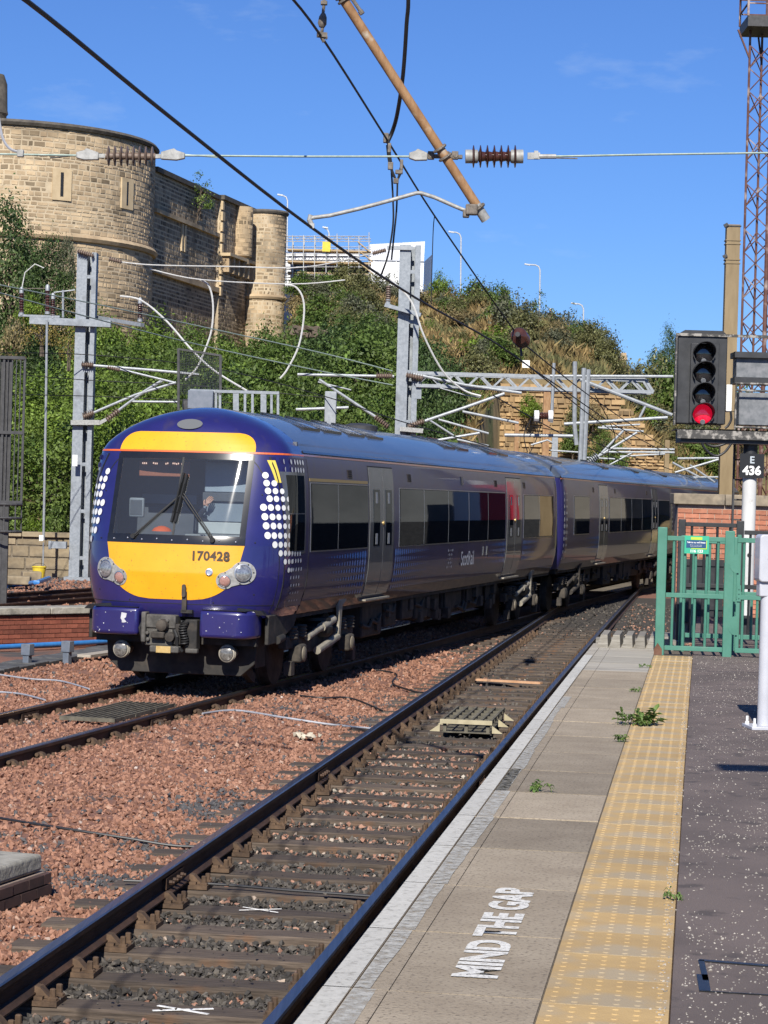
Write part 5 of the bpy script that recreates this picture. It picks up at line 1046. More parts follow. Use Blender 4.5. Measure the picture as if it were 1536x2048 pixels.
# lower valance, bumpers, coupler, deflector
mb = MB(); 
for sx in (-1, 1): mb.prism([(.30, 1.0), (1.20, 1.0), (1.14, 1.055), (.82, 1.085), (.42, 1.075)], (0, -.80, 0), (sx, 0, 0), (0, 0, 1), -.12 * sx)
mb.build('valance_recess', black_g, car1, local=True)
mb = MB(); mb.span((-1.06, -.70, .60), (1.06, -.1, 1.0)); mb.build('buffer_beam', under, car1, local=True)
for sx in (-1, 1):
    mb = MB(); q = []
    for l, y in ((.40, -1.0), (.88, -1.0), (.98, -.97), (1.05, -.89), (1.09, -.76), (1.10, -.58), (.40, -.58)): q.append((l * sx, y))
    if sx < 0: q = q[::-1]
    mb.prism(q, (0, 0, .70), (1, 0, 0), (0, 1, 0), .345); mb.build('bumper', paint, car1, local=True, bevel=.045, seg=3)
    mb = MB(); mb.span((sx * .42, -.985, 1.046), (sx * 1.0, -.6, 1.054)); mb.build('bumper_step', black_g, car1, local=True)
    p = Vector((sx * .70, -.72, .50)); mb = MB(); mb.lathe([(.06, -.3), (.085, -.02), (.105, 0), (.105, .05), (.092, .055)], p, (0, -1, 0), 20); mb.build('buffer_lamp', cream, car1, smooth=True, local=True); mb = MB(); mb.lathe([(.092, .05), (.085, .07), (.05, .085), (.001, .09)], p, (0, -1, 0), 20); mb.build('buffer_face', dull_lamp, car1, smooth=True, local=True)
    mb = MB(); mb.tube([p + Vector((.108 * math.cos(t), -.02, .108 * math.sin(t))) for t in np.linspace(0, 2 * PI, 18)], .008, 5); mb.build('clip_ring', cream, car1, local=True)
cp = mat('coupler_grey', (.055, .052, .046), (.12, .112, .10), .75, .2, scale=9, bump=.4)
def cbox(name, a, b, m=cp, bv=.015): mb = MB(); mb.span(a, b); return mb.build(name, m, car1, local=True, bevel=bv)
cbox('coupler_head', (-.34, -1.02, .80), (.10, -.7, .97)); cbox('coupler_head', (-.31, -1.0, .58), (.06, -.72, .80)); cbox('electrical_box', (-.34, -1.06, .62), (-.28, -.9, 1.0)); cbox('coupler_plate', (-.22, -1.06, .50), (.16, -.8, .585)); cbox('label_plate', (-.13, -1.066, .50), (.06, -1.061, .582), mat('faded_yellow_plate', (.42, .28, .09), (.5, .36, .15), .7, scale=20), 0)
cbox('coupler_jaw', (-.20, -1.1, .68), (-.02, -1.0, .76), bogie_m); cbox('coupler_bracket', (.20, -.95, .54), (.36, -.8, .92), under); cbox('coupler_bracket', (.22, -.98, .50), (.38, -.9, .56), cp); cbox('coupler_shelf', (.05, -1.0, .60), (.16, -.85, .86), under)
mb = MB(); mb.lathe([(.085, 0), (.07, .1), (.03, .13)], (-.06, -1.0, .84), (0, -1, 0), 14); mb.lathe([(.06, 0), (.06, .09), (.02, .1)], (.04, -.98, .70), (0, -1, 0), 12); mb.build('coupler_cone', bogie_m, car1, smooth=True, local=True)
mb = MB(); mb.tube([Vector((.20 + .018 * math.sin(t * .12), -.98, .60 + .30 * t / 60)) + Vector((.045 * math.cos(t), .045 * math.sin(t), 0)) for t in np.linspace(0, 60, 150)], .011, 5); mb.build('coiled_hose', seal, car1, smooth=True, local=True)
for l, z in ((-.25, .66), (-.1, .90), (0.0, .9), (-.26, .74)): mb = MB(); mb.lathe([(.022, 0), (.022, .03), (.01, .035)], (l, -1.02, z), (0, -1, 0), 8); mb.build('bolt', cp, car1, local=True)
mb = MB(); mb.tube([(.08, -.99, .78), (.13, -1.03, .70), (.12, -1.0, .58), (.18, -.96, .52)], .025, 8); mb.tube([(-.3, -1.0, .95), (-.36, -1.04, .8), (-.33, -.98, .6)], .02, 8); mb.build('air_hose', seal, car1, smooth=True, local=True)
mb = MB(); mb.span((.165, -.99, 1.03), (.225, -.975, 1.27)); mb.span((.15, -.98, 1.0), (.30, -.9, 1.04)); mb.build('lifting_bracket', under, car1, local=True); mb = MB(); mb.prism(rrect(.17, 1.20, .22, 1.36, .024), (0, -1.0, 0), (1, 0, 0), (0, 0, 1), .02); mb.build('lifting_eye', bogie_m, car1, local=True)
mb = MB(); mb.prism([(-.80, .20), (.80, .20), (.98, .36), (1.0, .62), (-1.0, .62), (-.98, .36)], (0, -.42, 0), (1, 0, 0), (0, 0, 1), .06); mb.build('obstacle_deflector', under, car1, local=True, bevel=.01)
mb = MB(); mb.span((-.95, -.35, .30), (.95, .1, .9)); mb.build('deflector_backing', under, car1, local=True)
for sx in (-1, 1): mb = MB(); mb.beam((sx * .75, -.25, .30), (sx * .75, .2, .12), .08, .12); mb.build('rail_guard', bogie_m, car1, local=True)
for sx in (-1, 1):
    o = MB(); o.prism([(-.62, .62), (-.2, .62), (.55, .80), (.75, .99), (-.62, .99)], (sx * 1.17 - .025, 0, 0), (0, 1, 0), (0, 0, 1), .05); o.build('cab_skirt', under, car1, local=True, bevel=.01)
    o = MB(); o.lathe([(.05, 0), (.05, .25), (.03, .28)], (sx * 1.2, -.25, .66), (0, 1, .1), 12); o.build('sand_hopper_pipe', under, car1, smooth=True, local=True)
mb = MB(); rg = random.Random(9)
for k in range(26):
    sx = rg.choice((-1, 1)); l = sx * rg.uniform(.42, .98); z = rg.uniform(.72, 1.02); r = rg.uniform(.003, .009); mb.add([(l + r * math.cos(t), -1.003, z + r * math.sin(t)) for t in (0, 1.3, 2.4, 3.6, 5)], [(4, 3, 2, 1, 0)])
mb.add([(-.62, -1.003, .98), (-.55, -1.003, .97), (-.56, -1.003, .92), (-.585, -1.003, .90), (-.55, -1.003, .86), (-.60, -1.003, .85), (-.63, -1.003, .91)], [(0, 1, 2, 3, 4, 5, 6)]); tag(mb.build('paint_scuff', mat('bare_scuff', (.42, .42, .44), (.55, .55, .56), .6), car1, local=True), kind='stuff')
for sx in (1, -1):
    side_panel('panel_seam', -.475, -.468, 1.02, 2.99, seal, car1, .003, sx, True, nu=1, nv=16)
mb = MB(); shell(mb, lambda u, v, d: (lambda l, z: face_pt(l, z, .003 + d))(-1.2 + 2.4 * u, 1.108 + .008 * v), 50, 1); mb.build('panel_seam', seal, car1, local=True)
for sx in (-1, 1):
    for (l, z) in ((1.02, 1.9), (1.04, 2.5), (1.02, 1.25), (.55, 1.14)): mb = MB(); mb.lathe([(.011, 0), (.009, .004), (.001, .005)], face_pt(sx * l, z, .002), nose_n(sx * l, z), 8); mb.build('screw', seal, car1, local=True)
# wipers
def wiper(p0, p1, blade):
    a, b = face_pt(*p0, .03), face_pt(*p1, .035); mb = MB(); mb.tube([a, b], .013, 7); mb.tube([a + Vector((.03, 0, .0)), b + Vector((.03, 0, .02))], .008, 6); mb.lathe([(.032, -.02), (.03, .02)], a, (0, -1, 0), 10); mb.build('wiper_arm', seal, car1, local=True)
    c, d = face_pt(*blade[0], .03), face_pt(*blade[1], .03); mb = MB(); mb.beam(c, d, .03, .03); mb.beam(c.lerp(d, .2) + Vector((0, -.015, 0)), c.lerp(d, .8) + Vector((0, -.015, 0)), .02, .03); mb.build('wiper_blade', seal, car1, local=True)
wiper((-.52, 1.93), (.015, 2.44), ((-.03, 2.12), (.04, 2.74))); wiper((.52, 1.91), (.05, 2.46), ((.02, 2.12), (.085, 2.72)))
# the cab behind the glass
cabd = mat('cab_dark_lining', (.085, .095, .11), (.12, .13, .15), .7, scale=3); cabl = mat('cab_pale_lining', (.24, .27, .30), (.30, .33, .36), .6, scale=3); 
def inner(name, a, b, m, bv=0): mb = MB(); mb.span(a, b); return mb.build(name, m, car1, local=True, bevel=bv)
inner('cab_back_wall', (-1.2, .42, 1.1), (1.2, .46, 3.2), cabd); inner('cab_floor', (-1.2, -.4, 1.06), (1.2, .42, 1.1), cabd); inner('cab_ceiling', (-1.1, -.3, 3.03), (1.1, .42, 3.06), cabd)
inner('cab_console', (-.95, -.55, 1.5), (.95, -.15, 1.93), cabd, .03); inner('cab_door_panel', (.14, .36, 1.7), (.80, .40, 2.92), cabl, .02); inner('cab_blue_band', (.14, -.12, 2.52), (.82, -.10, 2.90), mat('pale_blue_band', (.30, .37, .44), (.40, .46, .53), .7, scale=2, bump=.3), .01); inner('cab_dark_band', (.12, -.14, 2.40), (.82, -.10, 2.515), cabd, .01); inner('cab_mid_panel', (.12, -.10, 2.14), (.82, -.08, 2.395), mat('slate_blue_panel', (.20, .245, .30), (.26, .31, .36), .7, scale=2), .01); inner('cab_pale_band', (.10, -.22, 1.985), (.82, -.12, 2.135), mat('pale_band', (.46, .50, .50), (.54, .57, .56), .7, scale=2), .01); inner('cab_desk_top', (.05, -.6, 1.93), (.85, -.2, 1.98), mat('cab_desk_grey', (.30, .32, .33), None, .5), .01); inner('cab_shelf', (-.85, .3, 2.35), (-.1, .4, 2.47), cabl); inner('cab_cupboard', (-.85, .3, 1.5), (-.1, .4, 2.3), cabd)  # flat panels coloured in bands, standing in for what the right pane shows
inner('destination_blind', (-.68, -.33, 2.70), (.0, -.30, 2.90), mat('blind_brown', (.33, .11, .055), (.38, .14, .07), .6), .01)
mb = MB(); rg = random.Random(4); [mb.box((-.63 + .024 * k, -.332, 2.865 + .006 * (rg.random() > .5)), (.013, .004, .02)) for k in range(24) if rg.random() < .72]; mb.build('blind_lights', mat('led_amber', (.8, .5, .4), None, .5, emit=(1, .7, .55), estr=1.0), car1, local=True)
inner('cab_monitor', (-.78, -.40, 2.17), (-.58, -.34, 2.42), cabl, .02); inner('cab_monitor_screen', (-.76, -.406, 2.20), (-.60, -.402, 2.39), cabd)
mb = MB(); mb.lathe([(.13, 0), (.10, .04), (.04, .065), (.001, .07)], (-.34, -.36, 2.0), (0, 0, 1), 16); mb.build('orange_cap', mat('hi_vis_orange', (.75, .13, .03), None, .6), car1, smooth=True, local=True)
# side of the leading car
for sx in (1, -1):
    side_panel('cab_door', -.36, .58, 1.08, 2.98, MATS['dark_blue_side_paint'], car1, .006, sx, True, nu=8, nv=10)
    for y in (-.37, .585): side_panel('door_seal', y - .006, y + .006, 1.05, 2.98, seal, car1, .008, sx, True, nu=1, nv=12)
    f = side_panel('window_frame', -.33, .43, 1.76, 2.80, door_m, car1, .009, sx, True, nu=8, nv=6); side_panel('window', -.26, .36, 2.28, 2.76, glass_d, car1, .013, sx, True, nu=6, nv=4); side_panel('window', -.26, .36, 1.80, 2.265, glass_d, car1, .013, sx, True, nu=6, nv=4)
    window_band(car1, [.72, 2.10, 3.80], 1.79, 2.66, sx); side_panel('gold_line', .66, 3.82, 2.695, 2.735, gold, car1, .004, sx, nv=1)
    door_pair(car1, 3.90, 4.72, 5.40, sx); window_band(car1, [5.85, 7.55, 9.45, 11.2, 13.0, 14.75], 1.78, 2.64, sx); door_pair(car1, 14.95, 15.80, 16.55, sx); window_band(car1, [16.85, 18.7, 20.5], 1.78, 2.62, sx)
    for y in (2.8, 6.55, 13.85, 16.95): louvre(car1, y, 2.82, .26, .12, sx)
    side_panel('indicator_lamp', 10.6, 10.75, 2.76, 2.90, black_g, car1, .015, sx, nv=1)
    zr = [1.87 + (1055 - q) / 570 * 1.11 for q in (605, 655, 705, 755, 812, 872, 930, 992, 1050, 1105, 1160, 1215)]
    # white dots wrapping the cab corner, biggest at their forward point
    def arc_y(k, z, y_end=-.17, pitch=.098):
        y, l = y_end, side_l(y_end, z); need = k * pitch; acc = 0
        while acc < need and y > sfz(z) + .003: y2 = y - .004; l2 = side_l(y2, z); acc += math.hypot(y2 - y, l2 - l); y, l = y2, l2
        return y
    mb = MB()
    for j, z in enumerate(zr):
        for k in range(6):
            lo, hi = (5 - k), 12 - (5 - k)
            if k == 5: ok = 4 <= j <= 7
            else: ok = (4 - k) <= j <= (7 + (5 - k))
            if not ok: continue
            y = arc_y(k, z); disc_on(mb, side_pt(y, z, .009, sx), side_n(y, z, sx), .030 + .0032 * k, 14)
    for z in (2.95, 2.85):
        for k in range(6): disc_on(mb, side_pt(-.25 + .125 * k, z - .02, .0095, sx), side_n(0, z, sx), .034, 12)
    for j, z in enumerate((1.76, 1.67, 1.56, 1.46, 1.36, 1.26, 1.16)):
        for k in range(5): 
            if k * 1.0 < 4.6 - j * .2: disc_on(mb, side_pt(-.30 + .12 * k + .04 * j, z, .0095, sx), side_n(0, z, sx), .032 - .003 * j, 12)
    if sx < 0: pass
    for q in range(0, len(mb.f)): f_ = mb.f[q]; m1_ = MB(); m1_.add([mb.v[i] for i in f_], [tuple(range(len(f_)))]); m1_.build('white_dot', dotw, car1, local=True)
    rows_ = [1.68 - .105 * k for k in range(6)]
    dot_field(car1, 'blue_dot', dotb, [1.5 + .145 * k for k in range(16)], rows_, lambda y, z: .062 * (1 - (3.75 - y) / 2.6) * (.55 + .45 * (z - 1.1) / .6), sx)
    dot_field(car1, 'blue_dot', dotb, [5.6 + .145 * k for k in range(17)], rows_, lambda y, z: .062 * (1 - (y - 5.5) / 2.8) * (.55 + .45 * (z - 1.1) / .6), sx)
    dot_field(car1, 'blue_dot', dotb, [12.9 + .145 * k for k in range(14)], rows_[:4], lambda y, z: .05 * (1 - (14.9 - y) / 2.4), sx); dot_field(car1, 'blue_dot', dotb, [16.8 + .145 * k for k in range(14)], rows_[:4], lambda y, z: .05 * (1 - (y - 16.7) / 2.4), sx)
lg = mat('logo_white', (.62, .63, .66), None, .4)
letters('lettering', 'ScotRail', .36, lg, side_pt(11.2, 1.47, .010, 1, False), (0, 1, 0), (0, 0, 1), car1, True, bold=.004); dot_field(car1, 'logo_dot', lg, [9.5 + .09 * k for k in range(5)], [1.36 + .07 * k for k in range(5)], lambda y, z: .024 if (abs((y - 9.5) / .09 - (z - 1.36) / .07) < .6 or abs((y - 9.5) / .09 + (z - 1.36) / .07 - 4) < .6) else .012)
for y in (12.6, 12.95): side_panel('hatch_handle', y, y + .09, 1.50, 1.66, door_m, car1, .012, 1, nv=2)
side_panel('warning_label', -.40, -.34, 2.66, 2.94, mat('warning_label', (.65, .52, .08), None, .5), car1, .006, 1, True, nu=2, nv=3)
bogie(car1, 2.15); bogie(car1, 17.9); undergear(car1, 4.6, 15.2, 5)
for y in (2.0, 4.6, 11.4, 15.5): roof_hatch(car1, y, .25); roof_hatch(car1, y + 1.2, .25)
mb = MB(); mb.lathe([(.3, 0), (.3, .08), (.15, .12), (.001, .13)], (0, 8.5, 3.60), (0, 0, 1), 16); mb.build('roof_dome', dark_steel, car1, smooth=True, local=True)
# coupled cars behind
def plain_car(s0, lab, extra, L=20.3):
    c = car_root(s0, lab, extra); car_body(c, 0, L, False)
    for sx in (1, -1):
        window_band(c, [1.5, 3.7], 1.78, 2.64, sx); door_pair(c, 5.3, 6.05, 6.72, sx); window_band(c, [6.95, 9.0, 11.0, 13.1, 15.1], 1.78, 2.64, sx); door_pair(c, 15.3, 15.95, 16.5, sx); window_band(c, [16.7, 19.4], 1.78, 2.62, sx)
        for y in (4.4, 8.0, 14.2): louvre(c, y, 2.82, .24, .12, sx)
        mb = MB()
        for j in range(11):
            y = .16; z = 1.25 + .145 * j; disc_on(mb, side_pt(y, z, .02, sx, False) - Vector((.02 * sx, 0, 0)), side_n(y, z, sx, False), .058 - .004 * abs(j - 5), 12)
            for k in range(2): disc_on(mb, side_pt(.34 + .15 * k, z, .006, sx, False), side_n(.5, z, sx, False), .042 - .004 * abs(j - 5), 12)
        for q in range(0, len(mb.f)): f_ = mb.f[q]; m1_ = MB(); m1_.add([mb.v[i] for i in f_], [tuple(range(len(f_)))]); m1_.build('white_dot', dotw, c, local=True); side_panel('orange_line', .02, .3, 3.018, 3.04, orange, c, .004, sx, nv=1)
        dot_field(c, 'blue_dot', dotb, [3.3 + .145 * k for k in range(14)], [1.66 - .11 * k for k in range(4)], lambda y, z: .05 * (1 - (5.2 - y) / 2.3), sx)
    bogie(c, 2.5, False); bogie(c, 17.6, False); undergear(c, 4.8, 15.2, 9); roof_hatch(c, 1.6, .25); roof_hatch(c, 9, .25); roof_hatch(c, 15, .25)
    mb = MB(); mb.span((-.62, -.62, 1.05), (.62, .05, 3.35)); mb.build('gangway_bellows', seal, c, local=True, bevel=.06)
    for k in range(5): mb = MB(); mb.span((-.68, -.58 + .13 * k, 1.02), (.68, -.54 + .13 * k, 3.4)); mb.build('bellows_rib', seal, c, local=True)
    return c
car2 = plain_car(21.95, 'middle blue train car coupled behind the leading car', .012); car3 = plain_car(43.0, 'third train car mostly hidden by the brick wall', .03)
# ================================================================== OVERHEAD LINE
def insulator(par, a, b, n, r, core, m=None, local=False, name='insulator', caps=None):
    """ribbed porcelain between a and b with n sheds"""
    a, b = Vector(a), Vector(b); L = (b - a).length; pr = [(core, 0)]; p = L / n
    for k in range(n):
        c = p * (k + .5); pr += [(core, c - p * .30), (r * .72, c - p * .14), (r * .97, c - p * .06), (r, c), (r * .95, c + p * .08), (core * 1.15, c + p * .22)]
    pr.append((core, L)); mb = MB(); mb.lathe(pr, a, b - a, 20); o = mb.build(name, m or brown_porcelain, par, smooth=True, local=local)
    if caps:
        for q, s in ((a, 1), (b, -1)): d = (b - a).normalized() * s; mb = MB(); mb.lathe([(caps, -.035), (caps, .05), (caps * .9, .06)], q, d, 16); mb.build('end_cap', grey_metal, par, smooth=True, local=local)
    return o
def wire(label, pts, r, m, cat='wire', name='overhead_wire', group=None, smooth=True, n=6):
    P = [Vector(p) for p in pts]; P = smooth_path(P, 5) if (smooth and len(P) > 2) else P; mb = MB(); mb.tube(P, r, n); o = mb.build(name, m, None, org=P[0], smooth=True); return tag(o, label, cat, group)
W = wire
NY = 17.0
W('black contact wire running from the top left corner down across the frame', [near(0, -1.0, 4.53), near(5, -.95, 4.53), at(-60, -75, 8.7), at(90, 30, 9.75), at(350, 242, 12.6), at(623, 455, 17), at(830, 595, 23), at(1030, 712, 32), near(50, -.7, 4.5), near(75, -.7, 4.5)], .0115, wire_m, name='contact_wire')
cat_pts = [at(100, -560, 9), at(380, -220, 12.5), at(500, -92, 14.5), at(560, -30, 15.6), at(642, 72, 17), at(775, 281, 21), at(868, 430, 25), at(1000, 622, 30), at(1030, 662, 31.4)]
W('upper black catenary wire passing behind the tan tube to the ringed insulator', cat_pts, .0105, wire_m, name='catenary_wire')
W('catenary wire continuing from the ringed insulator into the distance', [at(1050, 690, 32.2), at(1170, 785, 44), at(1290, 868, 62), at(1340, 900, 78)], .0105, wire_m, name='catenary_wire')
ring_m = mat('red_brown_porcelain', (.085, .030, .022), (.13, .05, .036), .2, scale=8)
a, b = at(1037, 671, 31.2), at(1045, 681, 32.2); ins = thing('strain_insulator', 'ringed brown disc insulator seen end on against the hillside', 'insulator', a); insulator(ins, a, b, 5, .118, .035)
mb = MB(); mb.tube([a, a + (a - b) * .25], .035, 8); mb.tube([b, b + (b - a) * .3], .03, 8); mb.tube([at(1041, 690, 32), at(1043, 712, 32)], .02, 6); mb.build('end_fitting', dark_steel, ins)
# tan cantilever tube with registration arm
ct = thing('registration_tube', 'slanting rusty tan tube carrying a bent arm, close overhead', 'cantilever tube', at(970, 438, NY))
T0, T1 = at(600, -135, NY - .5) + (at(600, -135, NY - .5) - at(972, 440, NY)) * .9, at(972, 440, NY); mb = MB(); cut = T0.lerp(T1, .971); mb.tube([T0, cut], .036, 18); mb.build('tube', rust_tube, ct, smooth=True)
mb = MB(); mb.lathe([(.0375, 0), (.0375, (T1 - cut).length), (.031, (T1 - cut).length), (.030, (T1 - cut).length - .05)], cut, T1 - cut, 18); mb.build('tube_end', grey_metal, ct, smooth=True)
def on_tube(px): 
    t = 0
    return min((T0.lerp(T1, k / 400) for k in range(401)), key=lambda p: abs((p.x / p.y) - (px - 768 + (0)) / FOC))
def ring(par, c, ax, r, tr, m): d, s, u = frame_from(ax); mb = MB(); mb.tube([c + (s * math.cos(t) + u * math.sin(t)) * r for t in np.linspace(0, 2 * PI, 19)], tr, 6); return mb.build('clamp_ring', m, par, smooth=True)
for f in (.588, .595): ring(ct, T0.lerp(T1, f), T1 - T0, .043, .011, clamp_m)
mb = MB(); q = T0.lerp(T1, .592); mb.tube([q + Vector((.03, 0, 0)), q + Vector((.07, 0, 0)), q + Vector((.135, 0, -.09))], .014, 8); mb.lathe([(.02, 0), (.02, .03)], q + Vector((.13, 0, -.085)), (.06, 0, -.08), 8); mb.build('clamp_tail', clamp_m, ct)
for f in (.866, .882): ring(ct, T0.lerp(T1, f), T1 - T0, .046, .012, clamp_m)
q = T0.lerp(T1, .977); ring(ct, q, T1 - T0, .046, .014, clamp_m); mb = MB(); mb.box(q + Vector((-.05, -.03, -.02)), (.09, .07, .08)); mb.box(q + Vector((-.09, -.02, -.05)), (.05, .05, .06)); mb.build('swivel_clamp', clamp_m, ct, bevel=.008)
P = [at(945, 414, NY), at(930, 421, NY), at(906, 411, NY), at(870, 395, NY), at(842, 386, NY), at(833, 386, NY), at(780, 401, NY), at(720, 417, NY), at(660, 431, NY), at(622, 436, NY)]
mb = MB(); mb.tube(P, .0155, 10); mb.build('steady_arm', grey_metal, ct, smooth=True); mb = MB(); mb.tube([at(622, 430, NY), at(619, 440, NY), at(624, 452, NY)], .02, 8); mb.box(at(624, 452, NY), (.035, .04, .035)); mb.build('contact_clip', grey_metal, ct)
# hanger at the top
hg = thing('wire_hanger', 'dark swivel hanger holding the catenary wire at the top of the frame', 'hanger', at(645, 75, NY)); mb = MB(); mb.tube([at(650, -60, NY), at(648, 8, NY), at(646, 28, NY)], .012, 7); mb.build('rod', clamp_m, hg)
mb = MB(); mb.box(at(648, 6, NY), (.05, .04, .03)); mb.build('collar', clamp_m, hg, bevel=.004); mb = MB(); mb.lathe([(.02, -.05), (.035, -.02), (.03, .03), (.015, .06)], at(645, 42, NY), (0.1, 0, 1), 10); mb.build('swivel', clamp_m, hg, bevel=.004); mb = MB(); mb.tube([at(645, 50, NY), at(644, 62, NY), at(640, 72, NY), at(655, 76, NY)], .013, 7); mb.box(at(644, 70, NY), (.07, .05, .035), .3); mb.tube([at(636, 62, NY), at(648, 84, NY)], .014, 6); mb.build('wire_clamp', clamp_m, hg)
# cross span wire with its two big insulators
sp = thing('cross_span', 'taut pale span wire with two big ribbed insulators across the frame', 'span wire', at(768, 313, NY))
def seg(pts, r, m, name, n=8, par=sp): mb = MB(); mb.tube([at(*p, NY) for p in pts], r, n); return mb.build(name, m, par, smooth=True)
seg([(-1400, 290), (-80, 307), (40, 309), (155, 311)], .008, copper_wire, 'wire'); seg([(365, 311), (600, 313), (828, 313)], .008, copper_wire, 'wire'); seg([(1100, 313), (1300, 309), (1600, 305), (2900, 285)], .008, copper_wire, 'wire'); seg([(100, 316), (150, 311)], .005, black_cable, 'wire_tail'); seg([(1110, 316), (1155, 317)], .005, clamp_m, 'wire_tail'); seg([(370, 309), (435, 315)], .005, copper_wire, 'wire_tail')
def wedge(x0, x1, y, flip): 
    a, b = at(x0, y, NY), at(x1, y, NY); L = b.x - a.x; mb = MB(); pl = [(0, -.02), (L * .35, -.035), (L, -.03), (L, .025), (L * .45, .055), (L * .35, .04), (0, .022)]
    if flip: pl = [(L - p, q) for p, q in pl][::-1]
    mb.prism(pl, a + Vector((0, .02, 0)), (1, 0, 0), (0, 0, 1), .045); mb.build('wedge_clamp', grey_metal, sp, bevel=.006)
wedge(153, 198, 311, False); wedge(322, 370, 311, True); wedge(818, 855, 312, False)
insulator(sp, at(211, 312, NY), at(311, 313, NY), 8, .076, .024, dusty_porcelain); mb = MB(); [mb.lathe([(.022, -.02), (.022, .02)], at(x, 312, NY), (0, 1, 0), 10) for x in (192, 328)]; mb.beam(at(186, 312, NY), at(214, 312, NY), .03, .03); mb.beam(at(308, 313, NY), at(335, 312, NY), .03, .03); mb.build('pin_link', grey_metal, sp)
insulator(sp, at(940, 313, NY), at(1037, 313, NY), 7, .087, .034, brown_porcelain, caps=.052)
mb = MB(); [mb.lathe([(.02, -.03), (.02, .03)], at(x, 312, NY), (0, 1, 0), 10) for x in (862, 911)]; mb.beam(at(850, 312, NY), at(925, 314, NY), .035, .03); [mb.box(at(x, 311, NY), (.05, .05, .06)) for x in (862, 892, 910)]; mb.build('clevis', clamp_m, sp, bevel=.005)
mb = MB(); mb.beam(at(1055, 312, NY), at(1080, 312, NY), .02, .05); mb.box(at(1072, 310, NY), (.03, .04, .06)); mb.tube([at(1078, 313, NY), at(1112, 313, NY)], .018, 8); mb.build('turnbuckle', grey_metal, sp)
mb = MB(); mb.box(at(41, 307, NY), (.05, .04, .055)); mb.build('cable_clip', grey_metal, sp, bevel=.006); W('grey cable dropping to the clip at the left end of the span wire', [at(-160, -500, NY), at(-40, 40, NY), at(-12, 180, NY), at(-2, 240, NY), at(5, 275, NY), at(18, 296, NY), at(36, 304, NY)], .011, grey_cable, 'cable')
# feeder cable and jumpers
W('thick black cable hanging from the top edge to the catenary clamp', [at(700, -900, 18), at(800, -300, 19.5), at(816, -30, 20), at(813, 50, 20.2), at(806, 150, 20.5), at(795, 225, 20.8), at(785, 262, 21), at(774, 286, 21)], .019, black_cable, 'cable', 'feeder_cable', n=10)
jm = thing('jumper_clamp', 'small clamp cluster joining jumper wires below the black cable', 'clamp', at(775, 290, 21))
mb = MB(); mb.box(at(772, 276, 21), (.05, .05, .09)); mb.box(at(778, 296, 21), (.04, .04, .09)); mb.box(at(781, 332, 21), (.05, .04, .07)); mb.box(at(803, 330, 21), (.03, .04, .10)); mb.box(at(798, 344, 21), (.07, .04, .04)); mb.box(at(792, 362, 21), (.05, .04, .05)); mb.build('clamp_body', clamp_m, jm, bevel=.006)
mb = MB(); mb.tube([at(776, 290, 21), at(778, 310, 21), at(782, 335, 21)], .02, 7); mb.tube([at(783, 340, 21), at(788, 352, 21), at(794, 362, 21), at(799, 350, 21), at(802, 335, 21)], .014, 7); mb.build('jumper_loop', wire_m, jm)
for k, (pts, lb) in enumerate((([(783, 345), (786, 400), (786, 450), (776, 510), (760, 556)], 'jumper wire curving from the clamp cluster down towards the mast top'), ([(795, 362), (793, 420), (788, 470), (783, 520)], 'straight jumper wire hanging from the clamp cluster'))): W(lb, [at(x, y, 21.2 + .1 * k) for x, y in pts], .010, wire_m, 'wire', 'jumper_wire')
W('thin dropper wire hanging from the catenary right of the tan tube', [at(869, 432, 25), at(866, 470, 25), at(862, 612, 25)], .006, wire_m, 'wire', 'dropper_wire')
W('short dropper joining the catenary and contact wires beneath the tan tube', [at(642, 72, 17) + Vector((0, .0, 0)), at(640, 76, 17)], .006, wire_m, 'wire', 'dropper_wire') if False else None

# ---- left mast
MY = 65.0; def_b = at(160, 1150, MY); m1 = thing('overhead_line_mast', 'tall grey steel mast standing by the stone wall at the left', 'mast', Vector((def_b.x, MY, -.15))); mt = at(168, 506, MY).z; X0 = at(168, 800, MY).x
def mast(o, X, Yc, zt, w1, w2, gap, wd):
    b = o.location
    x0 = X - (w1 + gap + w2) / 2 - b.x; mb = MB(); mb.span((x0, -wd/2, 0), (x0 + w1, wd/2, zt - b.z)); mb.build('column_flange', galv, o, local=True)
    mb = MB(); mb.span((x0 + w1 + gap, -wd/2, 0), (x0 + w1 + gap + w2, wd/2, zt - b.z)); mb.build('column_flange', galv, o, local=True)
    mb = MB(); mb.span((x0 + w1, wd/2 - .05, 0), (x0 + w1 + gap, wd/2 - .02, zt - b.z)); mb.build('column_web', galv, o, local=True)
    for k in range(7): z = .6 + k * 1.35; mb = MB(); mb.span((x0 + w1 - .001, -wd/2 + .02, z), (x0 + w1 + gap + .001, -wd/2 + .06, z + .10)); mb.build('batten', galv, o, local=True)
    mb = MB(); mb.span((x0 - .12, -wd/2 - .12, 0), (x0 + w1 + gap + w2 + .12, wd/2 + .12, .10)); mb.build('base_plate', galv, o, local=True)
def gp(*p): return at(*p)
mast(m1, X0, MY, mt, .30, .13, .13, .46)
def arm(par, pts, r, Y, m=galv_tube, name='cantilever_tube', n=8): mb = MB(); mb.tube([at(*(p if len(p) == 2 else p[:2]), p[2] if len(p) > 2 else Y) for p in pts], r * .8, n); return mb.build(name, m, par, smooth=True)
F1 = MY - .35
mb = MB(); mb.beam(at(60, 641, F1), at(222, 648, F1), .22, .20); mb.build('cross_arm', galv, m1); mb = MB(); mb.beam(at(190, 634, F1 + .7), at(285, 650, F1 - .6), .14, .10); mb.build('cross_arm', galv, m1); mb = MB(); mb.beam(at(38, 631, F1), at(120, 634, F1), .2, .06); mb.build('insulator_shelf', galv, m1)
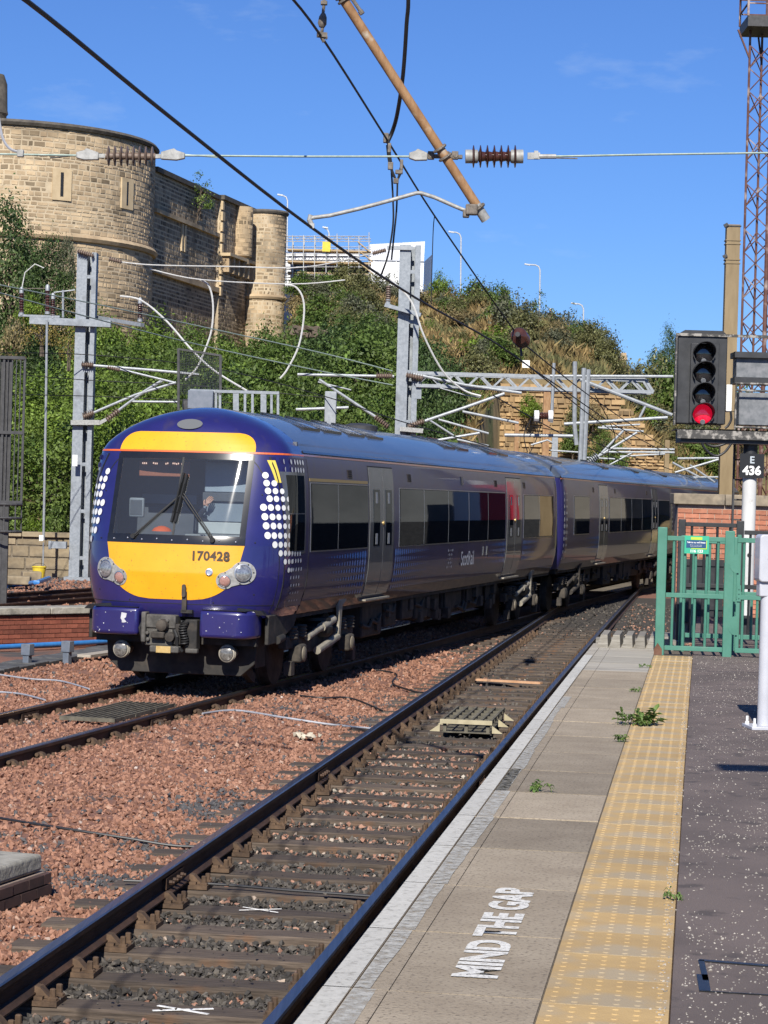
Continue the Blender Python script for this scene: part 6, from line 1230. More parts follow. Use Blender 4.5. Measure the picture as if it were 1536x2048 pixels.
for (x, y0, y1) in ((43, 627, 585), (95, 625, 580), (106, 633, 597), (280, 640, 606)):
    a, b = at(x, y0, F1 - .05), at(x, y1, F1 - .05); insulator(m1, a, b, 8, .085, .05); mb = MB(); mb.lathe([(.075, -.05), (.075, .05)], a, (0, 0, 1), 10); mb.lathe([(.06, -.03), (.06, .12), (.03, .16)], b, (0, 0, 1), 10); mb.build('insulator_cap', galv_tube, m1, smooth=True)
arm(m1, [(43, 580), (50, 545), (70, 528), (88, 536)], .02, F1, pale_cable, 'jumper_lead', 6); arm(m1, [(43, 577), (106, 577)], .015, F1, clamp_m, 'busbar'); arm(m1, [(126, 580), (126, 635)], .04, F1); arm(m1, [(108, 585), (150, 580)], .025, F1)
arm(m1, [(94, 640), (92, 800), (87, 1080)], .045, F1 - .2, galv_tube, 'operating_rod'); mb = MB(); mb.box(at(83, 1076, F1 - .2), (.12, .1, .16)); mb.build('rod_guide', white_m, m1); mb = MB(); mb.box(at(116, 1090, F1 - .2), (.50, .25, .20)); mb.box(at(100, 1090, F1 - .3), (.08, .12, .24)); mb.build('switch_gear', galv, m1, bevel=.01); arm(m1, [(87, 1085), (86, 1140)], .03, F1 - .2, galv_tube, 'operating_rod')
insulator(m1, at(186, 729, F1), at(150, 728, F1), 6, .10, .05, dusty_porcelain) if False else insulator(m1, at(163, 729, F1), at(187, 730, F1), 6, .10, .05, dusty_porcelain); insulator(m1, at(215, 734, F1), at(240, 740, F1), 6, .08, .04, dusty_porcelain)
arm(m1, [(187, 731), (300, 740), (398, 749)], .05, F1); arm(m1, [(238, 738), (320, 758), (352, 766)], .04, F1); insulator(m1, at(166, 834, F1), at(188, 825, F1), 6, .13, .05, dusty_porcelain); insulator(m1, at(213, 840, F1), at(238, 820, F1), 6, .13, .05, dusty_porcelain)
arm(m1, [(188, 825), (270, 790), (352, 765)], .05, F1); arm(m1, [(238, 820), (285, 785), (322, 762)], .05, F1); arm(m1, [(265, 803), (355, 804)], .04, F1); arm(m1, [(265, 800), (325, 762)], .03, F1); mb = MB(); mb.beam(at(142, 845, F1), at(200, 845, F1), .14, .14); mb.beam(at(196, 848, F1), at(214, 838, F1), .1, .1); mb.build('pivot_bracket', grey_metal, m1)
mb = MB(); mb.box(at(150, 921, F1 - .25), (.14, .03, .32)); mb.build('number_plate', white_m, m1)
insulator(m1, at(155, 502, F1), at(187, 512, F1), 8, .085, .04, dusty_porcelain); insulator(m1, at(218, 518, F1), at(243, 524, F1), 6, .085, .04, dusty_porcelain)
# ---- centre mast with cantilever boom
M2 = 61.0; b2 = at(803, 900, M2); m2 = thing('overhead_line_mast', 'tall grey steel mast with a lattice boom behind the train roof', 'mast', Vector((b2.x, M2, -.15))); mast(m2, at(818, 600, M2).x, M2, at(818, 492, M2).z, .30, .15, .12, .48)
F2 = M2 - .38
zt, zb = at(835, 747, M2).z, at(835, 772, M2).z; xa, xb = at(832, 760, M2).x, at(1288, 760, M2).x; xbb = at(1304, 785, M2).x
for dy in (-.28, .28):
    mb = MB(); mb.beam((xa, M2 + dy, zt), (xb, M2 + dy, zt), .11, .09); mb.build('boom_chord', galv_tube, m2); mb = MB(); mb.beam((xa, M2 + dy, zb), (xbb, M2 + dy, zb), .11, .09); mb.build('boom_chord', galv_tube, m2)
    n = 18
    for k in range(n):
        x0 = xa + (xb - xa) * k / n; x1 = xa + (xb - xa) * (k + 1) / n; a, b = ((x0, zt), (x1, zb)) if k % 2 else ((x0, zb), (x1, zt)); mb = MB(); mb.beam((a[0], M2 + dy, a[1]), (b[0], M2 + dy, b[1]), .07, .05); mb.build('boom_brace', galv_tube, m2)
    mb = MB(); mb.beam((xb, M2 + dy, zt), (xbb, M2 + dy, zb), .09, .07); mb.build('boom_brace', galv_tube, m2)
for x in (xa + .3, xb - .1): mb = MB(); mb.beam((x, M2 - .28, zb), (x, M2 + .28, zb), .06, .06); mb.build('boom_brace', galv_tube, m2)
mb = MB(); mb.box(at(836, 780, M2), (.18, .5, .5)); mb.build('boom_knee', galv, m2)
mb = MB(); mb.beam(at(770, 610, F2), at(842, 630, F2 - .1), .16, .10); mb.build('cross_arm', galv, m2); insulator(m2, at(776, 604, F2), at(777, 572, F2), 7, .085, .05, dusty_porcelain); mb = MB(); mb.lathe([(.07, -.05), (.06, .1)], at(776, 606, F2), (0, 0, 1), 10); mb.box(at(800, 496, F2 + .1), (.7, .06, .1)); mb.build('insulator_cap', galv_tube, m2); insulator(m2, at(745, 507, F2), at(772, 500, F2), 8, .085, .04, dusty_porcelain)
for pts, r in (([(595, 749), (690, 751), (788, 753)], .05), ([(638, 759), (750, 833)], .05), ([(636, 764), (702, 780)], .025), ([(592, 819), (697, 815)], .05), ([(827, 748), (930, 770), (1043, 786)], .05), ([(925, 823), (1037, 846)], .045), ([(850, 842), (930, 815), (1009, 787)], .055), ([(854, 837), (907, 871)], .035), ([(877, 839), (977, 867)], .04), ([(854, 884), (959, 866)], .045), ([(914, 879), (977, 892)], .04), ([(880, 776), (930, 790), (960, 795)], .02)): arm(m2, pts, r, F2)
for a, b in (((750, 833), (777, 854)), ((752, 752), (785, 752)), ((816, 853), (848, 842)), ((812, 750), (846, 757))): insulator(m2, at(*a, F2), at(*b, F2), 7, .11, .05, dusty_porcelain)
mb = MB(); mb.beam(at(800, 858, F2), at(846, 862, F2), .25, .12); mb.build('pivot_bracket', grey_metal, m2)
for pts, r in (([(1108, 726), (1103, 845)], .055), ([(1150, 723), (1149, 848), (1153, 890)], .075), ([(1168, 736), (1160, 934)], .08), ([(1177, 739), (1168, 933)], .08), ([(1160, 759), (1344, 830)], .065), ([(1128, 848), (1335, 835)], .055), ([(1279, 836), (1291, 812)], .045), ([(1100, 752), (1346, 753)], .05), ([(1009, 870), (1146, 872)], .055), ([(1062, 890), (1095, 880), (1106, 886)], .03)): arm(m2, pts, r, F2 - .1, name='dropper_tube' if pts[0][0] == pts[-1][0] else 'cantilever_tube')
mb = MB(); mb.box(at(1052, 728, F2), (.20, .02, .20)); mb.build('number_plate', white_m, m2)
hi = thing('strain_insulator', 'short brown insulator with white ends hanging level below the boom', 'insulator', at(1087, 832, 60)); insulator(hi, at(1073, 832, 60), at(1101, 832, 60), 6, .11, .08); mb = MB(); [mb.lathe([(.15, -.06), (.15, .06)], at(x, 832, 60), (1, 0, 0), 12) for x in (1073, 1101)]; mb.build('end_cap', white_m, hi)
# far cantilevers beyond
fc_ = thing('overhead_line_cantilever', 'cluster of distant pale cantilever tubes above the far train roof', 'cantilever', at(1250, 960, 82)); 
for pts, r in (([(1196, 855), (1287, 863)], .05), ([(1204, 853), (1280, 849)], .04), ([(1175, 926), (1274, 865)], .06), ([(1180, 930), (1247, 861)], .06), ([(1225, 897), (1349, 899)], .05), ([(1212, 904), (1349, 905)], .05), ([(1240, 913), (1330, 908)], .04), ([(1200, 940), (1265, 905)], .04), ([(1345, 925), (1400, 955)], .05), ([(1350, 945), (1440, 918)], .05), ([(1355, 917), (1440, 916)], .05), ([(1380, 930), (1430, 965)], .045), ([(1360, 955), (1440, 954)], .04), ([(1140, 945), (1330, 955)], .04), ([(1090, 900), (1165, 905)], .04), ([(1170, 915), (1230, 918)], .04)): arm(fc_, pts, r, 82)
insulator(fc_, at(1175, 926, 82), at(1195, 910, 82), 6, .16, .06, galv_tube)
for (x, y0, y1, wd, Y, lb) in ((1089, 783, 960, .24, 80, 'tan mast in front of the ruined stone wall'), (1331, 880, 1000, .20, 95, 'far tan mast near the signal head'), (1031, 838, 950, .16, 84, 'short tan mast at the left end of the ruined wall')):
    o = thing('overhead_line_mast', lb, 'mast', Vector((at(x, y1, Y).x, Y, -.3)), 0, None); h = at(x, y0, Y).z + .3; mb = MB(); mb.span((-wd/2, -.1, 0), (wd/2, .1, h)); mb.build('column', rust_tube if x < 1300 else tan, o, local=True)
mgrey = thing('lineside_cabinet', 'pale grey cabinet raised behind the leading car roof, beyond the train', 'cabinet', at(660, 845, 58)); mb = MB(); mb.box(at(661, 820, 58), (.30, .3, .95)); mb.build('case', galv_tube, mgrey, bevel=.02); mb = MB(); [mb.span(at(651 + 18 * k, 866, 58) - Vector((.03, 0, 0)), at(651 + 18 * k, 790, 58) + Vector((.03, .06, .0))) for k in (0, 1)]; mb.build('frame', galv_tube, mgrey)
mb = MB(); mb.box(at(1109, 905, 84), (.22, .2, 1.2)); one('lineside_cabinet', 'slim pale grey cabinet beside the tan mast at the ruined wall', 'cabinet', mb, galv_tube, at(1109, 905, 84))
# wires strung between the masts
LW = [('uppermost pale wire from the left mast top to the centre mast', [(243, 524, 64.7), (308, 530, 64.5), (460, 533, 63.5), (612, 534, 62.5), (745, 507, 61)], .018, pale_cable), ('second pale wire sagging from the round tower towards the centre mast', [(300, 538, 64.7), (400, 559, 64), (583, 568, 62), (690, 560, 61.5)], .018, pale_cable), ('upper green wire slanting across the bushes at the left', [(-40, 562, 52), (200, 610, 55), (420, 657, 58), (640, 705, 60), (785, 742, 60.6)], .016, copper_wire), ('lower green wire slanting across the bushes at the left', [(-40, 575, 50), (200, 640, 54), (400, 690, 58), (640, 742, 60), (785, 770, 60.6)], .016, copper_wire), ('dark wire level with the left mast bracket', [(-40, 706, 60), (170, 709, 64.4), (420, 735, 62), (640, 790, 58), (800, 842, 54), (980, 893, 50)], .014, wire_m), ('dark wire crossing the left mast below its bracket', [(-40, 742, 58), (170, 760, 62), (400, 772, 62), (700, 800, 62)], .012, wire_m), ('lowest dark wire crossing the left mast', [(-40, 788, 58), (170, 792, 62), (360, 800, 62), (480, 806, 62)], .012, wire_m), ('wire running past the boom to the far cantilevers', [(1010, 700, 40), (1120, 775, 50), (1230, 850, 66), (1330, 905, 84)], .014, wire_m), ('thin wire over the far train roof', [(985, 790, 58), (1090, 850, 66), (1200, 905, 78), (1330, 950, 92)], .016, wire_m), ('slack wire in front of the ruined stone wall', [(1060, 852, 70), (1150, 870, 72), (1240, 905, 80), (1345, 940, 90)], .014, wire_m), ('looping wire below the boom end', [(1190, 790, 61), (1230, 870, 64), (1216, 905, 68), (1222, 950, 74)], .014, wire_m), ('wire at the left of the boom loops', [(1062, 838, 60), (1048, 870, 60), (1055, 905, 60)], .014, wire_m), ('steep thin wire beside the tan mast', [(1085, 840, 62), (1072, 880, 62), (1055, 915, 62)], .014, wire_m)]
for lb, p, r, m in LW: W(lb, [at(*q) for q in p], r, m)
LC = [('white looping cable hanging left of centre in front of the castle wall', [(400, 559, 64), (418, 572, 64), (426, 609, 64), (423, 660, 64), (408, 705, 64), (392, 738, 64), (370, 760, 64)]), ('white cable drooping from the left mast towards the train roof', [(240, 592, 64), (283, 601, 64), (333, 642, 63), (383, 699, 62), (430, 742, 61), (500, 785, 60)]), ('white looping cable hanging below the small tower', [(570, 570, 62), (590, 573, 62), (605, 594, 62), (608, 630, 62), (598, 690, 62), (575, 738, 62), (560, 757, 62)]), ('white cable curving down past the centre mast to the boom', [(781, 559, 60), (822, 602, 60), (848, 672, 60), (886, 743, 60.3), (927, 780, 60.5), (962, 792, 60.5)])]
for lb, p in LC: W(lb, [at(*q) for q in p], .028, pale_cable, 'cable', 'hanging_cable')
# ---- platform cage and cabinet seen over the cab roof
KY = 55.0; kg = thing('maintenance_platform', 'steel maintenance platform with mesh screen seen over the cab roof', 'maintenance platform', at(450, 842, KY)); kp = lambda x, y, d=0: at(x, y, KY + d)
for (x0, x1, y0, y1) in ((357, 357, 697, 820), (441, 441, 710, 790)): mb = MB(); mb.beam(kp(x0, y1), kp(x1, y0), .06, .06); mb.build('screen_post', dark_steel, kg)
mb = MB(); mb.beam(kp(357, 698), kp(441, 711), .05, .05); mb.build('screen_rail', dark_steel, kg)
me_ = mat('screen_mesh', (.05, .055, .06), None, .6)
mb = MB()
for k in range(1, 26): mb.tube([kp(357 + 84 * k / 26, 698 + 13 * k / 26), kp(357 + 84 * k / 26, 790)], .006, 3, cap=False)
for k in range(1, 26): t = k / 26; mb.tube([kp(357, 698 + 92 * t), kp(441, 711 + 79 * t)], .006, 3, cap=False)
tag(mb.build('screen_mesh', me_, kg), kind='stuff')
for d in (0, 1.2):
    mb = MB(); mb.beam(kp(380, 781, d), kp(558, 786, d), .07, .07); mb.build('hand_rail', galv, kg)
    for x in (432, 440, 472, 490, 505, 527, 543, 556): mb = MB(); mb.beam(kp(x, 840, d), kp(x, 783, d), .06 if x not in (472, 527) else .14, .05, (0, 1, 0)); mb.build('rail_post', galv, kg)
mb = MB(); mb.box(kp(402, 800), (.62, .4, .46)); mb.build('cabinet', mat('blue_grey_box', (.13, .155, .19), (.17, .19, .23), .6), kg, bevel=.02); mb = MB(); mb.lathe([(.15, 0), (.15, .5), (.13, .5), (.13, .05)], kp(366, 810), (1, .2, 0), 16); mb.box(kp(390, 814), (.5, .3, .22)); mb.build('hooded_lamp', dark_steel, kg, smooth=True)
mb = MB(); mb.span(kp(355, 846, -.2), kp(558, 838, 1.4)); mb.build('deck', dark_steel, kg)
# ================================================================== HILL
hill_m = mat('dry_hillside', (0.10, 0.075, 0.038), (0.25, 0.185, 0.09), .95, scale=.35, detail=10, bump=2.0, bscale=1.2, contrast=(.35, .62), spots=((.075, .085, .03), .22, .50, .62))
HX = [-400, 300, 560, 578, 700, 860, 1000, 1100, 1200, 1235, 1350, 1700]
HF = [66.9, 66.9, 66.9, 66.9, 66.9, 67.5, 97.8, 97.8, 98.4, 98.6, 99.6, 101]       # distance of the foot
HFZ = [.9, .9, .9, .9, .9, .5, 7.6, 7.8, 8.0, 6.6, 3.0, .8]
HM = [95, 95, 98, 98, 98, 100, 112, 114, 116, 118, 122, 124]
HMZ = [6.2, 6.2, 6.2, 7.2, 7.8, 8.2, 11.2, 10.8, 9.2, 7.8, 6.2, 5.0]
HR = [112, 112, 128, 132, 136, 132, 134, 138, 140, 142, 150, 150]
HRZ = [8.5, 8.5, 9.0, 13.6, 15.4, 13.6, 12.8, 12.2, 10.9, 9.7, 8.6, 7.4]
def hill_z(x, y, rough=True):
    p = 768 + FOC * x / y; f = lambda t: np.interp(p, HX, t); yf, zf, ym, zm, yr, zr = f(HF), f(HFZ), f(HM), f(HMZ), f(HR), f(HRZ)
    z = np.where(y < ym, zf + (zm - zf) * np.clip((y - yf) / (ym - yf), 0, 1) ** .85, zm + (zr - zm) * np.clip((y - ym) / (yr - ym), 0, 1))
    k = np.clip((y - yf) / 6, 0, 1) * np.clip((p - 560) / 80, 0.25, 1)
    return z + (k * (.55 * wob(x * .55, y * .55) * 2.2 + .22 * wob(x * 2.1, y * 2.1) * 2) if rough else 0)
pu = np.linspace(-700, 2600, 300); tv = np.concatenate([np.linspace(0, 1, 90), [1.1, 1.3, 1.6, 2.2, 3, 5]])
PU, TV = np.meshgrid(pu, tv); YF, YR_ = np.interp(PU, HX, HF), np.interp(PU, HX, HR); YY = YF + (YR_ - YF) * TV; XX = (PU - 768) / FOC * YY; ZZ = hill_z(XX, YY); ZZ[0] = -.55
nx, ny = len(pu), len(tv); idx = np.arange(nx * ny).reshape(ny, nx); F_ = np.stack([idx[:-1, :-1], idx[:-1, 1:], idx[1:, 1:], idx[1:, :-1]], -1).reshape(-1, 4)
tag(big_mesh('hillside', np.stack([XX, YY, ZZ], -1).reshape(-1, 3), F_, hill_m, smooth=True), kind='structure')
# dry grass
n = 20000; p_ = RNG.uniform(560, 1480, n); t_ = RNG.uniform(.02, 1.02, n); y = np.interp(p_, HX, HF) * (1 - t_) + np.interp(p_, HX, HR) * t_; x = (p_ - 768) / FOC * y; z = hill_z(x, y)
V, F, T = [], [], []; k = 3
for j in range(k):
    a = RNG.uniform(0, 6.28, n); h = RNG.uniform(.18, .55, n); wd = RNG.uniform(.05, .14, n); dx, dy = np.cos(a), np.sin(a); ln = RNG.normal(0, .22, (n, 2))
    V.append(np.stack([np.stack([x - dx * wd, y - dy * wd, z - .05], -1), np.stack([x + dx * wd, y + dy * wd, z - .05], -1), np.stack([x + ln[:, 0], y + ln[:, 1], z + h], -1)], 1)); T.append(np.repeat(RNG.uniform(.5, 1.25, n), 3))
V = np.concatenate(V).reshape(-1, 3); F = np.arange(len(V)).reshape(-1, 3)
tag(big_mesh('dry_grass', V, F, mat('dry_grass_blades', (.26, .18, .07), (.36, .26, .115), .9, scale=.25, spots=((.15, .15, .06), .16, .5, .6), trans=.2), np.concatenate(T)), kind='stuff')
rockm = mat('brown_cliff_rock', (.07, .052, .038), (.19, .145, .105), .95, scale=1.5, bump=1.5, bscale=3)
def rock(label, px, py, Y, s, n=9):
    c = at(px, py, Y); mb = MB(); rg = random.Random(px)
    for k in range(n):
        tv, tf = TPL[rg.randrange(len(TPL))]; q = Vector((rg.gauss(0, s * .6), rg.gauss(0, s * .3), rg.gauss(0, s * .3))); mb.add([q + Vector((v[0] * 1.2, v[1], v[2] * 1.1)) * s * rg.uniform(.4, .8) for v in tv], [tuple(f) for f in tf], rg.uniform(.7, 1.15))
    o = mb.build('rock_outcrop', rockm, None, local=True); o.location = c; tag(o, label, 'rock')
rock('grey rock showing between bushes right of the small tower', 612, 668, 92, .5); rock('dark ragged rock face below the ridge bushes', 905, 665, 122, .9, 22); rock('brown rock shelf in the dry grass under the ridge', 960, 690, 120, .8, 20); rock('rocky lump at the top of the slope behind the centre mast', 862, 632, 126, .55)

# ================================================================== CASTLE
cs = mat('castle_sandstone', (0.33, 0.24, 0.145), (0.54, 0.41, 0.255), .92, scale=.8, detail=8, bump=.6, bscale=6, spots=((.21, .16, .105), .35, .54, .72)); cs_d = mat('castle_mortar', (0.42, 0.335, 0.225), (0.54, 0.44, 0.30), .95, scale=2, spots=((.14, .11, .075), .3, .5, .65)); ash = mat('pale_ashlar', (.46, .35, .21), (.55, .43, .27), .9, scale=2); copem = mat('dark_castle_coping', (.06, .053, .045), (.12, .105, .085), .95, scale=3)
castle = thing('castle', 'sandstone castle with round towers and curtain wall on the hill', 'castle', Vector((-17.5, 118, 9)))
CT = Vector((at(13, 400, 118).x, 118, 0)); RT = 7.7; ZT = at(310, 303, 118).z; ZB = 8.5
def cyl(c, Rr, lo): return lambda u, v, d: Vector((c.x + (Rr + d) * math.sin(u / Rr - lo), c.y - (Rr + d) * math.cos(u / Rr - lo), v))
def part(name, mb, m, par=castle, **k): return mb.build(name, m, par, **k)
slits = []
def ringp(c, Rr, z, h, pr, m, name, a0=-1.2, a1=2.2, n=44, par=None):
    mb = MB(); P = []
    for i in range(n + 1):
        a = a0 + (a1 - a0) * i / n; s, c_ = math.sin(a), -math.cos(a)
        for rr, zz in ((Rr - .25, z - h * .5), (Rr + pr * .6, z - h * .5), (Rr + pr, z), (Rr + pr * .5, z + h * .5), (Rr - .25, z + h * .5)): P.append((c.x + rr * s, c.y + rr * c_, zz))
    mb.add(P, [(5*i+a, 5*i+(a+1) % 5, 5*i+5+(a+1) % 5, 5*i+5+a) for i in range(n) for a in range(5)]); return mb.build(name, m, par or castle)
tower = MB(); tower.tube([(CT.x, CT.y, ZB - 3), (CT.x, CT.y, ZT)], RT, 72); tower = part('round_tower', tower, cs_d, smooth=True)
A0 = .35; W_t = RT * (A0 + 1.75)
SL1 = (math.asin(147 / 294), at(160, 374, 112).z); SL2 = (math.asin(257 / 294), at(271, 392, 115).z)
def not_slit(u, v):
    a = u / RT - A0; z = v + ZB
    return not any(abs(a - s[0]) * RT < .52 and abs(z - s[1]) < .82 for s in (SL1, SL2))
fn_ = cyl(CT, RT, A0); st = stones_on(lambda u, v, d: fn_(u, v + ZB, d), W_t, ZT - ZB, (.16, .30), (.22, .62), .05, (.004, .022), keep=not_slit, seed=11, dark=.13, darkv=(.3, .6), tones=(.68, 1.25)); lay(st, cs, tower, most=110)
ringp(CT, RT, ZT + .12, .28, .22, copem, 'coping'); ringp(CT, RT, at(310, 506, 118).z, .34, .26, cs, 'string_course'); 
for k in range(4): pass
def slit(c, Rr, a, z, h=.60, wl=.085):
    n = Vector((math.sin(a), -math.cos(a), 0)); t = Vector((math.cos(a), math.sin(a), 0)); p = Vector((c.x, c.y, z)) + n * (Rr - .005)
    for (x0, x1, z0, z1) in ((-.50, -wl, -.78, .78), (wl, .50, -.78, .78), (-wl, wl, -.78, -h), (-wl, wl, h, .78)):
        mb = MB(); mb.beam(p + t * x0 + Vector((0, 0, (z0 + z1) / 2)), p + t * x1 + Vector((0, 0, (z0 + z1) / 2)), .14, z1 - z0); mb.build('slit_surround', ash, castle)
    mb = MB(); mb.box(p + n * .04, (2 * wl - .02, .05, 2 * h - .02), a); mb.build('arrow_slit', black_cable, castle)
slit(CT, RT, *SL1); slit(CT, RT, *SL2)
csd = mat('darker_castle_stone', (0.22, 0.17, 0.115), (0.38, 0.30, 0.205), .92, scale=.8, detail=8, bump=.6, bscale=6, spots=((.13, .11, .085), .35, .50, .68))  # greyer, darker copy of the castle stone for the curtain wall
def wall_seg(name, p0, p1, Y0, Y1, zt, zb, seed, most, th=1.2):
    a = Vector((at(p0, 450, Y0).x, Y0, zb)); b = Vector((at(p1, 500, Y1).x, Y1, zb)); ex = (b - a).normalized(); n = ex.cross(Vector((0, 0, 1))); L = (b - a).length; mb = MB(); m = (a + b) / 2 - n * th / 2; mb.beam(Vector((a.x, a.y, (zt + zb) / 2)) - n * th / 2, Vector((b.x, b.y, (zt + zb) / 2)) - n * th / 2, th, zt - zb); w_ = mb.build(name, cs_d, castle)
    lay(stones_on(plane_fn(a, ex), L, zt - zb, (.18, .30), (.25, .62), .05, (.004, .022), seed=seed, dark=.22, darkv=(.28, .55), tones=(.6, 1.1)), csd, w_, most=most); return a, b, ex, n, L
ZW = at(311, 345, 119.5).z
a, b, ex, n, L = wall_seg('curtain_wall', 306, 440, 119.0, 130.7, ZW, 8.5, 21, 90)
def band(a, ex, n, L, z, h, pr, m, name): mb = MB(); q = Vector((a.x, a.y, z)); mb.beam(q + n * pr / 2 - n * .1, q + ex * L + n * pr / 2 - n * .1, pr + .2, h); mb.build(name, m, castle)
band(a, ex, n, L, ZW + .12, .26, .2, copem, 'coping'); band(a, ex, n, L, at(310, 420, 119).z, .22, .2, cs, 'string_course'); band(a, ex, n, L, at(310, 540, 119).z, .28, .25, cs, 'string_course')
p = a + ex * L * .42; zz = at(355, 476, 124).z
for s in (-.24, .24): mb = MB(); q = Vector((p.x, p.y, zz)) + ex * s + n * .03; mb.box(q, (.26, .14, 1.5), math.atan2(ex.y, ex.x)); mb.build('slit_surround', ash, castle)
mb = MB(); mb.box(Vector((p.x, p.y, zz)) + n * .03, (.2, .05, 1.2), math.atan2(ex.y, ex.x)); mb.build('arrow_slit', black_cable, castle)
a2, b2_, ex2, n2, L2 = wall_seg('curtain_wall', 441, 505, 130.0, 136.2, ZW + .05, 8.5, 22, 30); band(a2, ex2, n2, L2, ZW + .17, .26, .22, copem, 'coping')
for k in range(9): mb = MB(); z = ZW - .3 - k * .62; mb.box(Vector((a2.x, a2.y, z)) + ex2 * (.22 if k % 2 else .14) + n2 * .03, (.44 if k % 2 else .28, .2, .5), math.atan2(ex2.y, ex2.x)); mb.build('quoin', ash, castle)
zc = at(465, 535, 132).z; mb = MB(); mb.beam(Vector((a2.x, a2.y, zc + .55)) + n2 * .3, Vector((a2.x, a2.y, zc + .55)) + ex2 * L2 * .9 + n2 * .3, .7, .18); mb.build('corbel_sill', ash, castle)
for k in range(6): mb = MB(); q = Vector((a2.x, a2.y, zc)) + ex2 * (L2 * .9 * (k + .3) / 6) + n2 * .25; mb.box(q, (.22, .55, .9), math.atan2(ex2.y, ex2.x)); mb.build('corbel', cs, castle)
T2 = Vector((at(529, 500, 136).x, 136, 0)); R2 = 1.30; Z2 = at(520, 424, 134.5).z; tw2 = MB(); tw2.tube([(T2.x, T2.y, 8), (T2.x, T2.y, Z2)], R2, 40); tw2 = part('small_tower', tw2, cs_d, smooth=True)
f2 = cyl(T2, R2, 1.35); lay(stones_on(lambda u, v, d: f2(u, v + 9.5, d), R2 * 2.75, Z2 - 9.5, (.18, .28), (.25, .55), .045, (.004, .018), seed=33, dark=.13, darkv=(.4, .6), tones=(.75, 1.2)), cs, tw2, most=70)
ringp(T2, R2, Z2 + .1, .22, .14, copem, 'coping', -1.8, 1.9, 30); ringp(T2, R2, at(520, 592, 134.5).z, .26, .16, cs, 'string_course', -1.8, 1.9, 30)
T3 = Vector((at(483, 480, 133.4).x, 133.4, 0)); mb = MB(); mb.lathe([(.001, zc - .6), (.35, zc + .1), (.40, zc + .12), (.40, zc + .3), (.52, zc + .35), (.52, zc + .7), (.66, zc + .8), (.66, Z2 + .1), (.001, Z2 + .12)], T3, (0, 0, 1), 24); c3 = part('corner_turret', mb, cs, smooth=True); f3 = cyl(T3, .66, 1.2); lay(stones_on(lambda u, v, d: f3(u, v + zc + .85, d), 1.6, Z2 - zc - .9, (.2, .3), (.25, .5), .03, (.01, .03), seed=44), cs, c3, most=30)
# dark turret at the very left
LT = Vector((at(-14, 240, 112).x, 112, 0)); tt = thing('turret', 'dark round stone turret cut by the left edge above the castle', 'turret', LT + Vector((0, 0, 15))); z0, z1, z2 = at(5, 300, 112).z, at(5, 232, 112).z, at(5, 168, 112).z
mb = MB(); mb.lathe([(.70, 8), (.70, z0), (.66, z0 + .05), (.66, z1), (.74, z1 + .1), (.70, z1 + .3), (.66, z2), (.5, z2 + .45), (.001, z2 + .5)], LT, (0, 0, 1), 28); mb.build('turret_wall', copem, tt, smooth=True)
fl = cyl(LT, .70, .4); lay(stones_on(lambda u, v, d: fl(u, v + 9, d), 1.5, z0 - 9, (.2, .3), (.28, .6), .035, (.02, .05), seed=5), cs, tt, most=60)

# ================================================================== RUINED RETAINING WALL (right)
rs = mat('golden_rubble_stone', (0.34, 0.215, 0.10), (0.50, 0.34, 0.17), .92, scale=.9, detail=8, bump=.8, bscale=5, spots=((.20, .14, .075), .4, .54, .7)); rs_d = mat('golden_mortar', (.24, .165, .085), (.34, .24, .13), .95, scale=2)
RW = thing('retaining_wall', 'ruined stepped golden sandstone retaining wall below the hillside', 'wall', Vector((5, 97, 0)))
def ztop(p):                                   # stepped skyline of the ruin in photo columns
    for x, y in ((1030, 770), (1075, 766), (1110, 772), (1160, 770), (1218, 768), (1240, 790), (1262, 815), (1280, 842), (1300, 870), (1318, 900), (1345, 925), (1385, 950), (1500, 975)):
        if p < x: return at(p, y, 97).z
    return at(p, 985, 97).z
x0, x1 = at(995, 900, 97).x, at(1420, 900, 97).x
fnp = plane_fn((x0, 97, 0.0), (1, .012, 0)); kp_ = lambda u, v: v < ztop(768 + FOC * (x0 + u) / 97) - .02 + .12 * math.sin(u * 9)
lay(stones_on(fnp, x1 - x0, 8.6, (.10, .28), (.14, .70), .035, (.0, .09), keep=kp_, seed=8, dark=.22, darkv=(.35, .7), tones=(.62, 1.12)), rs, RW, most=260)
mb = MB(); n_ = 40
for k in range(n_): xa_, xb_ = x0 + (x1 - x0) * k / n_, x0 + (x1 - x0) * (k + 1) / n_; mb.span((xa_, 97.03 + .012 * (xa_ - x0), -.5), (xb_, 98.3 + .012 * (xa_ - x0), min(ztop(768 + FOC * xa_ / 97), ztop(768 + FOC * xb_ / 97)) - .05))
mb.build('wall_core', rs_d, RW)

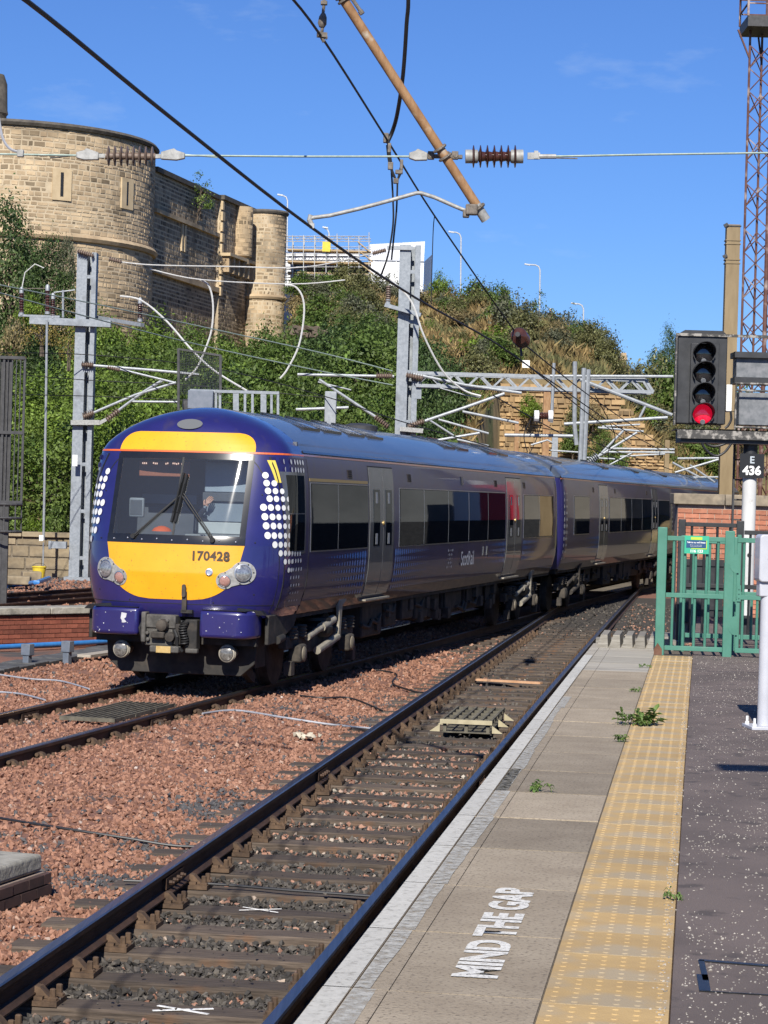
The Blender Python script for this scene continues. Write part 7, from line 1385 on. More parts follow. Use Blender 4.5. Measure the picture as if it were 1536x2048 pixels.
# ================================================================== HILLTOP: scaffolded building, lamps
white_sheet = mat('white_sheeting', (.66, .67, .69), (.78, .79, .80), .6, scale=.8, bump=.8, bscale=1.5); boardm = mat('scaffold_board', (.34, .24, .13), (.45, .34, .2), .8, scale=4); scaf = mat('scaffold_tube', (.36, .36, .35), (.5, .5, .49), .45, .4)
hb = thing('sheeted_building', 'white sheeted gable roofed building on top of the hill', 'building', at(800, 590, 146)); YB = 146.0
def bp(x, y, d=0): q = at(x, y, YB); return Vector((q.x, YB + d, q.z))
a_, b_ = bp(735, 590), bp(846, 590); zt_ = bp(735, 520).z; mb = MB(); mb.span((a_.x, YB, a_.z - 3), (b_.x, YB + 10, zt_)); mb.build('wall', white_sheet, hb)
mb = MB(); P = [(a_.x, YB - .1, zt_), (b_.x, YB - .1, zt_), (b_.x + .1, YB + 5, bp(846, 496).z + 1.0), (a_.x, YB + 5, bp(735, 496).z + .8), (b_.x, YB + 10.1, zt_), (a_.x, YB + 10.1, zt_)]; mb.add(P, [(0, 1, 2, 3), (3, 2, 4, 5), (1, 4, 2)]); mb.build('roof', white_sheet, hb)
mb = MB(); mb.add([(b_.x + .02, YB, a_.z - 3), (b_.x + .6, YB + 4.5, a_.z - 3), (b_.x + .6, YB + 4.5, bp(860, 500).z + .2), (b_.x + .02, YB, zt_)], [(0, 1, 2, 3)]); mb.build('gable_wall', white_sheet, hb)
for k in range(5): x_ = a_.x + (b_.x - a_.x) * (k + .5) / 5; mb = MB(); mb.beam((x_, YB - .03, a_.z), (x_, YB - .03, zt_), .05, .05, (0, 1, 0)); mb.build('sheet_batten', white_m, hb)
sfd = thing('scaffolded_building', 'white building wrapped in scaffolding with boards beside the tower', 'building', at(660, 560, 140)); YS = 140.0
def sp_(x, y, d=0): q = at(x, y, YS); return Vector((q.x, YS + d, q.z))
A_, B_ = sp_(560, 580), sp_(735, 580); mb = MB(); mb.span((A_.x, YS + 2.2, A_.z - 4), (B_.x - .6, YS + 9, sp_(600, 498).z)); mb.build('wall', white_sheet, sfd)
for k in range(4): x_ = A_.x + .6 + k * 1.25; mb = MB(); mb.span((x_, YS + 2.1, sp_(600, 545).z), (x_ + .8, YS + 2.22, sp_(600, 520).z)); mb.build('window', glass_d, sfd)
xs_ = [563, 585, 607, 629, 652, 674, 697, 718, 738]
for d in (0, 1.4):
    for x_ in xs_: mb = MB(); mb.tube([sp_(x_, 575, d), sp_(x_, 470 + random.uniform(-6, 8), d)], .03, 5); mb.build('standard', scaf, sfd)
    for y_ in (478, 494, 508, 520, 534, 550): mb = MB(); mb.tube([sp_(560, y_, d), sp_(742, y_, d)], .028, 5); mb.build('ledger', scaf, sfd)
for y_ in (500, 524, 546): mb = MB(); a_, b_ = sp_(575, y_), sp_(742, y_); mb.span((a_.x, YS, a_.z), (b_.x, YS + 1.3, a_.z + .10)); mb.build('board', boardm, sfd)
mb = MB(); a_, b_ = sp_(612, 548), sp_(738, 540); mb.span((a_.x, YS + 1.4, a_.z - .2), (b_.x, YS + 2, sp_(612, 526).z)); mb.build('sheeted_bay', dark_steel, sfd)
for k in range(12):
    x_ = 566 + k * 14; mb = MB(); mb.tube([sp_(x_, 478, .7), sp_(x_ + 7, 470, .7), sp_(x_ + 14, 478, .7)], .022, 4); mb.build('lattice_brace', scaf, sfd)
mb = MB(); mb.tube([sp_(566, 470, .7), sp_(735, 470, .7)], .03, 5); mb.build('ledger', scaf, sfd)
for (x_, y_) in ((728, 500), (733, 520), (735, 545)): mb = MB(); mb.beam(sp_(x_ - 12, y_ - 16), sp_(x_ + 12, y_ + 4), .3, .06); mb.build('stair_flight', boardm, sfd)
mb = MB(); mb.box(sp_(653, 494), (.5, .4, .6)); mb.build('yellow_box', MATS['yellow_plastic'], sfd)
lampm = mat('lamp_post_grey', (.42, .44, .46), (.5, .52, .54), .5, .3)
for (x, y0, y1, hx, lb) in ((574, 480, 391, 555, 'tall street lamp beside the small castle tower'), (657, 500, 456, 645, 'small street lamp above the scaffolding'), (921, 585, 465, 897, 'tallest street lamp on the ridge, right of the centre mast'), (1079, 610, 530, 1049, 'street lamp on the ridge above the thin airy tree'), (1166, 660, 608, 1142, 'street lamp low at the right end of the ridge')):
    Y = 150.0; o = thing('street_lamp', lb, 'street lamp', at(x, y0 + 30, Y), 0, 'street lamps along the ridge road'); mb = MB(); mb.tube([at(x, y0 + 30, Y), at(x + 1, y1 + 10, Y), at(x - 2, y1 + 3, Y), at(x - 8, y1, Y), at(hx + 6, y1 - 1, Y)], .05, 7); mb.build('post', lampm, o, smooth=True); mb = MB(); mb.beam(at(hx, y1 - 2, Y), at(hx + 11, y1, Y), .22, .09); mb.build('lamp_head', lampm, o)
chm = thing('chimney', 'stone chimney with two pots peeping over the trees at right', 'chimney', at(1246, 745, 170)); mb = MB(); mb.box(at(1246, 735, 170), (.42, .42, 2.2)); mb.build('stack', cs, chm); mb = MB(); mb.box(at(1246, 718, 170), (.6, .6, .2)); mb.build('cap', cs, chm); mb = MB(); [mb.lathe([(.09, -.3), (.08, .25)], at(x, 714, 170), (0, 0, 1), 8) for x in (1244, 1249)]; mb.build('pot', cs, chm)

# ================================================================== TREES AND BUSHES
def leafmat(name, a, b): return mat(name, a, b, .55, scale=.9, trans=.30, spec=.35)
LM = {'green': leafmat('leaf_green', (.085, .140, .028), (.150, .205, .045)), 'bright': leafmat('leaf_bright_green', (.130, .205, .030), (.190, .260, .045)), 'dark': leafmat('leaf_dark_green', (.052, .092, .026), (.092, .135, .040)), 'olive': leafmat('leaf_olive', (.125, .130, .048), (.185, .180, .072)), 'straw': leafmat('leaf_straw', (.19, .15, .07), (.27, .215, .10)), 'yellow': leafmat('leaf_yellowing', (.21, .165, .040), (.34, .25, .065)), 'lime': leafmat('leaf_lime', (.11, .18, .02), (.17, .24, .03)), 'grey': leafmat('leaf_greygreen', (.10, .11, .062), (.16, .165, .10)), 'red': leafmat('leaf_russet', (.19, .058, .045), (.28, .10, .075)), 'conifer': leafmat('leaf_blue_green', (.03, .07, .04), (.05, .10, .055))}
barkm = mat('bark', (.06, .045, .032), (.13, .10, .075), .9, scale=6, bump=.6)
def crown_mesh(name, m, n_cl, n_leaf, leaf, seed, tall=1.0, open_=0.0, m2=None, shape='round'):
    """leaf faces in clumps through a lumpy crown of radius 1 standing on z = 0"""
    rg = np.random.default_rng(seed); V, T = [], []
    lob = [(rg.uniform(0, 6.28), rg.uniform(.15, 1.0), rg.uniform(.75, 1.18)) for _ in range(9)]
    for c in range(n_cl):
        a = rg.uniform(0, 6.28); h = rg.uniform(0, 1)
        if shape == 'cone': rmax = (1 - h) ** .8 * .9 + .06
        else: rmax = math.sqrt(max(0.02, 1 - (2 * h ** .85 - .85) ** 2 / 1.4)) if h > .05 else .6
        k = 1 + .28 * math.sin(3 * a + lob[0][0]) * lob[0][1] + .22 * math.sin(5 * a + 4 * h + lob[1][0]); r_ = rmax * k * rg.uniform(.45, 1.0) ** .5
        hh = h * (1 + .22 * math.sin(2 * a + lob[2][0]) + .12 * math.sin(5 * a + lob[3][0]))
        ctr = np.array([math.cos(a) * r_, math.sin(a) * r_, (.04 + hh * 1.7) * tall]); spread = rg.uniform(.12, .27) * (1 + open_)
        P = ctr + rg.normal(size=(n_leaf, 3)) * spread * np.array([1, 1, .62]); P[:, 2] = np.maximum(P[:, 2], .0); P[0::2, 2] += spread * .1
        nrm = rg.normal(size=(n_leaf, 3)) * .8 + (P - np.array([0, 0, .7 * tall])) * .6 + np.array([0, 0, .75]); nrm /= np.linalg.norm(nrm, axis=1, keepdims=True)
        t = np.cross(nrm, rg.normal(size=(n_leaf, 3))); t /= np.linalg.norm(t, axis=1, keepdims=True); b = np.cross(nrm, t); s = leaf * rg.uniform(.6, 1.35, (n_leaf, 1))
        V.append(np.stack([P - t * s, P - b * s * .55, P + t * s, P + b * s * .55], 1)); T.append(np.repeat(rg.uniform(.68, 1.25) * rg.uniform(.72, 1.28, n_leaf) * np.where(rg.random(n_leaf) < .06, 1.6, 1), 4))
    V = np.concatenate(V).reshape(-1, 3); V[:, 2] *= 1.75 / np.percentile(V[:, 2], 98.5); V[:, :2] *= 1.04 / np.percentile(np.hypot(V[:, 0], V[:, 1]), 97); F = np.arange(len(V)).reshape(-1, 4); o = big_mesh(name, V, F, m, np.concatenate(T)); me = o.data; bpy.data.objects.remove(o); return me
def trunk_mesh(seed, tall=1.0, multi=1):
    rg = random.Random(seed); mb = MB()
    for q in range(multi):
        b = Vector((rg.uniform(-.1, .1) * multi, rg.uniform(-.1, .1) * multi, -.5)); tp = Vector((rg.uniform(-.3, .3), rg.uniform(-.3, .3), 1.1 * tall)); mb.tube([b, b.lerp(tp, .3), b.lerp(tp, .65) + Vector((rg.uniform(-.08, .08), 0, 0)), tp], [.075, .06, .04, .012], 7)
        for k in range(5): s = b.lerp(tp, rg.uniform(.3, .8)); e = s + Vector((rg.uniform(-.6, .6), rg.uniform(-.6, .6), rg.uniform(.2, .6) * tall)); mb.tube([s, (s + e) / 2 + Vector((0, 0, .05)), e], [.032, .02, .006], 5)
    return mb.mesh('trunk', barkm)
CR = {}
for i in range(3):
    CR['green', i] = crown_mesh('crown', LM['green'], 110 + 25 * i, 46, .046 + .006 * i, 10 + i); CR['dark', i] = crown_mesh('crown', LM['dark'], 120 + 40 * i, 46, .056 - .006 * i, 20 + i); CR['bright', i] = crown_mesh('crown', LM['bright'], 95 + 25 * i, 46, .046 + .007 * i, 30 + i)
for i in range(2):
    CR['olive', i] = crown_mesh('crown', LM['olive'], 95, 36, .070, 40 + i, .8); CR['bush', i] = crown_mesh('crown', LM['green'], 95, 36, .075, 50 + i, .75); CR['straw', i] = crown_mesh('crown', LM['straw'], 60, 26, .085, 60 + i, .6, .5); CR['grey', i] = crown_mesh('crown', LM['grey'], 85, 34, .070, 70 + i, .8); CR['yellow', i] = crown_mesh('crown', LM['yellow'], 45, 26, .050, 80 + i, .9, .5); CR['lime', i] = crown_mesh('crown', LM['lime'], 80, 34, .07, 90 + i, .8)
CR['red', 0] = crown_mesh('crown', LM['red'], 50, 26, .075, 95, .7, .3); CR['airy', 0] = crown_mesh('crown', LM['green'], 26, 34, .075, 96, 1.0, .0); CR['conifer', 0] = crown_mesh('crown', LM['conifer'], 130, 40, .06, 97, 1.3, 0, shape='cone')
TRK = [trunk_mesh(k, 1.0, 1 + k % 2) for k in range(4)]
def plant(kind, i, x, y, z, r, h, label, cat='tree', group=None, name=None, rz=None):
    o = thing(name or ('tree' if cat == 'tree' else 'bush'), label, cat, (x, y, z), random.uniform(0, 6.28) if rz is None else rz, group)
    c = link('crown', CR[kind, i], o); c.scale = (r, r * random.uniform(.85, 1.1), h / 1.75 / (1.0)); t = link('trunk', random.choice(TRK), o); t.scale = (r * .8, r * .8, h / 1.75); return o
def limit(px): return float(np.interp(px, [-200, 0, 120, 160, 190, 215, 300, 330, 400, 470, 500, 540, 600, 640, 680, 740, 800, 850, 900, 960, 1020], [420, 425, 470, 560, 600, 585, 600, 645, 630, 665, 645, 640, 650, 625, 615, 620, 640, 670, 700, 720, 800]))
rg = random.Random(12)
def pick_z(v, T): return next(n for lim, n in T if v < lim)
def tree_label(kind, px, Y):
    k = {'green': 'mid green tree', 'dark': 'dark dense tree', 'bright': 'bright yellow green tree'}[kind]
    where = pick_z(px, [(60, 'at the far left edge'), (150, 'just left of the left mast'), (240, 'just right of the left mast'), (330, 'below the round tower'), (410, 'below the curtain wall'), (480, 'behind the cab roof platform'), (560, 'below the small tower'), (650, 'right of the small tower'), (740, 'left of the centre mast'), (820, 'behind the centre mast'), (9999, 'right of the centre mast')])
    row = pick_z(Y, [(70.8, 'frontmost'), (74.5, 'second rank'), (79, 'low on the bank'), (84, 'halfway up the bank'), (89, 'on the upper bank'), (94, 'high on the bank'), (999, 'topmost')])
    return k + ' ' + where + ', ' + row
def bush_label(kind, px, t, r):
    k = ('large ' if r > 1.15 else 'small ' if r < .8 else '') + {'olive': 'olive scrub bush', 'bush': 'green bush', 'straw': 'dry straw scrub', 'grey': 'grey green bush', 'lime': 'lime green bush'}[kind]
    where = pick_z(px, [(640, 'under the scaffolding'), (720, 'under the white building'), (790, 'left of the centre mast'), (860, 'right beside the centre mast'), (930, 'above the boom start'), (1000, 'left of the disc insulator'), (1070, 'under the disc insulator'), (1130, 'below the flat topped tree'), (1180, 'right of the flat topped tree'), (1240, 'at the right end of the ridge'), (1300, 'left of the far tan mast'), (1350, 'beside the signal head'), (9999, 'behind the signal head')])
    return k + ' ' + where + ', ' + pick_z(t, [(.3, 'low on the slope'), (.62, 'halfway up the slope'), (9, 'near the ridge')])
LBL = {'green': 'mid green leafy tree in the thicket on the bank behind the train', 'dark': 'dark green dense tree in the thicket on the bank behind the train', 'bright': 'bright yellow green tree in the thicket on the bank behind the train'}
rowsY = [(69, 2.6), (72.5, 2.9), (76.5, 3.1), (81, 3.2), (86, 3.3), (91, 3.2), (96, 3.0), (101, 2.8)]
for Y0, wd in rowsY:
    px = -50 + rg.uniform(0, 40)
    while px < 900:
        Y = Y0 + rg.uniform(-1.2, 1.2); x = (px - 768) / FOC * Y; r = rg.uniform(1.25, 1.9); z = float(hill_z(np.array(x), np.array(Y))); h = rg.uniform(2.8, 4.2)
        zmax = at(px, limit(px) + rg.uniform(0, 14), Y).z
        if px > 780: r *= .85
        if z + 1.3 < zmax:
            h = min(h, zmax - z + .0) * (.96 if h > zmax - z else 1); r = min(r, h * .62); pick = rg.random()
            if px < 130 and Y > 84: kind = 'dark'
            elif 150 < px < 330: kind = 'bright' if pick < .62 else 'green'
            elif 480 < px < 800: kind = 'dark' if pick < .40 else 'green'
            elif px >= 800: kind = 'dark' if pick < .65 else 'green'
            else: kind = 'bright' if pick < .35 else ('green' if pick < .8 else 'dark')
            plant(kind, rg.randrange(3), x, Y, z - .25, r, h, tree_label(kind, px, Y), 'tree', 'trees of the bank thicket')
        px += r * FOC / Y * rg.uniform(1.0, 1.45)
# singled out plants on the bank
def plant_px(kind, i, px, py_top, py_base, rpx, Y, label, cat='tree', **k):
    b, t = at(px, py_base, Y), at(px, py_top, Y); return plant(kind, i, b.x, Y, b.z, rpx * Y / FOC, (t.z - b.z) * .98, label, cat, **k)
plant_px('dark', 2, 14, 404, 650, 88, 98, 'largest dark tree at the left edge below the round tower'); plant_px('dark', 2, 95, 478, 650, 62, 95, 'second dark tree just right of the largest one at the left edge'); plant_px('grey', 0, 130, 478, 560, 26, 104, 'pale feathery bush against the foot of the round tower', 'bush')
plant_px('yellow', 0, 85, 605, 690, 52, 84, 'yellowing bush behind the left mast cross arm', 'bush'); plant_px('yellow', 1, 140, 640, 720, 34, 82, 'smaller yellowing bush right beside the left mast', 'bush'); plant_px('straw', 0, 30, 640, 720, 40, 86, 'dry brown scrub under the dark trees at the left edge', 'bush'); plant_px('lime', 0, 62, 590, 650, 30, 90, 'lime green bush under the dark trees at left', 'bush')
plant_px('airy', 0, 398, 345, 420, 36, 126, 'small tree growing above the castle curtain wall'); plant_px('bush', 0, 30, 1010, 1075, 44, 68, 'low bright bush above the stone wall at left', 'bush'); plant_px('lime', 1, 75, 1030, 1078, 30, 67.4, 'low yellow green weed bush on the stone wall', 'bush'); plant_px('bush', 1, 120, 1010, 1078, 34, 67.4, 'low leafy bush by the foot of the left mast', 'bush')
plant_px('lime', 0, 672, 690, 790, 22, 86, 'bright green sprig bush touching the centre mast', 'bush') if False else None
plant_px('lime', 1, 855, 640, 690, 22, 118, 'bright lime bush right of the centre mast top', 'bush')
# slope and ridge scrub
gl = {'olive': 'olive scrub bush on the dry slope under the ridge', 'bush': 'green bush on the dry slope under the ridge', 'straw': 'dry straw coloured scrub on the slope', 'grey': 'grey green bush on the slope under the ridge', 'lime': 'bright lime bush on the slope under the ridge'}
for k in range(250):
    px = rg.uniform(565, 1240) if k < 200 else rg.uniform(1180, 1440); t = rg.random(); yf, yr = float(np.interp(px, HX, HF)), float(np.interp(px, HX, HR)); Y = yf + (yr - yf) * (.30 + .72 * t if px < 900 else .12 + .90 * t)
    x = (px - 768) / FOC * Y; z = float(hill_z(np.array(x), np.array(Y))); 
    if 800 < px < 1150 and .22 < t < .80 and rg.random() < .85: continue
    pick = rg.random(); kind = 'straw' if pick < .26 else 'olive' if pick < .52 else 'bush' if pick < .74 else 'grey' if pick < .95 else 'lime'
    r = rg.uniform(.55, 1.45); h = rg.uniform(.8, 1.9) * (1 if kind != 'straw' else .7); plant(kind, rg.randrange(2), x, Y, z - .12, r, h, bush_label(kind, px, t, r), 'bush', 'bushes on the dry slope')
for a in ((905, 560, 640, 30, 134, 'airy', 0, 'thin airy shrub on the ridge at the foot of the tallest street lamp'), (950, 566, 660, 55, 130, 'bush', 0, 'biggest rounded green bush on the ridge'), (1000, 600, 668, 34, 131, 'bush', 1, 'green bush on the ridge just right of the biggest rounded one'), (880, 590, 650, 30, 130, 'grey', 0, 'grey green bush on the ridge behind the centre mast'), (1073, 583, 660, 34, 136, 'airy', 0, 'thin flat topped tree on the ridge'), (1040, 615, 672, 28, 135, 'bush', 0, 'green bush at the left foot of the flat topped tree'), (1112, 630, 690, 30, 134, 'lime', 0, 'vivid green bush right of the flat topped tree'), (1140, 625, 720, 38, 137, 'grey', 1, 'tall grey green bush towards the right end of the ridge'), (1180, 665, 760, 44, 138, 'olive', 0, 'broad olive bush at the right end of the ridge'), (1212, 700, 780, 26, 140, 'olive', 1, 'last olive bush where the ridge drops to the right'), (1010, 690, 760, 34, 116, 'straw', 1, 'dry straw bush below the dark rock face'), (1035, 705, 745, 22, 112, 'red', 0, 'russet red bush above the lattice boom'), (600, 545, 590, 34, 128, 'bush', 1, 'green bush under the scaffolding'), (640, 560, 600, 34, 126, 'grey', 0, 'grey bush in front of the scaffolding'), (720, 560, 615, 40, 124, 'olive', 1, 'olive bush under the white building'), (690, 585, 640, 34, 118, 'bush', 0, 'rounded green bush left of the centre mast')): plant_px(a[5], a[6], *a[:5], a[7], 'bush' if a[5] != 'airy' or a[0] != 1073 else 'tree')
# right hand greenery behind the signal
plant_px('dark', 2, 1336, 655, 780, 30, 170, 'tall dark tree peeping over the hill left of the signal head'); plant_px('dark', 0, 1312, 705, 820, 40, 168, 'dark tree beside the tall one left of the signal head')
for k, (px, pt, pb, rp, Y, kd) in enumerate(((1290, 725, 860, 60, 140, 'olive'), (1350, 740, 900, 66, 132, 'bush'), (1400, 760, 920, 60, 128, 'olive'), (1450, 820, 980, 60, 124, 'bush'), (1290, 800, 930, 46, 122, 'bush'), (1330, 850, 960, 44, 118, 'olive'), (1385, 880, 985, 40, 112, 'bush'), (1420, 900, 990, 44, 108, 'green'), (1500, 880, 1000, 60, 118, 'green'), (1540, 860, 1000, 70, 126, 'bush'), (1250, 745, 830, 36, 128, 'olive'), (1470, 780, 930, 50, 140, 'bush'), (1620, 850, 1000, 70, 122, 'olive'), (1700, 860, 1010, 75, 118, 'bush'), (1800, 850, 1010, 80, 116, 'green'))): plant_px(kd, k % 2, px, pt, pb, rp, Y, ('tall ' if pb - pt > 125 else 'low ') + {'olive': 'olive tree ', 'bush': 'green tree ', 'green': 'leafy mid green tree '}[kd] + pick_z(px, [(1270, 'at the right foot of the hill'), (1300, 'in the gap left of the signal head'), (1345, 'just left of the signal head'), (1395, 'right behind the signal head'), (1425, 'between the signal head and the tan mast'), (1465, 'behind the tan mast'), (1510, 'behind the signal number plate'), (1560, 'at the right edge of the frame'), (1650, 'beyond the right edge, nearest the tower'), (1750, 'beyond the right edge, farther along'), (9999, 'beyond the right edge, last of the row')]) + (', upper rank' if pt < 790 else ', lower rank'), 'tree', group='trees behind the signal')
for (px, pt, pb, rp, kd, lb) in ((1060, 790, 835, 26, 'lime', 'bright bush clinging to the ruined wall near its left end'), (1150, 800, 880, 26, 'olive', 'brownish ivy bush halfway along the ruined wall'), (1185, 800, 850, 22, 'straw', 'dead brown creeper on the ruined wall'), (1145, 845, 905, 26, 'bush', 'green bush rooted low on the ruined wall'), (1235, 880, 965, 26, 'bush', 'green shrub at the foot of the ruined wall by the far masts'), (1205, 830, 920, 24, 'green', 'leafy shrub in the notch of the ruined wall'), (1180, 900, 960, 24, 'bush', 'low green shrub at the foot of the ruined wall')): plant_px(kd, 0, px, pt, pb, rp, 96.4, lb, 'bush')

# ================================================================== ACROSS THE STATION (out of frame to the right; mirrored in the train side)
beige = mat('beige_render', (.20, .185, .155), (.26, .24, .20), .85, scale=.5); greyr = mat('grey_render', (.11, .118, .118), (.16, .17, .17), .8, scale=.5); redp = mat('red_hoarding', (.46, .03, .055), None, .5); whp = mat('white_panel', (.75, .75, .74), None, .5)
sb = thing('station_building', 'station buildings across the platforms, beyond the right edge', 'building', (17, 45, 0))
fx = lambda y: 13.6 + .20 * (y - 40)
plinth = mat('dark_plinth', (.02, .021, .023), (.035, .036, .038), .8)
for (y0, y1, h, m) in ((36, 47, 7, greyr), (47, 49, 8, whp), (49, 54, 8, greyr), (54, 56.5, 9, beige), (56.5, 63, 8, greyr), (63, 66, 8, plinth), (66, 70, 9, greyr), (70, 71.2, 7, whp), (71.2, 75, 8, plinth), (75, 77, 9, greyr), (77, 79, 9, plinth), (79, 81, 6, whp), (81, 84.5, 6, redp), (84.5, 85.5, 6, whp), (85.5, 87, 9, plinth), (87, 90, 9, beige), (90, 96, 9, plinth), (96, 104, 13, beige), (104, 110, 12, greyr), (110, 118, 13, beige), (118, 135, 12, greyr), (135, 150, 14, plinth), (150, 190, 14, greyr), (190, 240, 16, plinth)):
    mb = MB(); mb.add([(fx(y0) - .25, y0, -.4), (fx(y1) - .25, y1, -.4), (fx(y1) + .1, y1, -.4), (fx(y0) + .1, y0, -.4), (fx(y0) - .25, y0, 2.0), (fx(y1) - .25, y1, 2.0), (fx(y1) + .1, y1, 2.0), (fx(y0) + .1, y0, 2.0)], [(3,2,1,0),(4,5,6,7),(0,1,5,4),(1,2,6,5),(2,3,7,6),(3,0,4,7)]); mb.build('plinth', plinth, sb)
    if m is not plinth:
        nb_ = max(1, round((y1 - y0) / 5.0)); L_ = (y1 - y0) / nb_
        for kb in range(nb_): yb = y0 + L_ * kb; q0 = (fx(yb) - .7 - L_ * .5, yb + L_ * .5); q1 = (fx(yb) - .7 + L_ * .12, yb - L_ * .12); hh_ = min(h, 5.0) if m is redp else h; mb = MB(); mb.beam((*q0, hh_ / 2 + 1), (*q1, hh_ / 2 + 1), .2, hh_ - 2); mb.build('reflection_bay', m, sb); mb = MB(); mb.beam((*q0, 1.0), (*q1, 1.0), .3, 2.0 if m is not redp else 1.2); mb.build('plinth', plinth, sb)  # bays added and turned to the sun for their reflection in the train side
    mb = MB(); mb.add([(fx(y0), y0, -.4), (fx(y1), y1, -.4), (fx(y1) + 8, y1, -.4), (fx(y0) + 8, y0, -.4), (fx(y0), y0, h), (fx(y1), y1, h), (fx(y1) + 8, y1, h), (fx(y0) + 8, y0, h)], [(3,2,1,0),(4,5,6,7),(0,1,5,4),(1,2,6,5),(2,3,7,6),(3,0,4,7)]); mb.build('wall', m, sb)
    for zz in np.arange(1.2, h - 1.5, 2.6):
        for yy in np.arange(y0 + 1, y1 - 1.2, 2.2): mb = MB(); mb.add([(fx(yy) - .03, yy, zz), (fx(yy + 1.1) - .03, yy + 1.1, zz), (fx(yy + 1.1) - .03, yy + 1.1, zz + 1.6), (fx(yy) - .03, yy, zz + 1.6)], [(3, 2, 1, 0)]); mb.build('window', whp if (int(yy) % 3 == 0 and m is greyr) else glass_d, sb)
for (y0, y1, z0, z1, m) in ((56, 56.7, .9, 7, whp), (59, 59.6, .9, 7, whp), (62, 62.6, .9, 7, whp)):
    o = thing('backdrop', 'added white hoarding across the station, beyond the right edge', 'backdrop', (fx(y0), y0, z0), 0, 'backdrops for the train window reflections'); mb = MB(); L_ = y1 - y0; mb.beam((fx(y0) - .8 - L_ * .45, y0 + L_ * .45, (z0 + z1) / 2), (fx(y0) - .8 + L_ * .15, y0 - L_ * .15, (z0 + z1) / 2), .12, z1 - z0); mb.build('board', m, o)  # unseen boards angled to the sun, added to show in the train windows

lpz = thing('platform_lamp', 'platform lamp out of frame at right whose head shadows the tarmac', 'street lamp', (3.4, 7.2, ZP)); mb = MB(); mb.lathe([(.09, 0), (.05, 5.2)], (0, 0, 0), (0, 0, 1), 12); mb.tube([(0, 0, 5.15), (-.9, .2, 5.3)], .04, 8); mb.build('post', galv, lpz, local=True); mb = MB(); mb.span((-1.95, .12, 5.24), (-.85, .34, 5.36)); mb.build('lamp_head', galv, lpz, local=True)

# ================================================================== PEOPLE
skin = mat('skin', (.50, .28, .20), (.58, .34, .25), .55, scale=20); jacket = mat('brown_jacket', (.13, .065, .045), (.19, .10, .07), .85, scale=12, bump=.4); navyc = mat('navy_uniform', (.015, .018, .035), (.025, .03, .05), .8, scale=12); trousers = mat('dark_trousers', (.02, .022, .03), (.03, .034, .045), .85, scale=10); hairw = mat('grey_hair', (.42, .40, .38), (.55, .53, .50), .8, scale=40)
def skinned(name, P, E, rad, m, par, root=0, loc=None):
    """one continuous surface grown round a skeleton of joints"""
    me = bpy.data.meshes.new(name); me.from_pydata([tuple(p) for p in P], E, []); o = link(name, me, par)
    s = o.modifiers.new('skin', 'SKIN'); s.use_smooth_shade = True
    for i, r in enumerate(rad): v = me.skin_vertices[0].data[i]; v.radius = (r, r) if not isinstance(r, tuple) else r; v.use_root = i == root
    d = o.modifiers.new('smooth', 'SUBSURF'); d.levels = d.render_levels = 2
    dg = bpy.context.evaluated_depsgraph_get(); me2 = bpy.data.meshes.new_from_object(o.evaluated_get(dg)); o.modifiers.clear(); o.data = me2; me2.materials.clear(); me2.materials.append(m)
    a = me2.attributes.get('tone') or me2.attributes.new('tone', 'FLOAT', 'POINT'); a.data.foreach_set('value', np.ones(len(me2.vertices), np.float32)); return o
def head(par, c, h, face, hair, fwd):
    """head with brow, nose, mouth and ears; fwd is the way it looks (unit vector in the plan)"""
    f = Vector(fwd).normalized(); s = f.cross(Vector((0, 0, 1))); c = Vector(c); mb = MB()
    prof = [(.001, -.5), (.22, -.47), (.30, -.36), (.34, -.2), (.37, 0), (.38, .16), (.34, .33), (.22, .45), (.001, .5)]; P = []; n = 14
    for r, z in prof:
        for j in range(n): a = 2 * PI * j / n; P.append(c + (s * math.cos(a) * r * .86 + f * math.sin(a) * r) * h + Vector((0, 0, z * h)))
    F = [(i*n+j, i*n+(j+1) % n, (i+1)*n+(j+1) % n, (i+1)*n+j) for i in range(len(prof) - 1) for j in range(n)]; mb.add(P, F)
    q = c + f * .36 * h; mb.add([q + Vector((0, 0, .06 * h)), q + s * .05 * h + Vector((0, 0, -.1 * h)), q - s * .05 * h + Vector((0, 0, -.1 * h)), q + f * .09 * h + Vector((0, 0, -.09 * h))], [(0, 1, 3), (0, 3, 2), (1, 2, 3)])
    for k in (-1, 1): mb.lathe([(.06 * h, 0), (.09 * h, .03 * h), (.05 * h, .05 * h)], c + s * k * .31 * h, s * k, 8)
    o = mb.build('head', face, par, smooth=True, local=True, angle=70); e = MB(); [e.box(c + f * .355 * h + s * k * .13 * h + Vector((0, 0, .04 * h)), (.07 * h, .03 * h, .035 * h)) for k in (-1, 1)]; e.box(c + f * .345 * h + Vector((0, 0, -.22 * h)), (.15 * h, .03 * h, .025 * h)); e.build('eyes_and_mouth', trousers, o, local=True)
    hr = MB(); hr.lathe([(.36 * h, .02 * h), (.40 * h, .18 * h), (.37 * h, .36 * h), (.24 * h, .5 * h), (.001, .55 * h)], c - f * .05 * h, (0, 0, 1), 14); hr.build('hair', hair, par, smooth=True, local=True); return o
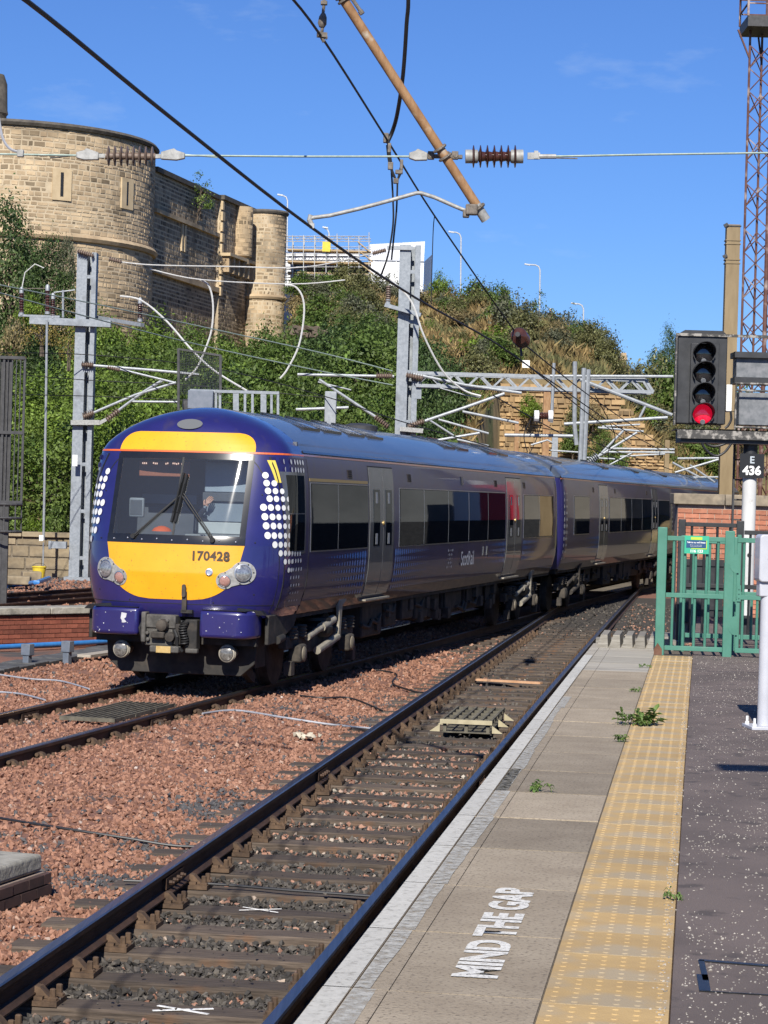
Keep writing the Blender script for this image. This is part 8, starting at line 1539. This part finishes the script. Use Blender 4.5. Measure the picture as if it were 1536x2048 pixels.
def hand(par, wrist, palm, up, m, L=.18, curl=.5):
    """palm and five bent fingers"""
    w_, d, u = Vector(wrist), Vector(palm).normalized(), Vector(up).normalized(); s = d.cross(u).normalized(); P = [w_, w_ + d * L * .28, w_ + d * L * .46]; E = [(0, 1), (1, 2)]; Rr = [L * .15, (L * .22, L * .11), (L * .23, L * .10)]
    for k, ln in enumerate((.42, .48, .46, .36)):
        b = w_ + d * L * .5 + s * (k - 1.5) * L * .125; i = len(P); q = d
        P.append(b); Rr.append(L * .065); E.append((2, i))
        for j in range(3): q = (q - u * curl * .8).normalized(); b = b + q * L * ln * .36; P.append(b); Rr.append(L * (.062 - .008 * j)); E.append((i + j, i + j + 1))
    i = len(P); b = w_ + d * L * .12 - s * L * .2; P += [b, b + (d * .8 - s * .7).normalized() * L * .2, b + (d * .9 - s * .5 - u * .4).normalized() * L * .38]; Rr += [L * .08, L * .07, L * .055]; E += [(0, i), (i, i + 1), (i + 1, i + 2)]
    return skinned('hand', P, E, Rr, m, par)
def standing(par, H, coat, yaw=0.0):
    k = H / 1.75; P = [(0, 0, .95), (0, .0, 1.15), (0, .01, 1.38), (0, .0, 1.50), (.09, 0, .88), (.10, -.02, .48), (.10, .03, .08), (.10, -.13, .04), (-.09, 0, .88), (-.10, .02, .48), (-.10, .05, .08), (-.10, -.11, .04), (.19, 0, 1.40), (.24, .02, 1.13), (.23, -.10, .92), (-.19, 0, 1.40), (-.25, .03, 1.13), (-.20, -.08, .93)]
    E = [(0, 1), (1, 2), (2, 3), (0, 4), (4, 5), (5, 6), (6, 7), (0, 8), (8, 9), (9, 10), (10, 11), (2, 12), (12, 13), (13, 14), (2, 15), (15, 16), (16, 17)]; Rr = [.15, .15, .17, .06, .10, .07, .045, .04, .10, .07, .045, .04, .075, .055, .042, .075, .055, .042]
    return skinned('body', [Vector(p) * k for p in P], E, [r * k for r in Rr], coat, par)
hp_ = at(1101, 616, 137); pz = hp_.z - 1.74; man = thing('person', 'person in a brown jacket with grey hair standing on the ridge with a bag', 'person', (hp_.x, 137, pz), .5)
standing(man, 1.72, jacket); head(man, (0, -.01, 1.60), .235, skin, hairw, (0, -1, 0))
for sx in (-1, 1): hand(man, (sx * .22, -.11, .91), (0, -.1, -1), (sx * -1, 0, 0), skin)
tr = MB(); [tr.tube([(sx * .09, 0, .90), (sx * .10, -.01, .47), (sx * .10, .03, .06)], [.115, .085, .07], 10) for sx in (-1,)]; tr.build('trouser_leg', trousers, man, smooth=True, local=True); tr = MB(); tr.tube([(.09, 0, .90), (.10, -.02, .47), (.10, .03, .06)], [.115, .085, .07], 10); tr.build('trouser_leg', trousers, man, smooth=True, local=True)
bag = MB(); bag.span((-.40, -.08, .82), (-.20, .10, 1.18)); bo = bag.build('shoulder_bag', trousers, None, local=True, bevel=.04, org=None); bo.location = (hp_.x, 137, pz); bo.rotation_euler = (0, 0, .5); tag(bo, 'dark shoulder bag hanging at the side of the person on the ridge', 'bag')
# the driver, seen only as a hand at the edge of the toned panels
drv = thing('person', 'train driver behind the right windscreen pane, one hand showing', 'person', tpt(0, 0, 0), -TH)
P = [(.50, .15, 1.62), (.50, .17, 1.85), (.50, .15, 2.12), (.50, .13, 2.24), (.42, .1, 1.60), (.42, -.08, 1.62), (.58, .1, 1.60), (.58, -.08, 1.62), (.31, .12, 2.15), (.23, .0, 2.06), (.09, -.19, 2.20), (.19, -.235, 2.31), (.69, .12, 2.15), (.75, .06, 1.92), (.68, -.04, 1.80)]
E = [(0, 1), (1, 2), (2, 3), (0, 4), (4, 5), (0, 6), (6, 7), (2, 8), (8, 9), (9, 10), (10, 11), (2, 12), (12, 13), (13, 14)]
skinned('body', P, E, [.15, .14, .16, .06, .10, .08, .10, .08, .075, .055, .045, .036, .075, .055, .042], navyc, drv); head(drv, (.50, .12, 2.36), .225, skin, trousers, (0, -1, 0))
hand(drv, (.20, -.24, 2.325), (.45, -.1, .85), (-.2, -1, .0), skin, .17, .55)
